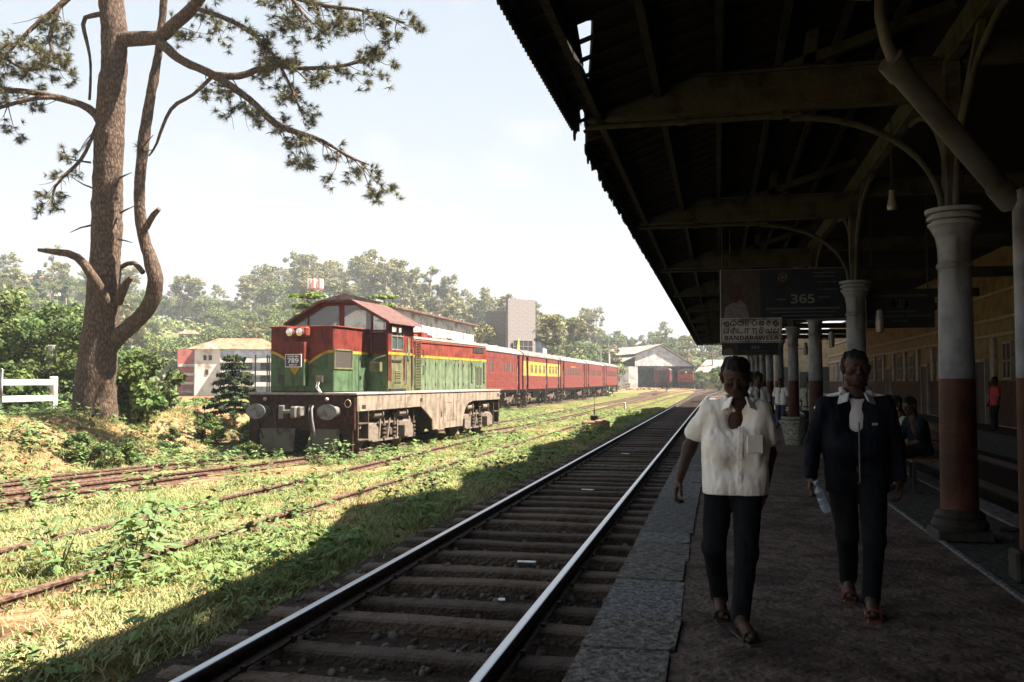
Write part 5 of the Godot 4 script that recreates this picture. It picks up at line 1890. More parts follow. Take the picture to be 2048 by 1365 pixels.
func make_proto(kind: String, sd: int) -> Node3D:
	# all protos are 10 m tall; scaled when placed
	var r := RandomNumberGenerator.new()
	r.seed = sd
	var t := Node3D.new()
	t.name = kind
	var tm := MB.new()
	var clumps := []
	var bark := mat("bark_pale", Color(0.3, 0.26, 0.22), 0.9, 0.0, "grime", 0.3)
	if kind == "eucalyptus_tree":
		var lean := r.randf_range(-0.4, 0.4)
		tm.tube([Vector3(0, -0.8, 0), Vector3(lean * 0.3, 3, 0), Vector3(lean, 6.5, lean * 0.5), Vector3(lean * 1.3, 9.2, 0)], [0.17, 0.13, 0.09, 0.03], 6)
		for k in 26:
			var y := r.randf_range(3.4, 9.8)
			var rr: float = r.randf_range(0.3, 1.9) * (1.15 - abs(y - 7.0) / 6.0)
			var an := r.randf() * TAU
			var p := Vector3(cos(an) * rr + lean * y / 9.0, y, sin(an) * rr)
			tm.tube([Vector3(lean * y / 9.0, y - 1.3 * rr * 0.6 - 0.3, 0), p], [0.05, 0.02], 4, false)
			clumps.append([p, Vector3(r.randf_range(0.35, 1.0), r.randf_range(0.25, 0.6), r.randf_range(0.35, 1.0))])
		obj("trunk", tm, bark, t)
		obj("crown", leaf_mesh(sd, clumps, 75, 0.22, Color(0.15, 0.15, 0.075), 0.4, 2.2, 0.1), mats["leaf_far"], t)
	elif kind == "broadleaf_tree":
		tm.tube([Vector3(0, -0.8, 0), Vector3(0.1, 2, 0), Vector3(0, 5, 0.2)], [0.28, 0.2, 0.1], 6)
		for k in 24:
			var an := r.randf() * TAU
			var el := r.randf_range(-0.2, 1.0)
			var p := Vector3(cos(an) * 3.1 * sqrt(1.0 - el * el * 0.8), 5.6 + el * 3.2, sin(an) * 3.1 * sqrt(1.0 - el * el * 0.8)) * Vector3(r.randf_range(0.65, 1.1), 1, r.randf_range(0.65, 1.1))
			tm.tube([Vector3(0, 3.5, 0), p], [0.08, 0.02], 4, false)
			clumps.append([p, Vector3(r.randf_range(0.7, 1.5), r.randf_range(0.6, 1.1), r.randf_range(0.7, 1.5))])
		obj("trunk", tm, bark, t)
		obj("crown", leaf_mesh(sd, clumps, 110, 0.32, Color(0.082, 0.115, 0.04), 0.35, 1.4, 0.5), mats["leaf_far"], t)
	else:   # narrow dark tree
		tm.tube([Vector3(0, -0.8, 0), Vector3(0, 9.5, 0)], [0.2, 0.04], 6)
		for k in 16:
			var y := 1.8 + k * 0.5
			var rr := (10.2 - y) * 0.22
			var an := r.randf() * TAU
			clumps.append([Vector3(cos(an) * rr, y, sin(an) * rr), Vector3(0.9, 0.6, 0.9) * (1.2 - y * 0.07)])
		obj("trunk", tm, bark, t)
		obj("crown", leaf_mesh(sd, clumps, 110, 0.3, Color(0.045, 0.075, 0.04), 0.3, 1.8, 0.2), mats["leaf_far"], t)
	return t

func zone(px: float) -> String:
	if px < -60:
		return "beyond the left edge"
	if px < 150:
		return "left of the big pine trunk"
	if px < 330:
		return "behind the forked pine"
	if px < 540:
		return "between pine and locomotive"
	if px < 820:
		return "behind the locomotive cab"
	if px < 1000:
		return "behind the warehouse"
	if px < 1230:
		return "right of the grey tower"
	return "above the engine shed"

func make_hill_trees() -> void:
	leafmat("leaf_far", Color(1, 1, 1), 0.5, 0.6)
	var protos := {"eucalyptus_tree": [], "broadleaf_tree": [], "dark_conifer": []}
	for k in 4:
		protos["eucalyptus_tree"].append(make_proto("eucalyptus_tree", 100 + k))
		protos["broadleaf_tree"].append(make_proto("broadleaf_tree", 200 + k))
	for k in 2:
		protos["dark_conifer"].append(make_proto("dark_conifer", 300 + k))
	var r := RandomNumberGenerator.new()
	r.seed = 404
	var sets := {}
	var looks := {"eucalyptus_tree": "feathery eucalyptus", "broadleaf_tree": "round tree", "dark_conifer": "dark conifer"}
	var rows := [[114, 38], [126, 36], [140, 34], [156, 32], [174, 31], [194, 29], [214, 27], [234, 25], [250, 24], [260, 22]]
	for row in rows:
		var px := -430.0 + r.randf() * 20.0
		while px < 1470.0:
			var d: float = row[0] * r.randf_range(0.97, 1.03)
			var step: float = row[1] * r.randf_range(0.7, 1.3)
			px += step
			if d < 135 and px > 1180:
				continue
			if px > 300 and px < 420 and d > 140 and d < 200:
				continue
			if px > 1222 and d < 229:
				continue
			if r.randf() < 0.1:
				continue
			var u := (px - 1024.0) / 1850.0 * d
			var x := u * 0.9761 - d * 0.2174
			var z := -u * 0.2174 - d * 0.9761
			var y := hill(x, z) - 0.3
			if d < 135:
				y = max(y, gh(x, z) - 0.3)
			var kind := "broadleaf_tree"
			var high := d > 200
			var pe := 0.25 + 0.55 * float(high) * float(px > 480 and px < 1190)
			var q := r.randf()
			if q < pe:
				kind = "eucalyptus_tree"
			elif q > 0.92:
				kind = "dark_conifer"
			var hgt := 9.0
			if kind == "eucalyptus_tree":
				hgt = r.randf_range(9.5, 14.5) if high else r.randf_range(8.0, 12.0)
				if px > 560 and px < 800 and d > 230:
					hgt *= 1.15
			elif kind == "broadleaf_tree":
				hgt = r.randf_range(7.0, 10.5) if high else r.randf_range(5.0, 8.0)
			else:
				hgt = r.randf_range(6.0, 10.0)
			if px > 1000:
				hgt *= 0.88
			var pr: Node3D = protos[kind][r.randi() % protos[kind].size()]
			var band := "on the skyline" if d > 250 else ("high on the hill" if d > 200 else ("halfway up the hill" if d > 150 else "at the hill foot"))
			var s := hgt / 10.0
			var o := dup(pr, kind, looks[kind] + " " + band + ", " + zone(px), Vector3(x, y, z), r.randf() * TAU, Vector3(s * r.randf_range(0.85, 1.2), s, s * r.randf_range(0.85, 1.2)))
			o.set_meta("category", "tree")
			var key: String = looks[kind] + " " + band + " " + zone(px)
			o.set_meta("group", key)
			if not sets.has(key):
				sets[key] = []
			sets[key].append([px, o])
	for kk in protos:
		for p in protos[kk]:
			p.free()
	var nth := ["leftmost", "second from the left", "third from the left", "fourth from the left", "fifth from the left", "sixth from the left", "seventh from the left", "eighth from the left", "ninth from the left", "tenth from the left", "eleventh from the left", "twelfth from the left"]
	for key in sets:
		var a: Array = sets[key]
		a.sort_custom(func(p, q): return p[0] < q[0])
		for k in a.size():
			if a.size() == 1:
				a[k][1].set_meta("label", key)
			elif k < nth.size():
				a[k][1].set_meta("label", key + ", " + nth[k])
			else:
				a[k][1].set_meta("label", key + ", " + (nth[a.size() - 1 - k].replace("left", "right")) if a.size() - 1 - k < nth.size() else key)
	# undergrowth on the slopes
	var tr := []
	var cols := []
	var bm := leaf_mesh(55, [[Vector3(0, 0.5, 0), Vector3(1, 0.7, 1)], [Vector3(0.8, 0.4, 0.3), Vector3(0.7, 0.5, 0.7)], [Vector3(-0.6, 0.45, -0.4), Vector3(0.7, 0.5, 0.8)]], 70, 0.3, Color(0.08, 0.11, 0.04))
	for k in 3400:
		var px := r.randf_range(-430, 1480)
		var d := r.randf_range(108, 268)
		if px > 1222 and d < 226:
			continue
		var u := (px - 1024.0) / 1850.0 * d
		var x := u * 0.9761 - d * 0.2174
		var z := -u * 0.2174 - d * 0.9761
		var s := r.randf_range(0.8, 2.6)
		if px > 305 and px < 420 and d > 140 and d < 200:
			s *= 0.35
		tr.append(Transform3D(Basis(Vector3.UP, r.randf() * TAU).scaled(Vector3(s, s * 0.8, s)), Vector3(x, hill(x, z) - 0.2, z)))
		cols.append(Color(1, 1, 1) * r.randf_range(0.7, 1.5))
	tag(multi("undergrowth", bm, mats["leaf_far"], tr, cols), "low green undergrowth covering the hillside between the trees", "undergrowth", "", "stuff")

const PINE := {
"trunk": [[-15.79,0.7,-21.13,0.675], [-15.79,1.61,-21.11,0.61], [-15.71,2.52,-21.09,0.545], [-15.57,4.08,-21.05,0.493], [-15.47,5.63,-21,0.441], [-15.41,7.57,-20.93,0.428], [-15.31,9.26,-20.87,0.415], [-15.22,10.56,-20.83,0.389], [-15.28,11.85,-20.76,0.35], [-15.29,13.8,-20.67,0.311], [-15.37,16.39,-20.54,0.234], [-15.43,19.11,-20.4,0.13]],
"stem": [[-15.5,2.7,-21.1,0.36], [-15.3,3.0,-21.13,0.35], [-14.8,3.4,-21.15,0.323], [-14.28,3.9,-21.14,0.296], [-14.05,4.5,-21.06,0.269], [-14.17,5.07,-21.01,0.243], [-14.35,5.71,-20.94,0.231], [-14.38,6.59,-20.79,0.204], [-14.31,7.61,-20.76,0.198], [-14.1,8.73,-20.65,0.184], [-13.89,9.87,-20.65,0.165], [-13.73,10.88,-20.64,0.152], [-13.54,12.36,-20.51,0.126], [-13.29,14.76,-20.46,0.076]],
"A": [[-15.25,10.81,-20.81,0.208], [-14.66,10.77,-20.74,0.219], [-14.13,10.72,-20.66,0.204], [-13.67,10.69,-20.56,0.19], [-13.19,10.96,-20.45,0.176], [-12.63,11.29,-20.35,0.162], [-12.01,11.97,-20.25,0.136], [-11.01,12.93,-20.13,0.097]],
"B": [[-13.73,10.57,-20.55,0.152], [-12.99,9.97,-20.33,0.137], [-12.04,9.48,-20.26,0.11], [-11,8.77,-20.21,0.097], [-10.26,8.11,-20.2,0.078], [-9.19,7.7,-20.25,0.054], [-8.42,7.24,-20.24,0.035], [-7.95,7.04,-20.25,0.023]],
"C": [[-12.04,9.48,-20.26,0.098], [-11.33,9.42,-20.32,0.098], [-10.61,9.68,-20.46,0.079], [-9.94,9.64,-20.72,0.061], [-9.02,9.73,-21.02,0.049], [-8.1,10.01,-21.32,0.031]],
"D": [[-15.59,8.68,-20.84,0.143], [-15.71,8.95,-20.69,0.129], [-16.08,9.13,-20.5,0.103], [-16.77,9.3,-20.24,0.09], [-17.39,9.4,-20.1,0.077], [-18.51,9.45,-19.84,0.064]],
"D2": [[-16.52,9.23,-20.3,0.064], [-17,9.13,-19.99,0.064], [-17.67,8.89,-19.75,0.051], [-18.33,8.73,-19.51,0.038]],
"stub": [[-15.23,3.74,-20.93,0.167], [-15.3,4.38,-20.48,0.152], [-15.53,4.94,-20.2,0.125], [-15.77,5.14,-20.03,0.1], [-16.13,5.18,-19.85,0.075], [-16.48,5.23,-19.77,0.05]],
"stub2": [[-14.21,5.89,-20.86,0.102], [-13.93,6.15,-20.71,0.089], [-13.71,6.3,-20.64,0.063]],
"stub3": [[-15.07,3.99,-20.96,0.154], [-14.69,4.41,-20.72,0.114], [-14.41,4.58,-20.57,0.063]],
"stub4": [[-14.43,4.76,-21.07,0.077], [-14.8,5.05,-21.18,0.078], [-15.18,4.93,-21.2,0.065]],
"thin": [[-12.04,9.45,-20.26,0.055], [-12.58,9.02,-20.26,0.049], [-13.12,8.75,-20.25,0.05], [-13.44,8.27,-20.31,0.044], [-13.65,7.86,-20.38,0.037], [-13.94,7.64,-20.53,0.025]],
"hang": [[-15.59,8.65,-20.74,0.052], [-15.71,7.65,-20.34,0.051], [-16.01,7.16,-20.09,0.044], [-16.21,6.82,-19.96,0.038], [-16.28,6.39,-19.97,0.025]],
"left": [[-15.3,11.5,-20.7,0.09], [-15.69,11.45,-20.68,0.078], [-16.01,11.33,-20.62,0.065], [-15.7,10.23,-20.54,0.039], [-15.73,9.2,-20.58,0.039]],
"F": [[-12.01,11.97,-20.25,0.099], [-10.55,11.48,-20.29,0.073], [-9.24,10.99,-20.3,0.06], [-8.23,10.79,-20.33,0.042], [-7.12,10.41,-20.39,0.024]],
"G": [[-12.63,11.25,-20.35,0.075], [-11.44,10.72,-20.23,0.061], [-10.63,10.1,-20.23,0.048], [-10.08,9.31,-20.19,0.036], [-9.73,8.47,-20.3,0.024]],
"H": [[-11.01,12.93,-20.13,0.085], [-10.08,11.5,-19.88,0.059], [-9.54,10.71,-19.84,0.047], [-9,10.16,-19.78,0.023]],
"E": [[-15.3,13.0,-20.7,0.12], [-15.68,12.63,-20.64,0.117], [-16.3,11.56,-20.14,0.089], [-16.91,10.85,-19.83,0.063], [-17.38,10.14,-19.55,0.05], [-17.8,9.61,-19.38,0.037]],
"E2": [[-16.3,11.56,-20.14,0.064], [-16.42,10.72,-19.94,0.051], [-16.23,10.05,-19.91,0.038]],
"E3": [[-18.39,10.85,-19.5,0.063], [-17.58,10.18,-19.61,0.05], [-16.77,9.77,-19.7,0.038], [-16.04,10.14,-19.85,0.025]]}

func smooth_path(raw: Array, step: float) -> Array:
	var cv := Curve3D.new()
	var n := raw.size()
	for j in n:
		var p := Vector3(raw[j][0], raw[j][1], raw[j][2])
		var a: Array = raw[max(j - 1, 0)]
		var b: Array = raw[min(j + 1, n - 1)]
		var tn := (Vector3(b[0], b[1], b[2]) - Vector3(a[0], a[1], a[2])) / 6.0
		cv.add_point(p, -tn, tn)
	var ps := []
	var rs := []
	var L := cv.get_baked_length()
	var cnt := int(max(3, L / step))
	var cum := [0.0]
	for j in range(1, n):
		cum.append(cum[-1] + Vector3(raw[j][0], raw[j][1], raw[j][2]).distance_to(Vector3(raw[j - 1][0], raw[j - 1][1], raw[j - 1][2])))
	for k in cnt + 1:
		var s := L * k / cnt
		ps.append(cv.sample_baked(s))
		var tt: float = s / L * cum[-1]
		var tab := []
		for j in n:
			tab.append([cum[j], raw[j][3]])
		rs.append(lut(tab, tt))
	return [ps, rs]

func make_pine() -> void:
	var bark := mat("pine_bark", Color(0.155, 0.105, 0.078), 0.95, 0.0, "crackle", 1.6)
	bark.uv1_scale = Vector3(1.0, 0.36, 1.0)
	bark.heightmap_enabled = true
	bark.heightmap_texture = noise_tex["crackle"]
	bark.heightmap_scale = 4.0
	var t := thing("pine_tree", "tall forked pine with bare rough trunk, a limb reaching over the yard", "tree")
	var bt := MB.new()
	var dead := MB.new()
	var r := RandomNumberGenerator.new()
	r.seed = 31
	var tufts := []
	var tcol := []
	for key in PINE:
		var pr := smooth_path(PINE[key], 0.13 if key in ["trunk", "stem"] else 0.22)
		var thin: float = 0.84 if key == "trunk" else (0.68 if key == "stem" else 0.88)
		for j in pr[1].size():
			pr[1][j] *= thin
		var mb := MB.new()
		var k := 34 if key in ["trunk", "stem"] else 12
		mb.tube(pr[0], pr[1], k)
		for j in mb.v.size():   # uneven bark: broad swellings and long upright plates
			var q2: Vector3 = mb.v[j]
			var amp: float = clampf(pr[1][0] * 0.14, 0.006, 0.05)
			mb.v[j] += mb.n[j] * amp * (gn.get_noise_3dv(q2 * 24.0) + 0.8 * gn.get_noise_3d(q2.x * 210.0, q2.y * 70.0, q2.z * 210.0))
		mb.smooth()
		obj("trunk" if key == "trunk" else ("second_stem" if key == "stem" else ("dead_stub" if key.begins_with("stub") else "limb")), mb, bark, t)
		# twigs and needle tufts
		var dens: float = {"B": 9.0, "C": 10.0, "F": 11.0, "G": 9.0, "H": 9.0, "E": 9.0, "E2": 9.0, "E3": 11.0, "D": 6.0, "D2": 7.0, "hang": 9.0, "A": 3.0, "thin": 0.7}.get(key, 0.0)
		var ps: Array = pr[0]
		var ln := ps.size()
		if dens == 0.0:
			continue
		var cnt := int(dens * 0.145 * ln)
		for q in cnt:
			var f := pow(r.randf(), 0.7)
			if key in ["B", "D", "A"]:
				f = 0.25 + 0.75 * f
			var j := int(f * (ln - 1))
			var p: Vector3 = ps[j]
			var dir: Vector3 = (ps[min(j + 1, ln - 1)] - ps[max(j - 1, 0)]).normalized()
			var d := (dir * 0.8 + Vector3(r.randfn() * 0.55, r.randfn() * 0.35 - (0.55 if key in ["B", "G", "H"] else 0.1), r.randfn() * 0.7)).normalized()
			var L := r.randf_range(0.3, 1.0)
			if key == "B" and r.randf() < 0.3:
				L *= 1.7
			var pts := [p]
			var rad := []
			for m in 5:
				rad.append(0.016 * (1.0 - m * 0.16))
				d = (d + Vector3(r.randfn() * 0.18, -0.14 if m < 3 else 0.22, r.randfn() * 0.18)).normalized()
				pts.append(pts[-1] + d * L / 5.0)
			rad.append(0.005)
			bt.tube(pts, rad, 4, false)
			if r.randf() < 0.25:
				continue
			for m in [3, 5]:
				for s in (2 if m < 5 else 8):
					if m == 3 and r.randf() < 0.5:
						continue
					var dd := (d + Vector3(r.randfn(), r.randfn() + 0.35, r.randfn()) * 0.6).normalized()
					var sc := r.randf_range(0.75, 1.25)
					var up := Vector3.UP if abs(dd.y) < 0.95 else Vector3.RIGHT
					var sx := up.cross(dd).normalized()
					tufts.append(Transform3D(Basis(sx, dd, sx.cross(dd)).scaled(Vector3.ONE * sc), pts[m] + Vector3(r.randfn(), r.randfn(), r.randfn()) * 0.085))
					tcol.append(Color(0.07, 0.07, 0.036) * r.randf_range(0.5, 1.5) + Color(0.07, 0.05, 0.01) * r.randf() * r.randf())
	stuff(obj("twigs", bt, bark, t))
	var tm := MB.new()
	for k in 34:
		var el := r.randf_range(-0.2, 1.3)
		var an := r.randf() * TAU
		var dn := Vector3(cos(an) * cos(el), sin(el), sin(an) * cos(el))
		var sd := dn.cross(Vector3(r.randfn(), r.randfn(), r.randfn())).normalized() * 0.0075
		var L := r.randf_range(0.13, 0.2)
		tm.tri(-sd, sd, dn * L)
	leafmat("needle", Color(1, 1, 1), 0.3, 0.5)
	stuff(multi("needles", tm.mesh(), mats["needle"], tufts, tcol, t))
	# a few bare snags on the trunks
	for q in [[-15.05, 7.2, -20.9, 0.45, 0.1], [-15.0, 6.3, -20.9, 0.5, 0.14], [-14.15, 7.9, -20.6, 0.35, 0.25], [-15.6, 6.9, -20.8, -0.7, 0.35], [-15.7, 6.0, -20.8, -0.6, -0.2], [-15.75, 7.6, -20.7, -0.8, 0.15], [-15.0, 5.6, -20.85, 0.5, -0.12]]:
		var sn := MB.new()
		var a := Vector3(q[0], q[1], q[2])
		sn.tube([a, a + Vector3(q[3] * 0.5, q[4] * 0.4, 0.1), a + Vector3(q[3], q[4], 0.12)], [0.03, 0.02, 0.008], 6)
		obj("snag", sn, bark, t)

func at_px(px: float, y: float, d: float) -> Vector3:   # survey frame: bearing from the photograph's axis, distance along it
	var u := (px - 1024.0) / 1850.0 * d
	return Vector3(u * 0.9761 - d * 0.2174, y, -u * 0.2174 - d * 0.9761)

func lush(sd: int, n: int, per: int, rad: float, h: float, leaf: float, tone: Color) -> ArrayMesh:
	var r := RandomNumberGenerator.new()
	r.seed = sd
	var cl := []
	for k in n:
		var an := r.randf() * TAU
		var f := sqrt(r.randf())
		var y := h * r.randf_range(0.12, 1.0)
		var w := rad * sqrt(max(0.08, 1.0 - pow(y / h * 1.1 - 0.35, 2.0) * 1.6))
		cl.append([Vector3(cos(an) * f * w, y, sin(an) * f * w), Vector3(1, 0.75, 1) * rad * r.randf_range(0.22, 0.38)])
	return leaf_mesh(sd, cl, per, leaf, tone, 0.35, 1.5, 0.5)

func make_near_trees() -> void:
	leafmat("leaf_near", Color(1, 1, 1), 0.6, 0.7)
	var bark := mat("bark_brown", Color(0.14, 0.1, 0.075), 0.95, 0.0, "grime", 0.8, "bump", 1.0)
	var protos := []
	for k in 3:
		var t := Node3D.new()
		t.name = "leafy_tree"
		var tm := MB.new()
		tm.tube([Vector3(0, -0.5, 0), Vector3(0.1, 0.8, 0.05), Vector3(0, 2.2, 0)], [0.13, 0.1, 0.05], 8)
		for q in 5:
			tm.tube([Vector3(0, 0.8, 0), Vector3(cos(q * 1.26) * 0.9, 2.2, sin(q * 1.26) * 0.9)], [0.05, 0.02], 5)
		obj("trunk", tm, bark, t)
		obj("crown", lush(600 + k, 38, 260, 1.9, 4.2, 0.125, Color(0.055, 0.095, 0.032)), mats["leaf_near"], t)
		protos.append(t)
	var trees := [
		[25, 40, 1.0, "broad lush tree at the far left edge behind the white fence"], [95, 36, 0.98, "broad lush tree behind the white fence, second from the left edge"], [140, 42, 1.12, "tall lush tree close behind the left side of the pine trunk"],
		[55, 31, 0.75, "shorter leafy tree just behind the white fence rails"], [150, 30, 0.8, "dark leafy tree filling the gap between fence and pine trunk"], [-30, 36, 1.1, "lush tree cut off by the left edge of the picture"],
		[265, 37, 0.6, "leafy tree right behind the curved second stem of the pine"],[215, 45, 0.95, "tall leafy tree seen through the fork of the pine"]]
	for q in trees:
		var p := at_px(q[0], 0, q[1])
		p.y = gh(p.x, p.z) - 0.2
		var o := dup(protos[int(q[0] + 90) % 3], "leafy_tree", q[3], p, q[0] * 0.7, Vector3.ONE * q[2])
		o.set_meta("category", "tree")
		o.set_meta("group", "leafy trees behind the fence and pine")
	for p in protos:
		p.free()
	var bprotos := []
	for k in 3:
		var t := Node3D.new()
		t.name = "bush"
		var tm := MB.new()
		for q in 6:
			tm.tube([Vector3(0, -0.2, 0), Vector3(cos(q * 1.05) * 0.25, 0.5, sin(q * 1.05) * 0.25), Vector3(cos(q * 1.05) * 0.5, 1.0, sin(q * 1.05) * 0.5)], [0.03, 0.02, 0.008], 5)
		obj("stems", tm, bark, t)
		obj("foliage", lush(640 + k, 22, 150, 0.85, 1.5, 0.095, [Color(0.055, 0.1, 0.03), Color(0.075, 0.12, 0.045), Color(0.045, 0.08, 0.03)][k]), mats["leaf_near"], t)
		bprotos.append(t)
	var bushes := [
		[255, 25, 1.1, 0, "dark bush touching the right side of the pine trunk"], [300, 27, 1.1, 2, "large dark bush right of the pine with bare brown stems"],
		[128, 28.5, 1.0, 2, "dark bush at the left foot of the pine trunk"], [415, 26, 0.55, 0, "small bush left of the young conifer"], [500, 27, 0.5, 1, "little bush tucked behind the locomotive's left buffer"],
		[160, 20.5, 0.45, 1, "low bush in front of the pine trunk, left one"], [215, 20.5, 0.42, 1, "low bush in front of the pine trunk, right one"], [255, 21.5, 0.4, 0, "low bush on the bank right of the trunk foot"],
		[340, 24, 0.45, 2, "low dark bush on the bare bank right of the pine"], [505, 22.8, 0.35, 0, "weedy tuft against the locomotive's left front corner"], [290, 33, 1.15, 2, "tall dark bush seen under the curved stem of the pine"],
		[10, 27, 1.1, 0, "bush showing between the white fence rails at the left"], [75, 28.5, 1.0, 2, "dark bush showing between the white fence rails near the post"]]
	for q in bushes:
		var p := at_px(q[0], 0, q[1])
		p.y = gh(p.x, p.z) - 0.1
		var o := dup(bprotos[q[3]], "bush", q[4], p, q[0] * 1.3, Vector3.ONE * q[2])
		o.set_meta("category", "bush")
		o.set_meta("group", "bushes on the bank left of the yard")
	# round trees far right
	var far := [[1180, 142, 3.6, 0, "big round bushy tree behind the last coaches and H-frame"], [1437, 176, 2.6, 1, "bright round green tree at the very end of the canopy"], [1100, 120, 2.4, 0, "bushy tree at the foot of the grey tower, right side"], [1135, 132, 2.6, 2, "dark bushy tree between grey tower and H-frame"], [1075, 150, 3.4, 1, "rounded tree close against the right side of the grey tower"], [1120, 158, 4.0, 0, "tall rounded tree over the middle coaches"], [1160, 118, 2.2, 2, "dark round bush just over the coach roofs before the H-frame"], [1205, 165, 4.2, 1, "tall rounded tree right of the H-frame"], [1240, 232, 4.0, 0, "rounded tree behind the left end of the shed roof"], [1345, 236, 4.4, 2, "dark rounded tree behind the shed ridge"], [1390, 240, 4.0, 1, "pale rounded tree behind the right end of the shed"], [1398, 186, 2.2, 1, "pale bush in front of the yellow cottage"], [1405, 205, 3.4, 0, "bushy tree behind the yellow cottage roof"]]
	for q in far:
		var p := at_px(q[0], 0, q[1])
		p.y = 0.3 if q[1] < 160 else 0.5
		var o := dup(bprotos[q[3]], "bushy_tree", q[4], p, q[0] * 1.3, Vector3.ONE * q[2])
		o.set_meta("category", "tree")
	for p in bprotos:
		p.free()
	# young araucaria: a straight stem with drooping tiers
	var at := at_px(468, 0, 28.0)
	at.y = gh(at.x, at.z)
	var ya := thing("young_conifer", "young conifer with drooping dark tiers and pale stem left of the locomotive", "tree", at)
	var st := MB.new()
	st.tube([Vector3(0, -0.3, 0), Vector3(0.06, 0.9, 0), Vector3(0.0, 2.3, 0)], [0.055, 0.042, 0.012], 8)
	obj("trunk", st, mat("sapling_bark", Color(0.33, 0.22, 0.16), 0.9, 0.0, "grime", 1.0), ya)
	var r := RandomNumberGenerator.new()
	r.seed = 88
	for tier in 8:
		var y := 0.62 + tier * 0.225
		var cl := []
		var bm := MB.new()
		for k in 6:
			var an := TAU * k / 6.0 + tier * 0.5
			var L := (1.0 - tier * 0.105) * r.randf_range(0.8, 1.15)
			for m in 6:
				var f := (m + 0.7) / 6.0
				cl.append([Vector3(cos(an) * L * f, y - 0.14 * f * f * (1.6 - tier * 0.15) + 0.06 * f, sin(an) * L * f), Vector3(0.09, 0.05, 0.09)])
		obj("tier", leaf_mesh(900 + tier, cl, 16, 0.085, Color(0.026, 0.045, 0.02), 0.3, 2.2, 0.4), mats["leaf_near"], ya)
	# flat-tiered bright trees behind the cab
	var k2 := 0
	for q in [[615, 46.0, 6.1, "bright green flat-tiered tree left of the locomotive cab roof"], [768, 60.0, 7.2, "bright green flat-tiered tree peeping over the locomotive cab roof"]]:
		var p := at_px(q[0], 0, q[1])
		p.y = gh(p.x, p.z)
		var tt := thing("tiered_tree", q[3], "tree", p, 0.0, "flat-tiered trees behind the cab")
		var sm := MB.new()
		sm.tube([Vector3(0, -0.3, 0), Vector3(0, q[2] - 0.3, 0)], [0.12, 0.04], 7)
		obj("trunk", sm, bark, tt)
		for tier in 4:
			var cl := []
			for m in 12:
				var an := r.randf() * TAU
				var f := r.randf_range(0.1, 0.95 - tier * 0.08)
				cl.append([Vector3(cos(an) * f, q[2] - 0.1 - tier * 0.5 + r.randf_range(-0.05, 0.05), sin(an) * f), Vector3(0.32, 0.07, 0.32)])
			obj("tier", leaf_mesh(950 + tier + k2, cl, 45, 0.15, Color(0.1, 0.17, 0.03), 0.3, 1.4, 1.5), mats["leaf_near"], tt)
		k2 += 10

func make_fence() -> void:
	var wm := mat("fence_white", Color(0.6, 0.59, 0.56), 0.8, 0.0, "grime", 0.5)
	var t := thing("rail_fence", "white three-rail concrete fence along the bank left of the pine", "fence", Vector3.ZERO)
	var a := at_px(-330, 0, 20.0)
	var b := at_px(108, 0, 26.5)
	for y in [1.93, 1.48, 1.02]:
		var rb := MB.new()
		var d := (b - a)
		rb.bbox(Vector3.ZERO, Vector3(d.length(), 0.17, 0.09), 0.015)
		var o := obj("rail", rb, wm, t)
		o.position = (a + b) / 2 + Vector3(0, y, 0)
		o.rotation.y = atan2(-d.z, d.x)
	for f in [0.05, 0.36, 0.67, 0.98]:
		var pb := MB.new()
		pb.bbox(Vector3(0, 1.35, 0), Vector3(0.18, 1.9 if f < 0.9 else 1.5, 0.16), 0.02)
		var o := obj("post", pb, wm, t)
		o.position = a.lerp(b, f) + Vector3(0, 0, -0.13)
	var pp := MB.new()
	pp.bbox(Vector3(0, 1.2, 0), Vector3(0.2, 2.6, 0.2), 0.02)
	var po := obj("concrete_post", pp, mat("post_grey", Color(0.4, 0.38, 0.35), 0.85, 0.0, "grime", 0.6))
	po.position = at_px(103, 0.6, 29.0)
	tag(po, "tall pale grey concrete post behind the white fence", "post")
	var rm := MB.new()
	rm.bbox(Vector3(0, 0.3, 0), Vector3(0.9, 0.5, 0.5), 0.04)
	var ro := obj("red_crate", rm, mat("crate_red", Color(0.4, 0.07, 0.04), 0.6, 0.0, "grime", 0.6))
	ro.position = at_px(410, 0.75, 40.0)
	tag(ro, "red crate on the bank below the white villa", "crate")

func make_yard_things() -> void:
	var conc := mat("lever_concrete", Color(0.24, 0.19, 0.16), 0.9, 0.0, "soil", 0.8, "bump", 1.0)
	var dark := mat("lever_iron", Color(0.03, 0.03, 0.032), 0.6, 0.3, "rust", 1.0)
	var t := thing("point_indicator", "point lever with thin rod and black box on a rough concrete block in the grass", "point lever", Vector3(-5.05, -0.02, -38.5), 0.15)
	var b := MB.new()
	b.bbox(Vector3(0.05, 0.17, 0), Vector3(1.15, 0.36, 0.6), 0.06)
	b.bbox(Vector3(0.25, 0.33, 0.05), Vector3(0.5, 0.12, 0.5), 0.05)
	obj("base", b, conc, t)
	var k := MB.new()
	k.bbox(Vector3(0.0, 0.48, 0), Vector3(0.34, 0.24, 0.3), 0.05)
	obj("lever_box", k, dark, t)
	var l := MB.new()
	l.cyl(Vector3(0, 0.55, 0), Vector3(0, 0.85, 0), 0.035, -1, 8)
	l.cyl(Vector3(0, 0.85, 0), Vector3(0.0, 1.75, 0), 0.014, -1, 6)
	obj("rod", l, mat("rod_grey", Color(0.2, 0.22, 0.22), 0.5, 0.5, "rust", 1.0), t)
	var h := MB.new()
	h.bbox(Vector3(0.0, 1.4, 0), Vector3(0.1, 0.08, 0.05), 0.02)
	obj("tag_plate", h, conc, t)
	var wp := MB.new()
	wp.bbox(Vector3.ZERO, Vector3(0.14, 0.5, 0.12), 0.02)
	var wo := obj("white_marker", wp, mats["fence_white"])
	wo.position = Vector3(-6.2, 0.3, -63.0)
	tag(wo, "short white marker post between the sidings in the grass", "marker post")

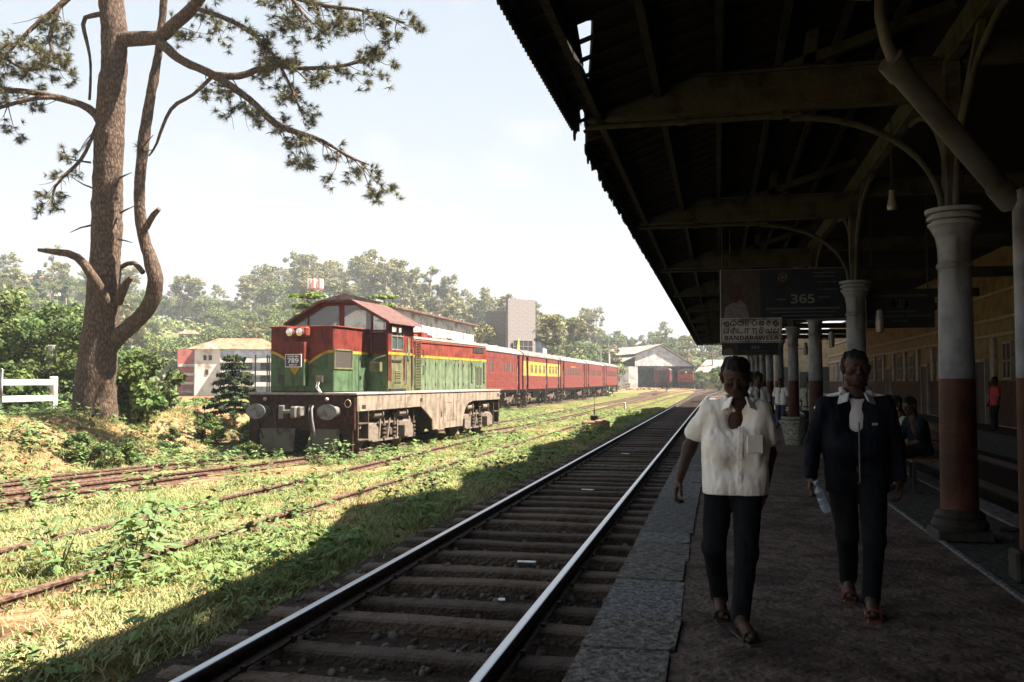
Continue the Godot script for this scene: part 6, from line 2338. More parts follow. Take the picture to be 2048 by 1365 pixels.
# ---------------------------------------------------------------- signs
func ribbon(mb: MB, pts: Array, w: float, at: Vector3, sc: Vector2) -> void:
	for j in pts.size() - 1:
		var a: Vector2 = pts[j] * sc
		var b: Vector2 = pts[j + 1] * sc
		var d := (b - a).normalized() * w * 0.5
		var n := Vector2(-d.y, d.x)
		a -= d
		b += d
		mb.quad(at + Vector3(a.x - n.x, a.y - n.y, 0), at + Vector3(b.x - n.x, b.y - n.y, 0), at + Vector3(b.x + n.x, b.y + n.y, 0), at + Vector3(a.x + n.x, a.y + n.y, 0))

func arc(cx: float, cy: float, rx: float, ry: float, a0: float, a1: float) -> Array:
	var o := []
	for k in 11:
		var an := deg_to_rad(lerpf(a0, a1, k / 10.0))
		o.append(Vector2(cx + cos(an) * rx, cy + sin(an) * ry))
	return o

func hanging(sign: Node3D, xs: Array, y0: float, y1: float) -> void:
	for x in xs:
		var hb := MB.new()
		hb.cyl(Vector3(x, y0, 0), Vector3(x, y1, 0), 0.012, -1, 6)
		obj("hanger", hb, mats["column_base"], sign)

func advert(called: String, label: String, at: Vector3, w: float, h: float) -> Node3D:
	var t := thing(called, label, "sign", at, deg_to_rad(0.0), "advertising boards with a portrait")
	var fm := mat("advert_frame", Color(0.14, 0.13, 0.12), 0.5, 0.0, "")
	var navy := mat("advert_navy", Color(0.01, 0.016, 0.022), 0.5, 0.0, "mottle", 0.4)
	var fb := MB.new()
	fb.bbox(Vector3(0, 0, -0.03), Vector3(w, h, 0.05), 0.008)
	obj("frame", fb, fm, t)
	var p := MB.new()
	p.box(Vector3(0, 0, 0.0), Vector3(w - 0.03, h - 0.03, 0.012))
	obj("board", p, navy, t)
	var ph := MB.new()
	ph.box(Vector3(-w / 2 + w * 0.15, 0, 0.006), Vector3(w * 0.28, h - 0.04, 0.008))
	obj("photo_panel", ph, mat("advert_photo", Color(0.045, 0.034, 0.026), 0.5, 0.0, "mottle", 1.5), t)
	var px := -w / 2 + w * 0.115
	var sh := MB.new()
	sh.prism(PackedVector2Array([Vector2(px - w * 0.09, -h * 0.47), Vector2(px + w * 0.1, -h * 0.47), Vector2(px + w * 0.07, -h * 0.2), Vector2(px + w * 0.03, -h * 0.1), Vector2(px - w * 0.03, -h * 0.16), Vector2(px - w * 0.08, -h * 0.24)]), 0.01, 0.014)
	obj("printed_shirt", sh, mat("print_white", Color(0.13, 0.12, 0.13), 0.5, 0.0, "mottle", 2.0), t)
	var hd := MB.new()
	hd.prism(PackedVector2Array(arc(px - w * 0.005, h * 0.1, w * 0.055, h * 0.26, 0, 324)), 0.014, 0.017)
	obj("printed_face", hd, mat("print_skin", Color(0.05, 0.024, 0.016), 0.5, 0.0, "mottle", 2.0), t)
	var hr := MB.new()
	hr.prism(PackedVector2Array(arc(px - w * 0.005, h * 0.2, w * 0.06, h * 0.21, 10, 170)), 0.017, 0.019)
	obj("printed_hair", hr, mats["loco_black"], t)
	var pw := mat("print_pale", Color(0.12, 0.13, 0.125), 0.5, 0.0, "")
	text("numerals", "365", h * 0.17, pw, t, Vector3(w * 0.09, -h * 0.1, 0.012), 0.0, 0.004, 1.2)
	var ln := MB.new()
	for q in [[0.09, -0.28, 0.52, 0.04], [0.09, -0.35, 0.46, 0.022], [0.12, -0.42, 0.36, 0.022], [0.24, 0.4, 0.16, 0.022], [0.24, 0.33, 0.14, 0.022], [0.26, 0.22, 0.14, 0.018], [0.26, 0.08, 0.14, 0.018], [-0.06, -0.1, 0.06, 0.025], [0.24, -0.07, 0.08, 0.025]]:
		ln.box(Vector3(w * q[0], h * q[1], 0.009), Vector3(w * q[2], h * q[3], 0.004))
	obj("printed_lines", ln, mat("print_dim", Color(0.05, 0.064, 0.064), 0.5, 0.0, ""), t)
	var em := MB.new()
	em.tube(arc_ring(-w * 0.05, h * 0.33, h * 0.075), [0.012], 6)
	em.box(Vector3(-w * 0.05, h * 0.33, 0.01), Vector3(h * 0.07, h * 0.07, 0.006))
	obj("emblem", em, mat("print_gold", Color(0.09, 0.07, 0.03), 0.5, 0.0, ""), t)
	return t

func arc_ring(x: float, y: float, r: float) -> Array:
	var o := []
	for k in 21:
		o.append(Vector3(x + cos(TAU * k / 20) * r, y + sin(TAU * k / 20) * r, 0.01))
	return o

func make_signs() -> void:
	var a := advert("advert_board", "long dark hanging board with portrait photo and 365, above the station name", Vector3(1.23, 3.47, -16.65), 2.36, 0.9)
	hanging(a, [-1.0, 1.0], 0.45, 1.2)
	var a2 := advert("advert_board", "farther dark hanging board with portrait, below the station name sign", Vector3(1.0, 3.1, -30.3), 1.75, 0.62)
	hanging(a2, [-0.7, 0.7], 0.31, 1.5)
	var n := thing("name_sign", "white station name sign reading BANDARAWELA in three scripts under the long board", "sign", Vector3(0.56, 2.83, -16.35), 0.0)
	var wb := MB.new()
	wb.bbox(Vector3.ZERO, Vector3(1.03, 0.43, 0.04), 0.008)
	obj("board", wb, mat("sign_white", Color(0.33, 0.32, 0.31), 0.6, 0.0, "grime", 0.8), n)
	var bm := MB.new()
	for y in [0.185, -0.195]:
		bm.box(Vector3(0, y, 0.022), Vector3(0.99, 0.008, 0.004))
	for x in [-0.492, 0.492]:
		bm.box(Vector3(x, -0.005, 0.022), Vector3(0.008, 0.386, 0.004))
	var ink := mat("sign_ink", Color(0.012, 0.012, 0.014), 0.6, 0.0, "")
	obj("border", bm, ink, n)
	text("lettering", "BANDARAWELA", 0.075, ink, n, Vector3(0, -0.13, 0.022), 0.0, 0.004, 1.18)
	# first line: rounded script
	var gm := MB.new()
	var sc := Vector2(0.1, 0.095)
	var glyphs := [
		[arc(0.5, 0.4, 0.42, 0.4, 150, 420), arc(0.45, 0.5, 0.2, 0.16, 20, 300)],
		[arc(0.3, 0.4, 0.26, 0.4, 60, 330), arc(0.75, 0.42, 0.22, 0.4, 180, 470), [Vector2(0.5, 0.9), Vector2(0.75, 1.15)]],
		[arc(0.35, 0.4, 0.3, 0.4, 40, 330), arc(0.8, 0.4, 0.2, 0.4, 160, -90)],
		[[Vector2(0.2, 0.9), Vector2(0.2, 0.1)], arc(0.4, 0.2, 0.2, 0.2, 180, 360), [Vector2(0.6, 0.2), Vector2(0.6, 0.8)]],
		[arc(0.5, 0.4, 0.4, 0.4, 130, 400), arc(0.5, 0.9, 0.16, 0.14, 0, 360)],
		[arc(0.5, 0.4, 0.42, 0.42, 110, 430), arc(0.5, 0.42, 0.2, 0.2, 0, 300)],
		[arc(0.5, 0.4, 0.3, 0.4, 100, 300), arc(0.6, 0.6, 0.16, 0.18, 0, 360)],
		[arc(0.5, 0.35, 0.42, 0.44, 60, 380), arc(0.5, 0.4, 0.2, 0.22, 160, 500), [Vector2(0.9, 0.4), Vector2(0.9, 0.0), Vector2(0.4, -0.2)]]]
	for k in glyphs.size():
		for st in glyphs[k]:
			ribbon(gm, st, 0.015, Vector3(-0.46 + k * 0.117, 0.085, 0.0225), sc)
	# second line: angular script
	var g2 := [
		[[Vector2(0.1, 0.9), Vector2(0.1, 0.05), Vector2(0.8, 0.05), Vector2(0.8, 0.9)]],
		[arc(0.3, 0.35, 0.25, 0.3, 0, 360), [Vector2(0.5, 0.0), Vector2(0.5, 0.8), Vector2(0.95, 0.8), Vector2(0.95, 0.0)], arc(0.6, 1.05, 0.06, 0.06, 0, 360)],
		[[Vector2(0.1, 0.9), Vector2(0.1, 0.05), Vector2(0.95, 0.05)]],
		[[Vector2(0.1, 0.0), Vector2(0.1, 0.85), Vector2(0.9, 0.85)], [Vector2(0.5, 0.85), Vector2(0.5, 0.0)]],
		[[Vector2(0.1, 0.85), Vector2(0.8, 0.85)], [Vector2(0.3, 0.85), Vector2(0.3, 0.0)], [Vector2(0.75, 0.85), Vector2(0.75, -0.2)]],
		[arc(0.4, 0.35, 0.3, 0.35, 30, 330), arc(0.5, 0.9, 0.25, 0.15, 0, 180)],
		[arc(0.3, 0.35, 0.25, 0.3, 0, 360), [Vector2(0.55, 0.35), Vector2(0.55, 0.05), Vector2(0.95, 0.05), Vector2(0.95, 0.85)]],
		[[Vector2(0.05, 0.05), Vector2(0.9, 0.05), Vector2(0.9, 0.85)], arc(0.4, 0.4, 0.22, 0.3, 60, 330)]]
	for k in g2.size():
		for st in g2[k]:
			ribbon(gm, st, 0.015, Vector3(-0.46 + k * 0.117, -0.045, 0.0225), Vector2(0.1, 0.085))
	obj("script_lettering", gm, ink, n)
	hanging(n, [-0.47], 0.2, 2.1)
	var d := thing("direction_sign", "square dark hanging sign with round emblem over the right side of the platform", "sign", Vector3(3.05, 3.2, -16.85))
	var db := MB.new()
	db.bbox(Vector3.ZERO, Vector3(1.1, 0.66, 0.05), 0.01)
	obj("board", db, mat("sign_black", Color(0.02, 0.022, 0.022), 0.5, 0.0, "mottle", 0.6), d)
	var dl := MB.new()
	for q in [[0.0, 0.22, 0.86, 0.035], [0.02, -0.05, 0.5, 0.025], [-0.2, -0.13, 0.5, 0.04], [0.3, -0.125, 0.38, 0.035], [-0.33, -0.23, 0.2, 0.035], [0.0, -0.21, 0.26, 0.03]]:
		dl.box(Vector3(q[0], q[1], 0.027), Vector3(q[2], q[3], 0.004))
	for s in [-1.0, 1.0]:
		for st in [arc(s * 0.06, 0.08, 0.05, 0.06, 90 if s < 0 else -90, 270 if s < 0 else 90)]:
			ribbon(dl, st, 0.03, Vector3(0, 0, 0.0275), Vector2.ONE)
	dl.box(Vector3(0, 0.08, 0.027), Vector3(0.03, 0.14, 0.004))
	obj("printed_lines", dl, mats["print_dim"], d)
	hanging(d, [-0.45, 0.45], 0.33, 1.9)

# ---------------------------------------------------------------- platform furniture
func make_platform_things() -> void:
	var conc := mat("planter_concrete", Color(0.25, 0.25, 0.2), 0.9, 0.0, "stone", 0.8, "bump", 1.0)
	var defs := [[1.82, -23.2, "square tapered concrete planter standing nearest on the platform"], [2.02, -25.6, "square tapered concrete planter just behind the nearer one"]]
	for q in defs:
		var t := thing("planter", q[2], "planter", Vector3(q[0], 0.446, q[1]), 0.1, "concrete planters along the columns")
		var b := MB.new()
		b.tube([Vector3(0, 0, 0), Vector3(0, 0.5, 0)], [0.26, 0.36], 4)
		b.t = Transform3D.IDENTITY
		obj("pot", b, conc, t)
		var rim := MB.new()
		rim.tube([Vector3(0, 0.5, 0), Vector3(0, 0.58, 0)], [0.4, 0.4], 4)
		obj("rim", rim, conc, t)
		var so := MB.new()
		so.tube([Vector3(0, 0.58, 0), Vector3(0, 0.585, 0)], [0.34, 0.34], 4)
		obj("soil", so, mats["ballast"], t)
	# hanging lamp
	var l := thing("hanging_lamp", "small unlit glass lamp hanging under the roof left of the nearest capital", "lamp", Vector3(2.0, 4.05, -11.4))
	var lm := MB.new()
	lm.cyl(Vector3(0, 0.1, 0), Vector3(0, 1.9, 0), 0.008, -1, 6)
	obj("cord", lm, mats["column_base"], l)
	var lg := MB.new()
	lg.lathe(Vector3.ZERO, [[0.0, -0.11], [0.05, -0.1], [0.058, -0.06], [0.05, 0.0], [0.035, 0.06], [0.032, 0.13], [0.0, 0.14]], 14)
	obj("shade", lg, mat("lamp_glass", Color(0.16, 0.15, 0.13), 0.2, 0.0, ""), l)
	# small lamps on the columns
	for k in 3:
		var z := [-16.2, -22.85, -29.45][k] as float
		var o := thing("column_lamp", "small bulkhead lamp on the right of the " + ["second", "third", "fourth"][k] + " column from the camera", "lamp", Vector3(2.62, 2.95, z), 0.0, "lamps on the columns")
		var am := MB.new()
		am.box(Vector3(-0.13, 0.0, 0), Vector3(0.26, 0.03, 0.03))
		obj("arm", am, mats["column_base"], o)
		var gl := MB.new()
		gl.lathe(Vector3.ZERO, [[0.0, -0.2], [0.06, -0.18], [0.07, -0.02], [0.07, 0.02], [0.05, 0.18], [0.0, 0.2]], 12)
		obj("shade", gl, mats["lamp_glass"], o)
	# bench by the right edge
	var bt := thing("bench", "dark slatted bench at the right side of the platform where people sit", "bench", Vector3(2.75, 0.44, -14.6))
	for k in 4:
		var sb := MB.new()
		sb.bbox(Vector3(-0.18 + k * 0.11, 0.44, 0), Vector3(0.09, 0.03, 2.6), 0.006)
		obj("seat_slat", sb, mats["kiosk_wood"], bt)
	for k in 3:
		var bb := MB.new()
		bb.bbox(Vector3(0.24, 0.6 + k * 0.13, 0), Vector3(0.03, 0.09, 2.6), 0.006)
		obj("back_slat", bb, mats["kiosk_wood"], bt)
	for z in [-1.1, 1.1]:
		var lb := MB.new()
		lb.box(Vector3(-0.16, 0.21, z), Vector3(0.05, 0.43, 0.06))
		lb.box(Vector3(0.21, 0.45, z), Vector3(0.05, 0.9, 0.06))
		obj("leg", lb, mats["column_base"], bt)
	# stained poster on the near part of the station wall
	var ps := thing("wall_notice", "pale framed notice on the cream station wall", "notice", Vector3(9.33, 2.5, -40.0))
	var pb := MB.new()
	pb.box(Vector3(0, 0, 0), Vector3(0.03, 0.9, 0.7))
	obj("board", pb, mats["pilaster_white"], ps)
	# hose lying on the ground beside the nearest column
	var hm := MB.new()
	var pts := []
	for k in 16:
		pts.append(Vector3(2.75 + k * 0.045, 0.475, -10.2 - sin(k / 15.0 * PI) * -0.28 - k * 0.04))
	hm.tube(pts, [0.025], 8)
	tag(obj("hose", hm, mats["loco_black"]), "black hose curving on the paving right of the nearest column", "hose")

# ---------------------------------------------------------------- grass and weeds
func make_grass() -> void:
	var r := RandomNumberGenerator.new()
	r.seed = 71
	var cm := MB.new()
	for k in 26:
		var a := r.randf() * TAU
		var p := Vector3(r.randfn() * 0.1, 0, r.randfn() * 0.09)
		var d := Vector3(cos(a), 0, sin(a))
		var h := r.randf_range(0.035, 0.095)
		var lean := r.randf_range(0.03, 0.11)
		var w := d.cross(Vector3.UP) * 0.0048
		var m := p + d * lean * 0.4 + Vector3(0, h * 0.6, 0)
		var e := p + d * lean + Vector3(0, h, 0)
		cm.col = Color.WHITE * r.randf_range(0.7, 1.2)
		cm.quad(p - w, p + w, m + w * 0.8, m - w * 0.8)
		cm.tri(m - w * 0.8, m + w * 0.8, e)
	leafmat("grass_blade", Color(1, 1, 1), 0.7, 0.6)
	var tr := []
	var cols := []
	var rail_x := [-7.645, -5.915]
	for k in 105000:
		var f := r.randf()
		var z := 1.0 - pow(f, 1.5) * 135.0
		var wide := -3.95 - (13.0 + 0.26 * -z)
		var x := r.randf_range(max(wide, -38.0), -3.95)
		var dens := gn.get_noise_2d(x * 5.0 + 31.0, z * 5.0) * 0.9 + 0.62
		dens += 0.3 * gn.get_noise_2d(x * 30.0, z * 30.0)
		if x < -12.6 and x > -16.5 and z > -34.0 and z < -14.0:
			dens -= 0.02
		if x > -4.9:
			dens += 0.45
		if r.randf() > clampf(dens, 0.06, 1.0):
			continue
		if (abs(x + 7.645) < 0.07 or abs(x + 5.915) < 0.07) and z > -60 and r.randf() < 0.5:
			continue
		# keep the locomotive's rails visible
		var tx := lut([[-45, -8.6], [-32.8, -9.25], [-21.65, -10.26], [-18, -10.9], [-13, -12.0], [-6, -13.3], [2, -14.6]], z)
		if abs(abs(x - tx) - 0.87) < 0.16 and z > -21.0 and r.randf() < 0.6:
			continue
		var s := r.randf_range(0.55, 1.35) * (1.0 + 0.25 * sstep(-20.0, -60.0, z))
		if abs(x + 10.0) < 2.0 and z < -21 and z > -34:
			s *= 1.3
		if abs(x - tx) < 1.6 and z > -21.0:
			s *= 0.6
		tr.append(Transform3D(Basis(Vector3.UP, r.randf() * TAU).scaled(Vector3(s * 1.25, s, s * 1.25)), Vector3(x, gh(x, z) - 0.01, z)))
		var dry := clampf(gn.get_noise_2d(x * 9.0, z * 9.0 + 200.0) * 1.2 + 0.42, 0.0, 1.0)
		cols.append(Color(0.155, 0.195, 0.075).lerp(Color(0.3, 0.285, 0.15), dry) * r.randf_range(0.75, 1.25))
	tag(multi("grass", cm.mesh(), mats["grass_blade"], tr, cols), "patchy pale green grass growing over the yard tracks", "grass", "", "stuff")
	# small broad-leaved weeds
	var wm := weed_mesh(81, 9, 0.22, 0.07)
	tr = []
	cols = []
	leafmat("weed_leaf", Color(1, 1, 1), 0.6, 0.7)
	for k in 26000:
		var z := 0.5 - pow(r.randf(), 1.3) * 60.0
		var x := r.randf_range(-26.0, -3.95)
		var dn := gn.get_noise_2d(x * 11.0 + 500.0, z * 11.0) + 0.25
		if x > -4.8:
			dn += 0.35
		if x < -13.0 and z < -9.0:
			dn += 0.75
		if x > -12.5 and x < -7.6 and z < -20.5 and z > -26.0:
			dn += 0.5
		if r.randf() > dn:
			continue
		if abs(x + 10.25) < 1.5 and z < -21.9 and z > -33.0:
			continue
		var s := r.randf_range(0.5, 1.5)
		tr.append(Transform3D(Basis(Vector3.UP, r.randf() * TAU).scaled(Vector3(s, s, s)), Vector3(x, gh(x, z) - 0.01, z)))
		cols.append(Color(0.095, 0.145, 0.052) * r.randf_range(0.7, 1.5))
	tag(multi("weeds", wm, mats["weed_leaf"], tr, cols), "small broad-leaved weeds scattered through the grass", "weeds", "", "stuff")
	# larger weeds, one by one
	var big_leaf := leafmat("weed_leaf_big", Color(0.09, 0.14, 0.055), 0.6, 0.45)
	var protos := []
	for k in 3:
		var t := Node3D.new()
		t.name = "leafy_weed"
		var sm := MB.new()
		for q in 4:
			sm.tube([Vector3(0, 0, 0), Vector3(cos(q * 1.6) * 0.08, 0.2, sin(q * 1.6) * 0.08), Vector3(cos(q * 1.6) * 0.17, 0.42, sin(q * 1.6) * 0.17)], [0.008, 0.006, 0.003], 5)
		obj("stems", sm, mat("weed_stem", Color(0.12, 0.15, 0.06), 0.7, 0.0, ""), t)
		obj("leaves", weed_mesh(120 + k, 60, 0.5, 0.085), big_leaf, t)
		protos.append(t)
	var big := [
		[-6.1, -8.9, 1.5, "tallest broad-leaved weed in the sunlit foreground, standing on the nearest siding"], [-6.5, -8.2, 1.25, "broad-leaved weed just left of the tallest foreground weed"], [-5.75, -8.3, 1.2, "broad-leaved weed just right of the tallest foreground weed"], [-6.35, -9.6, 1.2, "broad-leaved weed just behind the tallest foreground weed"], [-5.4, -7.5, 0.95, "weed with drooping leaves at the edge of the canopy's shadow"],
		[-6.8, -7.1, 1.0, "broad-leaved weed on the nearest siding towards the left edge"], [-7.5, -7.6, 0.9, "low weed beside the sunken rail at the left edge"], [-5.3, -11.4, 0.85, "weed in the sunny strip before the shadow bulge"], [-5.9, -12.2, 0.9, "weed between the sunken rails, mid distance"], [-4.9, -13.5, 0.8, "dark weed on the shadow's edge beside the main line, nearer one"], [-4.75, -14.9, 0.75, "dark weed on the shadow's edge beside the main line, farther one"],
		[-8.7, -20.4, 1.3, "pale weed clump before the locomotive's right buffer"], [-9.4, -20.6, 1.0, "pale weed clump under the locomotive's right buffer"], [-8.1, -21.4, 1.1, "pale weed clump at the locomotive's front right corner step"], [-7.8, -22.6, 0.8, "weed beside the locomotive's front steps"], [-10.4, -20.7, 0.7, "weed before the locomotive's coupling"], [-11.7, -21.2, 0.8, "weed at the locomotive's left front corner"], [-13.9, -15.6, 1.1, "dark weed clump on the bank by the left edge"], [-14.6, -17.3, 1.2, "weed clump on the bank below the pine trunk"], [-7.0, -5.9, 1.0, "weed in the bottom left foreground, sunlit"], [-5.9, -6.0, 0.8, "weed near the sunlit shadow edge at bottom left"]]
	for k in big.size():
		var q: Array = big[k]
		var o := dup(protos[k % 3], "leafy_weed", q[3], Vector3(q[0], gh(q[0], q[1]) - 0.02, q[1]), k * 1.7, Vector3.ONE * q[2])
		o.set_meta("category", "weed")
		o.set_meta("group", "larger leafy weeds in the yard")
	for p in protos:
		p.free()

func weed_mesh(sd: int, n: int, h: float, leaf: float) -> ArrayMesh:
	var r := RandomNumberGenerator.new()
	r.seed = sd
	var mb := MB.new()
	for k in n:
		var a := r.randf() * TAU
		var f := r.randf_range(0.15, 1.0)
		var p := Vector3(cos(a), 0, sin(a)) * h * 0.45 * r.randf_range(0.2, 1.0) + Vector3(0, h * f, 0)
		var d := Vector3(cos(a + r.randfn() * 0.5), r.randf_range(-0.5, 0.35), sin(a + r.randfn() * 0.5)).normalized()
		var s := d.cross(Vector3.UP).normalized()
		var u := s.cross(d)
		var L := leaf * r.randf_range(0.7, 1.4)
		mb.col = Color.WHITE * r.randf_range(0.75, 1.25)
		var b := p + d * L * 0.35
		var c := p + d * L * 0.75 - u * L * 0.05
		var e := p + d * L * 1.15 - u * L * 0.2
		var w := L * 0.36
		mb.tri(p, b + s * w - u * 0.1 * L, b)
		mb.tri(p, b, b - s * w - u * 0.1 * L)
		mb.quad(b, b + s * w - u * 0.1 * L, c + s * w * 0.7 - u * 0.12 * L, c)
		mb.quad(b - s * w - u * 0.1 * L, b, c, c - s * w * 0.7 - u * 0.12 * L)
		mb.tri(c, c + s * w * 0.7 - u * 0.12 * L, e)
		mb.tri(c - s * w * 0.7 - u * 0.12 * L, c, e)
	return mb.mesh()

# ---------------------------------------------------------------- people: bodies meshed from tapered bones
var wrinkle := FastNoiseLite.new()

func sdf_mesh(bones: Array, k: float, cell: float, cuts: Array = [], folds := 0.0, xf := Transform3D(), bites: Array = []) -> MB:
	# bones: [a, b, ra, rb]; cuts: [normal, distance] keep the side where n.p < d
	var lo := Vector3.ONE * 1e9
	var hi := -lo
	for b in bones:
		for e in 2:
			var r: Vector3 = Vector3.ONE * (b[2 + e] + cell * 3.0 + folds)
			lo = lo.min(b[e] - r)
			hi = hi.max(b[e] + r)
	var nx := int(ceil((hi.x - lo.x) / cell)) + 1
	var ny := int(ceil((hi.y - lo.y) / cell)) + 1
	var nz := int(ceil((hi.z - lo.z) / cell)) + 1
	var F := PackedFloat32Array()
	F.resize(nx * ny * nz)
	F.fill(1.0)
	for b in bones:
		var a: Vector3 = b[0]
		var ba: Vector3 = b[1] - b[0]
		var ra: float = b[2]
		var rb: float = b[3]
		var kk: float = b[4] if b.size() > 4 else k
		var dd: float = max(ba.length_squared(), 1e-9)
		var m: Vector3 = Vector3.ONE * (max(ra, rb) + kk + cell * 2.5)
		var l: Vector3 = ((a.min(b[1]) - m - lo) / cell).floor()
		var h: Vector3 = ((a.max(b[1]) + m - lo) / cell).ceil()
		for iz in range(max(0, int(l.z)), min(nz, int(h.z) + 1)):
			for iy in range(max(0, int(l.y)), min(ny, int(h.y) + 1)):
				var row := (iz * ny + iy) * nx
				for ix in range(max(0, int(l.x)), min(nx, int(h.x) + 1)):
					var pa := lo + Vector3(ix, iy, iz) * cell - a
					var t := clampf(pa.dot(ba) / dd, 0.0, 1.0)
					var d := (pa - ba * t).length() - (ra + (rb - ra) * t)
					var f := F[row + ix]
					var q := maxf(kk - absf(f - d), 0.0)
					F[row + ix] = minf(f, d) - q * q / (4.0 * kk)
	if folds > 0.0 or cuts.size() or bites.size():
		for iz in nz:
			for iy in ny:
				var row := (iz * ny + iy) * nx
				for ix in nx:
					var f := F[row + ix]
					if f > 0.06 or f < -0.06:
						if cuts.is_empty() and bites.is_empty():
							continue
					var p := lo + Vector3(ix, iy, iz) * cell
					if folds > 0.0 and f < 0.06 and f > -0.06:
						f += folds * wrinkle.get_noise_3d(p.x * 1.5 + p.y * 0.25, p.y * 0.5 - p.x * 0.4, p.z * 1.2)
					for c in cuts:
						f = maxf(f, p.dot(c[0]) - c[1])
					for b in bites:   # tapered capsules taken away
						var ba2: Vector3 = b[1] - b[0]
						var tt := clampf((p - b[0]).dot(ba2) / ba2.length_squared(), 0.0, 1.0)
						f = maxf(f, lerpf(b[2], b[3], tt) - (p - b[0] - ba2 * tt).length())
					F[row + ix] = f
	var mb := MB.new()
	mb.t = xf
	var ids := PackedInt32Array()
	ids.resize(nx * ny * nz)
	ids.fill(-1)
	var off := [0, 1, nx, nx + 1, nx * ny, nx * ny + 1, nx * ny + nx, nx * ny + nx + 1]
	var ed := [[0, 1], [2, 3], [4, 5], [6, 7], [0, 2], [1, 3], [4, 6], [5, 7], [0, 4], [1, 5], [2, 6], [3, 7]]
	for iz in nz - 1:
		for iy in ny - 1:
			for ix in nx - 1:
				var g := (iz * ny + iy) * nx + ix
				var f0 := F[g]
				if absf(f0) > cell * 2.0:
					continue
				var s0 := f0 < 0.0
				if (F[g + off[1]] < 0.0) == s0 and (F[g + off[2]] < 0.0) == s0 and (F[g + off[3]] < 0.0) == s0 and (F[g + off[4]] < 0.0) == s0 and (F[g + off[5]] < 0.0) == s0 and (F[g + off[6]] < 0.0) == s0 and (F[g + off[7]] < 0.0) == s0:
					continue
				var sum := Vector3.ZERO
				var cnt := 0
				for e in ed:
					var fa := F[g + off[e[0]]]
					var fb := F[g + off[e[1]]]
					if (fa < 0.0) != (fb < 0.0):
						var t := fa / (fa - fb)
						var pa := Vector3(e[0] & 1, (e[0] >> 1) & 1, e[0] >> 2)
						var pb := Vector3(e[1] & 1, (e[1] >> 1) & 1, e[1] >> 2)
						sum += pa.lerp(pb, t)
						cnt += 1
				var p := sum / cnt
				var gx := F[g + 1] - f0 + F[g + off[3]] - F[g + off[2]] + F[g + off[5]] - F[g + off[4]] + F[g + off[7]] - F[g + off[6]]
				var gy := F[g + off[2]] - f0 + F[g + off[3]] - F[g + 1] + F[g + off[6]] - F[g + off[4]] + F[g + off[7]] - F[g + off[5]]
				var gz := F[g + off[4]] - f0 + F[g + off[5]] - F[g + 1] + F[g + off[6]] - F[g + off[2]] + F[g + off[7]] - F[g + off[3]]
				ids[g] = mb.vert(lo + (Vector3(ix, iy, iz) + p) * cell, Vector3(gx, gy, gz))
	var sy := nx
	var sz := nx * ny
	for iz in range(1, nz - 1):
		for iy in range(1, ny - 1):
			for ix in range(1, nx - 1):
				var g := (iz * ny + iy) * nx + ix
				if ids[g] < 0 and absf(F[g]) > cell * 2.0:
					continue
				var ins := F[g] < 0.0
				if (F[g + 1] < 0.0) != ins:
					fq(mb.i, ids[g - sy - sz], ids[g - sz], ids[g], ids[g - sy], ins)
				if (F[g + sy] < 0.0) != ins:
					fq(mb.i, ids[g - 1 - sz], ids[g - 1], ids[g], ids[g - sz], ins)
				if (F[g + sz] < 0.0) != ins:
					fq(mb.i, ids[g - 1 - sy], ids[g - sy], ids[g], ids[g - 1], ins)
	return mb

func fq(ix: PackedInt32Array, a: int, b: int, c: int, d: int, ins: bool) -> void:
	if a < 0 or b < 0 or c < 0 or d < 0:
		return
	if ins:
		ix.append_array([a, c, b, a, d, c])
	else:
		ix.append_array([a, b, c, a, c, d])

func hand_bones(side: float, curl: float) -> Array:
	# wrist at the origin, fingers down -y, palm towards -x * side, thumb to +z
	var o := []
	o.append([Vector3(0, 0.02, 0), Vector3(0, -0.03, 0.0), 0.024, 0.026])
	for f in 4:
		var z := 0.03 - f * 0.0195
		o.append([Vector3(0, -0.02, z * 0.5), Vector3(0, -0.08, z), 0.016, 0.0125])
		var p := Vector3(0, -0.085, z)
		var an := 0.12 + curl * 0.25
		var ls: Array = [[0.042, 0.026, 0.021], [0.046, 0.03, 0.022], [0.043, 0.028, 0.021], [0.033, 0.021, 0.018]][f]
		for s in 3:
			var e: Vector3 = p + Vector3(-side * sin(an), -cos(an), (0.02 - 0.012 * f) * 0.15) * ls[s]
			o.append([p, e, 0.0095 - 0.001 * s, 0.0088 - 0.001 * s, 0.004])
			p = e
			an += 0.35 + curl * 0.7
	var t0 := Vector3(0, -0.022, 0.02)
	var t1 := Vector3(-side * 0.02, -0.05, 0.048)
	var t2 := Vector3(-side * 0.03, -0.082, 0.052)
	o.append([t0, t1, 0.016, 0.012, 0.01])
	o.append([t1, t2, 0.011, 0.0095, 0.005])
	o.append([t2, t2 + Vector3(-side * 0.012, -0.022, -0.004), 0.0095, 0.008, 0.004])
	return o

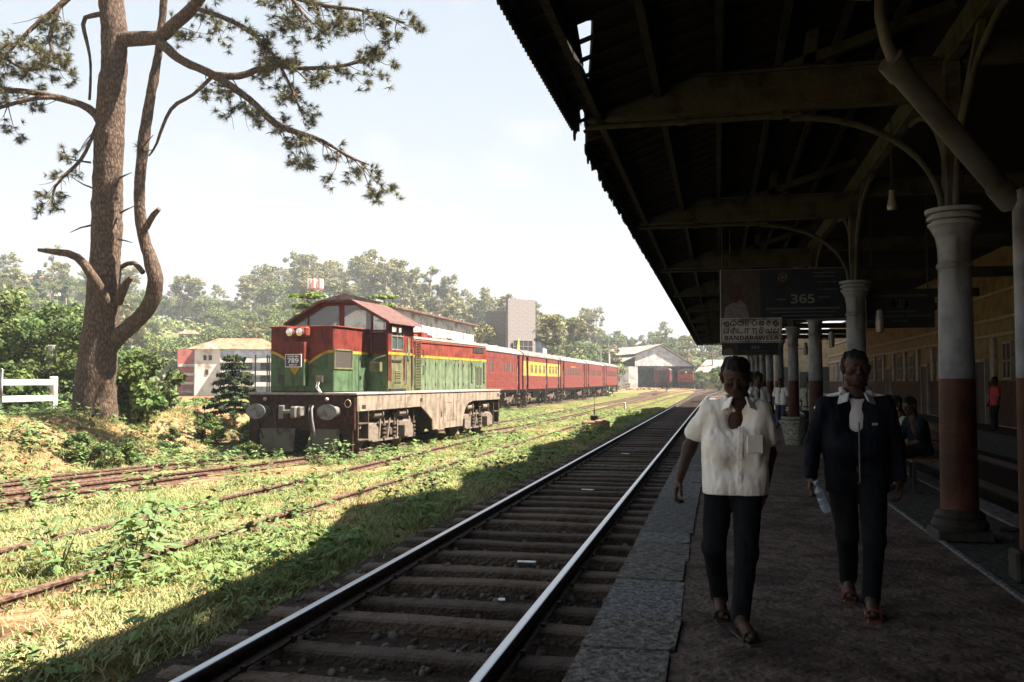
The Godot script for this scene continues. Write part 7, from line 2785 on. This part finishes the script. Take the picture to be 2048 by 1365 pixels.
func head_bones() -> Array:   # head centre at origin, facing +z, chin at about -0.115
	return [[Vector3(0, 0.03, -0.018), Vector3(0, 0.025, 0.012), 0.086, 0.078], [Vector3(0, -0.03, 0.02), Vector3(0, -0.05, 0.03), 0.066, 0.058], [Vector3(0, -0.085, 0.05), Vector3(0, -0.088, 0.052), 0.034, 0.032, 0.03], [Vector3(-0.045, -0.06, 0.02), Vector3(0.045, -0.06, 0.02), 0.03, 0.03, 0.03],
		[Vector3(0, 0.015, 0.088), Vector3(0, -0.022, 0.105), 0.009, 0.015, 0.012], [Vector3(-0.012, -0.026, 0.097), Vector3(0.012, -0.026, 0.097), 0.009, 0.009, 0.008],
		[Vector3(-0.034, 0.027, 0.078), Vector3(0.034, 0.027, 0.078), 0.011, 0.011, 0.012], [Vector3(-0.018, -0.054, 0.087), Vector3(0.018, -0.054, 0.087), 0.0075, 0.0075, 0.006], [Vector3(-0.016, -0.065, 0.085), Vector3(0.016, -0.065, 0.085), 0.0085, 0.0085, 0.006],
		[Vector3(-0.048, -0.012, 0.062), Vector3(-0.05, -0.018, 0.05), 0.02, 0.02, 0.02], [Vector3(0.048, -0.012, 0.062), Vector3(0.05, -0.018, 0.05), 0.02, 0.02, 0.02],
		[Vector3(-0.087, 0.015, -0.004), Vector3(-0.082, -0.025, 0.002), 0.016, 0.011, 0.006], [Vector3(0.087, 0.015, -0.004), Vector3(0.082, -0.025, 0.002), 0.016, 0.011, 0.006],
		[Vector3(-0.093, 0.02, -0.012), Vector3(-0.089, -0.01, -0.01), 0.011, 0.009, 0.006], [Vector3(0.093, 0.02, -0.012), Vector3(0.089, -0.01, -0.01), 0.011, 0.009, 0.006],
		[Vector3(0, -0.05, -0.025), Vector3(0, -0.16, -0.045), 0.058, 0.056, 0.03]]

func hair_bones() -> Array:
	return [[Vector3(0, 0.045, -0.026), Vector3(0, 0.04, 0.008), 0.09, 0.079], [Vector3(0, -0.01, -0.045), Vector3(0, 0.02, -0.035), 0.068, 0.078]]

func person_parts(t: Node3D, j: Dictionary, skin: Material, hair: Material, fine: bool, headx: Transform3D) -> void:
	# the body: head, neck, arms, hands and feet in one surface set
	var body := MB.new()
	var cs := 0.012 if fine else 0.02
	var bones := [[j.neck + Vector3(0, 0.1, 0.03), j.neck, 0.054, 0.06], [j.neck, j.chest + Vector3(0, 0.02, 0.0), 0.06, 0.078]]
	var mid: Vector3 = (j.hipR + j.hipL) / 2.0
	bones.append([j.chest + Vector3(0, 0, -0.02), mid + Vector3(0, 0.02, -0.02), 0.075, 0.07])
	for s in ["R", "L"]:
		bones.append([mid, j["hip" + s], 0.06, 0.055])
		bones.append([j["hip" + s], j["kn" + s] + Vector3(0, 0, -0.01), 0.055, 0.045])
		bones.append([j["kn" + s] + Vector3(0, 0, -0.01), j["an" + s] + Vector3(0, 0, -0.01), 0.045, 0.036])
		bones.append([j["sh" + s] + Vector3(0, -0.02, 0), j["el" + s], 0.042, 0.041])
		bones.append([j["el" + s], j["wr" + s], 0.041, 0.027])
		bones.append([j["sh" + s], j.chest + Vector3(0, 0, -0.03), 0.04, 0.062])
		bones.append([j["an" + s].lerp(j["kn" + s], 0.25), j["an" + s], 0.042, 0.037])
		bones.append([j["an" + s], j["toe" + s].lerp(j["an" + s], 0.35) + Vector3(0, -0.015, 0), 0.036, 0.033])
		bones.append([j["toe" + s].lerp(j["an" + s], 0.45), j["toe" + s], 0.034, 0.026])
		bones.append([j["an" + s], j["heel" + s], 0.034, 0.034])
	merge(body, sdf_mesh(bones, 0.03, cs))
	merge(body, sdf_mesh(head_bones(), 0.02, 0.004 if fine else 0.009, [], 0.0, headx))
	for s in ["R", "L"]:
		var d: Vector3 = (j["wr" + s] - j["el" + s]).normalized()
		if j.has("hd" + s):
			d = j["hd" + s]
		var side := 1.0 if s == "L" else -1.0
		var fw := (Vector3(0, 0, 1) - d * d.z).normalized()
		var bs := Basis(-d.cross(fw), -d, fw)
		if bs.determinant() < 0:
			bs.x = -bs.x
		merge(body, sdf_mesh(hand_bones(side, j.get("curl" + s, 0.5)), 0.008, 0.0035 if fine else 0.008, [], 0.0, Transform3D(bs, j["wr" + s])))
		if fine:   # toes
			var td: Vector3 = (j["toe" + s] - j["an" + s]) * Vector3(1, 0, 1)
			td = td.normalized()
			var sx := td.cross(Vector3.UP)
			var tb := []
			for q in 5:
				var o: Vector3 = j["toe" + s] + sx * (q - 2) * 0.015 * side * -1.0 - td * 0.008 * q * 0.6 - Vector3(0, 0.008, 0)
				tb.append([o, o + td * (0.034 - q * 0.004), 0.012 - q * 0.0012, 0.009 - q * 0.0008])
			merge(body, sdf_mesh(tb, 0.005, 0.004))
	obj("body", body, skin, t)
	obj("hair", sdf_mesh(hair_bones(), 0.03, 0.005 if fine else 0.01, [[Vector3(0, -0.66, 0.75).normalized(), 0.018], [Vector3(0, -0.2, 1.0).normalized(), 0.058]], 0.012 if fine else 0.0, headx), hair, t)
	if fine:
		for x in [-0.031, 0.031]:
			var eb := MB.new()
			eb.ball(headx * Vector3(x, 0.006, 0.074), Vector3.ONE * 0.0125, 7)
			var eo := obj("eye", eb, mat("eye_white", Color(0.09, 0.08, 0.07), 0.6, 0.0, ""), t)
			var ib := MB.new()
			ib.ball(headx * Vector3(x, 0.003, 0.083), Vector3.ONE * 0.006, 5)
			obj("iris", ib, mats["loco_black"], eo)
			var bb := sdf_mesh([[Vector3(x * 0.55, 0.03, 0.088), Vector3(x * 1.5, 0.032, 0.076), 0.006, 0.004]], 0.005, 0.003, [], 0.0, headx)
			obj("eyebrow", bb, hair, t)

func merge(a: MB, b: MB) -> void:
	var k := a.v.size()
	a.v.append_array(b.v)
	a.n.append_array(b.n)
	a.uv.append_array(b.uv)
	a.c.append_array(b.c)
	for q in b.i:
		a.i.append(q + k)

func trousers(j: Dictionary, cell: float, fat := 0.92) -> MB:
	var b := []
	b.append([j.hipR + Vector3(0.02, 0.1, 0), j.hipL + Vector3(-0.02, 0.1, 0), 0.115 * fat, 0.115 * fat])
	for s in ["R", "L"]:
		b.append([j["hip" + s] + Vector3(0, 0.05, -0.02), j["kn" + s], 0.108 * fat, 0.079 * fat])
		b.append([j["kn" + s], j["an" + s] + Vector3(0, 0.0, -0.012), 0.077 * fat, 0.063 * fat])
	var m := sdf_mesh(b, 0.025, cell, [[Vector3(0, -1, 0), -0.045], [Vector3(0, 1, 0), j.hipR.y + 0.07]], 0.006)
	return m

func person(label: String, at: Vector3, turn: float) -> Node3D:
	return thing("person", label, "person", at, turn)

func make_people() -> void:
	wrinkle.seed = 4
	wrinkle.frequency = 6.0
	wrinkle.fractal_octaves = 2
	wrinkle.fractal_type = FastNoiseLite.FRACTAL_RIDGED
	var skin := mat("skin_dark", Color(0.06, 0.031, 0.022), 0.5, 0.0, "mottle", 3.0)
	var hair := mat("hair_black", Color(0.012, 0.011, 0.011), 0.55, 0.0, "fine", 6.0, "bump", 1.5)
	var shirt := mat("shirt_cream", Color(0.76, 0.73, 0.68), 0.9, 0.0, "", 1.2, "cloth_bump", 0.3)
	var trous := mat("trousers_black", Color(0.01, 0.011, 0.013), 0.85, 0.0, "mottle", 2.0, "cloth_bump", 0.2)
	var navy := mat("jacket_navy", Color(0.007, 0.009, 0.015), 0.75, 0.0, "mottle", 2.0, "cloth_bump", 0.25)
	var white := mat("cloth_white", Color(0.62, 0.62, 0.65), 0.85, 0.0, "", 1.0)
	var strap := mat("sandal_brown", Color(0.035, 0.025, 0.02), 0.6, 0.0, "mottle", 3.0)
	for m in [trous, navy, hair]:
		m.metallic_specular = 0.2
	# --- man in the cream shirt, mid-stride towards us, looking down
	var t := person("man in short-sleeved cream shirt and black trousers walking towards us, head bowed", Vector3(0.08, 0.452, -5.9), 0.0)
	var j := {"neck": Vector3(0.045, 1.375, -0.05), "chest": Vector3(0.02, 1.18, -0.06), "shR": Vector3(-0.145, 1.325, -0.04), "shL": Vector3(0.19, 1.325, -0.04), "elR": Vector3(-0.262, 1.08, -0.08), "wrR": Vector3(-0.322, 0.885, 0.0), "elL": Vector3(0.228, 1.05, -0.11), "wrL": Vector3(0.195, 0.83, -0.05),
		"hipR": Vector3(-0.075, 0.82, -0.03), "hipL": Vector3(0.09, 0.82, -0.02), "knR": Vector3(-0.115, 0.475, 0.0), "anR": Vector3(-0.085, 0.115, -0.29), "knL": Vector3(0.075, 0.475, 0.14), "anL": Vector3(0.035, 0.09, 0.2), "toeR": Vector3(-0.07, 0.03, -0.14), "heelR": Vector3(-0.09, 0.1, -0.34), "toeL": Vector3(0.095, 0.03, 0.345), "heelL": Vector3(0.025, 0.042, 0.165), "curlR": 0.75, "curlL": 0.5}
	var hx := Transform3D(Basis.from_euler(Vector3(0.42, -0.04, 0.03)), Vector3(0.03, 1.525, 0.015))
	person_parts(t, j, skin, hair, true, hx)
	obj("trousers", trousers(j, 0.012), trous, t)
	var sb := []
	sb.append([Vector3(-0.095, 1.25, -0.055), Vector3(-0.072, 0.76, -0.01), 0.095, 0.114])
	sb.append([Vector3(0.14, 1.25, -0.055), Vector3(0.102, 0.76, -0.01), 0.095, 0.116])
	sb.append([Vector3(-0.07, 1.1, -0.005), Vector3(0.1, 1.1, -0.005), 0.11, 0.11])
	sb.append([Vector3(-0.05, 0.86, 0.0), Vector3(0.08, 0.86, 0.0), 0.115, 0.115])
	sb.append([Vector3(-0.135, 1.33, -0.05), Vector3(0.18, 1.33, -0.05), 0.062, 0.062])
	sb.append([Vector3(-0.13, 1.31, -0.045), Vector3(-0.222, 1.18, -0.068), 0.066, 0.07, 0.015])
	sb.append([Vector3(0.18, 1.31, -0.045), Vector3(0.222, 1.15, -0.085), 0.066, 0.07, 0.015])
	sb.append([Vector3(0.0, 1.375, -0.07), Vector3(0.09, 1.375, -0.07), 0.045, 0.045])
	obj("shirt", sdf_mesh(sb, 0.03, 0.011, [[Vector3(0, -1, 0), -0.805]], 0.008, Transform3D(), [[Vector3(0.045, 1.45, 0.0), Vector3(0.048, 1.285, 0.038), 0.058, 0.013], [Vector3(0.048, 1.285, 0.038), Vector3(0.05, 1.265, 0.1), 0.013, 0.016]]), shirt, t)
	# collar, placket, pocket
	var co := MB.new()
	for s in [-1.0, 1.0]:
		co.t = Transform3D(Basis.from_euler(Vector3(0.9, s * 0.45, -s * 0.5)), Vector3(0.045 + s * 0.07, 1.365, 0.035))
		co.bbox(Vector3.ZERO, Vector3(0.075, 0.012, 0.085), 0.005)
	co.t = Transform3D.IDENTITY
	co.tube([Vector3(-0.03, 1.385, 0.015), Vector3(-0.035, 1.405, -0.05), Vector3(0.045, 1.415, -0.115), Vector3(0.125, 1.405, -0.05), Vector3(0.12, 1.385, 0.015)], [0.016], 8)
	obj("collar", co, shirt, t)
	var pl := MB.new()
	for k in 8:
		pl.bbox(Vector3(0.052 - k * 0.002, 1.2 - k * 0.052, 0.108 + 0.004 * sin(k * 1.3) - k * 0.0012), Vector3(0.032, 0.053, 0.01), 0.003)
	obj("placket", pl, shirt, t)
	var pk := MB.new()
	pk.bbox(Vector3(0.135, 1.12, 0.094), Vector3(0.1, 0.11, 0.01), 0.004, Basis(Vector3.UP, 0.3))
	obj("pocket", pk, shirt, t)
	for k in 4:
		var bt := MB.new()
		bt.cyl(Vector3(0.05 - k * 0.003, 1.2 - k * 0.085, 0.112), Vector3(0.05 - k * 0.003, 1.2 - k * 0.085, 0.118), 0.006, -1, 8)
		obj("button", bt, white, t)
	for s in ["R", "L"]:
		sandal(t, j, s, strap)
	# --- man in the dark jacket carrying a bottle
	var t2 := person("man in dark navy zipped jacket with white collar walking towards us, bottle in hand", Vector3(0.9, 0.452, -6.65), 0.0)
	var j2 := {"neck": Vector3(0.015, 1.4, -0.03), "chest": Vector3(0.01, 1.2, -0.04), "shR": Vector3(-0.185, 1.335, -0.02), "shL": Vector3(0.205, 1.335, -0.02), "elR": Vector3(-0.265, 1.07, -0.06), "wrR": Vector3(-0.29, 0.85, 0.04), "elL": Vector3(0.275, 1.06, -0.06), "wrL": Vector3(0.275, 0.84, 0.03),
		"hipR": Vector3(-0.09, 0.82, 0.0), "hipL": Vector3(0.11, 0.82, 0.01), "knR": Vector3(-0.06, 0.465, 0.04), "anR": Vector3(-0.02, 0.115, -0.26), "knL": Vector3(0.085, 0.465, 0.19), "anL": Vector3(0.055, 0.09, 0.24), "toeR": Vector3(-0.03, 0.03, -0.1), "heelR": Vector3(-0.02, 0.1, -0.31), "toeL": Vector3(0.045, 0.03, 0.4), "heelL": Vector3(0.055, 0.042, 0.205), "curlR": 0.95, "curlL": 0.6}
	var hx2 := Transform3D(Basis.from_euler(Vector3(0.06, 0.12, -0.03)), Vector3(0.012, 1.585, 0.02))
	person_parts(t2, j2, skin, hair, true, hx2)
	obj("trousers", trousers(j2, 0.012, 0.96), trous, t2)
	var jb := []
	jb.append([Vector3(-0.11, 1.28, -0.04), Vector3(-0.083, 0.68, 0.005), 0.104, 0.116])
	jb.append([Vector3(0.13, 1.28, -0.04), Vector3(0.103, 0.68, 0.005), 0.104, 0.118])
	jb.append([Vector3(-0.07, 1.05, 0.02), Vector3(0.09, 1.05, 0.02), 0.117, 0.117])
	jb.append([Vector3(-0.17, 1.335, -0.03), Vector3(0.19, 1.335, -0.03), 0.068, 0.068])
	jb.append([j2.shR, j2.elR, 0.07, 0.06, 0.02])
	jb.append([j2.elR, j2.wrR + Vector3(0, 0.02, 0), 0.064, 0.048, 0.02])
	jb.append([j2.shL, j2.elL, 0.07, 0.06, 0.02])
	jb.append([j2.elL, j2.wrL + Vector3(0, 0.02, 0), 0.064, 0.048, 0.02])
	jb.append([Vector3(-0.035, 1.4, -0.045), Vector3(0.06, 1.4, -0.045), 0.05, 0.05])
	obj("jacket", sdf_mesh(jb, 0.03, 0.012, [[Vector3(0, -1, 0), -0.755]], 0.008, Transform3D(), [[Vector3(0.012, 1.46, 0.01), Vector3(0.012, 1.29, 0.045), 0.07, 0.014], [Vector3(0.012, 1.29, 0.045), Vector3(0.012, 1.28, 0.13), 0.014, 0.018]]), navy, t2)
	var cu := MB.new()
	for s in [-1.0, 1.0]:
		cu.t = Transform3D(Basis.from_euler(Vector3(0.85, s * 0.4, -s * 0.45)), Vector3(0.012 + s * 0.085, 1.385, 0.045))
		cu.bbox(Vector3.ZERO, Vector3(0.085, 0.014, 0.08), 0.006)
	cu.t = Transform3D.IDENTITY
	cu.tube([Vector3(-0.07, 1.42, 0.03), Vector3(-0.075, 1.445, -0.04), Vector3(0.012, 1.455, -0.1), Vector3(0.1, 1.445, -0.04), Vector3(0.095, 1.42, 0.03)], [0.022], 8)
	obj("collar", cu, mat("collar_grey", Color(0.4, 0.4, 0.42), 0.8, 0.0, ""), t2)
	var ts := sdf_mesh([[Vector3(-0.1, 1.26, -0.045), Vector3(-0.08, 1.05, -0.04), 0.082, 0.085], [Vector3(0.12, 1.26, -0.045), Vector3(0.1, 1.05, -0.04), 0.082, 0.085], [Vector3(0.012, 1.36, -0.045), Vector3(0.012, 1.2, -0.045), 0.084, 0.096]], 0.03, 0.012, [[Vector3(0, -1, 0), -1.1]])
	obj("undershirt", ts, white, t2)
	for s in [-1.0, 1.0]:
		var st := MB.new()
		st.tube([Vector3(0.012 + s * 0.1, 1.415, -0.02), Vector3(0.012 + s * 0.17, 1.4, -0.02), Vector3(0.012 + s * 0.225, 1.365, -0.015), Vector3(0.012 + s * 0.262, 1.31, -0.015)], [0.014], 8)
		obj("shoulder_stripe", st, white, t2)
	var zp := MB.new()
	zp.bbox(Vector3(0.012, 1.03, 0.136), Vector3(0.01, 0.4, 0.008), 0.003)
	obj("zip", zp, mat("zip_grey", Color(0.1, 0.1, 0.11), 0.4, 0.5, ""), t2)
	var em := MB.new()
	em.bbox(Vector3(0.12, 1.215, 0.083), Vector3(0.04, 0.016, 0.008), 0.003, Basis(Vector3.UP, 0.3))
	obj("chest_emblem", em, mats["collar_grey"], t2)
	for s in ["R", "L"]:
		sandal(t2, j2, s, mat("sandal_red", Color(0.1, 0.03, 0.02), 0.6, 0.0, ""))
	# bottle held in the right hand
	var bo := thing("water_bottle", "clear plastic water bottle held by the man in the dark jacket", "bottle", Vector3(0.665, 1.19, -6.545))
	bo.rotation = Vector3(0.25, 0.0, 0.35)
	var pet := StandardMaterial3D.new()
	pet.albedo_color = Color(0.75, 0.85, 0.95, 0.35)
	pet.transparency = BaseMaterial3D.TRANSPARENCY_ALPHA
	pet.roughness = 0.06
	mats["pet"] = pet
	var bm := MB.new()
	bm.lathe(Vector3(0, -0.12, 0), [[0.0, 0.0], [0.03, 0.0], [0.033, 0.01], [0.033, 0.05], [0.029, 0.058], [0.033, 0.066], [0.033, 0.1], [0.029, 0.108], [0.033, 0.116], [0.033, 0.15], [0.014, 0.19], [0.013, 0.2]], 20)
	obj("shell", bm, pet, bo)
	var cp := MB.new()
	cp.cyl(Vector3(0, 0.08, 0), Vector3(0, 0.1, 0), 0.016, -1, 12)
	obj("cap", cp, mat("cap_blue", Color(0.3, 0.4, 0.55), 0.4, 0.0, ""), bo)
	# --- people farther along the platform
	var sj := {"neck": Vector3(0, 1.4, -0.02), "chest": Vector3(0, 1.2, -0.03), "shR": Vector3(-0.18, 1.33, -0.02), "shL": Vector3(0.18, 1.33, -0.02), "elR": Vector3(-0.25, 1.07, -0.02), "wrR": Vector3(-0.24, 0.86, 0.08), "elL": Vector3(0.25, 1.07, -0.02), "wrL": Vector3(0.25, 0.84, 0.04),
		"hipR": Vector3(-0.09, 0.85, 0), "hipL": Vector3(0.09, 0.85, 0), "knR": Vector3(-0.1, 0.48, 0.03), "anR": Vector3(-0.11, 0.09, 0), "knL": Vector3(0.1, 0.48, 0.05), "anL": Vector3(0.12, 0.09, 0.04), "toeR": Vector3(-0.13, 0.03, 0.16), "heelR": Vector3(-0.11, 0.04, -0.03), "toeL": Vector3(0.15, 0.03, 0.2), "heelL": Vector3(0.12, 0.04, 0.01)}
	var p0 := person("distant person in a white shirt standing on the platform behind the cream-shirted man", Vector3(0.78, 0.452, -19.1), 0.6)
	person_parts(p0, sj, skin, hair, false, Transform3D(Basis.from_euler(Vector3(0.05, 0.3, 0)), Vector3(0, 1.57, 0.01)))
	obj("trousers", trousers(sj, 0.02), trous, p0)
	obj("shirt", sdf_mesh(torso(sj), 0.03, 0.018, [[Vector3(0, -1, 0), -0.78]], 0.012), white, p0)
	p0.set_meta("group", "people farther along the platform")
	var sage := mat("shirt_sage", Color(0.25, 0.28, 0.24), 0.85, 0.0, "mottle", 2.0)
	var blue := mat("shirt_blue", Color(0.1, 0.16, 0.3), 0.85, 0.0, "")
	var jean := mat("jeans", Color(0.04, 0.06, 0.12), 0.85, 0.0, "mottle", 2.0)
	var rest := [["distant person in pale grey-green shirt standing between the columns, by the planters", Vector3(2.3, 0.452, -25.0), 2.4, sage, trous], ["distant person in white top and blue jeans beside the fourth column", Vector3(2.0, 0.452, -31.5), -0.4, white, jean], ["distant person in blue shirt far down the platform", Vector3(1.3, 0.452, -37.0), 0.2, blue, trous], ["distant person in white shirt far down the platform near the columns", Vector3(1.75, 0.452, -44.0), 1.2, white, jean], ["person in red top standing on the far platform by the station wall", Vector3(8.3, 0.452, -31.0), -1.4, mat("top_red", Color(0.4, 0.05, 0.05), 0.85, 0.0, ""), trous], ["person in pale shirt standing on the far platform by a station door", Vector3(8.4, 0.452, -36.0), -1.2, sage, jean]]
	for q in rest:
		var o := dup(p0, "person", q[0], q[1], q[2], Vector3.ONE * (0.95 + 0.07 * sin(q[1].z)))
		(o.get_node("shirt") as MeshInstance3D).material_override = q[3]
		(o.get_node("trousers") as MeshInstance3D).material_override = q[4]
	var ej := {"neck": Vector3(0, 1.0, 0.06), "chest": Vector3(0, 0.8, 0.0), "shR": Vector3(-0.17, 0.93, 0.04), "shL": Vector3(0.17, 0.93, 0.04), "elR": Vector3(-0.22, 0.68, 0.14), "wrR": Vector3(-0.1, 0.6, 0.34), "elL": Vector3(0.22, 0.68, 0.14), "wrL": Vector3(0.1, 0.6, 0.34),
		"hipR": Vector3(-0.09, 0.53, -0.05), "hipL": Vector3(0.09, 0.53, -0.05), "knR": Vector3(-0.12, 0.5, 0.36), "anR": Vector3(-0.13, 0.09, 0.36), "knL": Vector3(0.12, 0.5, 0.38), "anL": Vector3(0.13, 0.09, 0.4), "toeR": Vector3(-0.14, 0.03, 0.53), "heelR": Vector3(-0.13, 0.04, 0.33), "toeL": Vector3(0.15, 0.03, 0.57), "heelL": Vector3(0.13, 0.04, 0.37)}
	var s0 := person("person in dark clothes sitting on the bench leaning forward, right of the jacketed man", Vector3(2.72, 0.45, -13.9), -1.2)
	person_parts(s0, ej, skin, hair, false, Transform3D(Basis.from_euler(Vector3(0.35, 0.3, 0)), Vector3(0, 1.16, 0.12)))
	obj("trousers", trousers(ej, 0.02), trous, s0)
	obj("shirt", sdf_mesh(torso(ej), 0.03, 0.018, [[Vector3(0, -1, 0), -0.47]], 0.012), navy, s0)
	s0.set_meta("group", "people sitting on the bench")
	var s1 := dup(s0, "person", "person in pale top sitting on the bench behind the leaning one", Vector3(2.7, 0.45, -14.7), -1.5)
	(s1.get_node("shirt") as MeshInstance3D).material_override = sage
	var s2 := dup(s0, "person", "person in reddish top sitting at the far end of the bench", Vector3(2.7, 0.45, -15.4), -1.35)
	(s2.get_node("shirt") as MeshInstance3D).material_override = mats["top_red"]

func torso(j: Dictionary) -> Array:
	var b := []
	b.append([j.chest + Vector3(-0.09, 0.08, 0), j.hipR, 0.1, 0.115])
	b.append([j.chest + Vector3(0.09, 0.08, 0), j.hipL, 0.1, 0.115])
	b.append([j.shR, j.shL, 0.065, 0.065])
	for s in ["R", "L"]:
		b.append([j["sh" + s], j["sh" + s].lerp(j["el" + s], 0.8), 0.07, 0.07])
	return b

func sandal(t: Node3D, j: Dictionary, s: String, m: Material) -> void:
	var a: Vector3 = j["heel" + s]
	var b: Vector3 = j["toe" + s]
	var d := (b - a)
	var u := (d.normalized())
	var sx := u.cross(Vector3.UP).normalized()
	var up := sx.cross(u).normalized()
	var so := MB.new()
	var bs := Basis(sx, up, -u)
	var mid := (a + b) / 2.0 + u * 0.025
	so.bbox(mid - up * 0.034, Vector3(0.088, 0.018, d.length() + 0.11), 0.006, bs)
	var o := obj("sandal", so, m, t)
	var st := MB.new()
	var c := b - u * 0.01
	st.tube([c - sx * 0.046 - up * 0.03, c - sx * 0.036 + up * 0.018, c + up * 0.032, c + sx * 0.036 + up * 0.018, c + sx * 0.046 - up * 0.03], [0.01], 6)
	obj("strap", st, m, o)
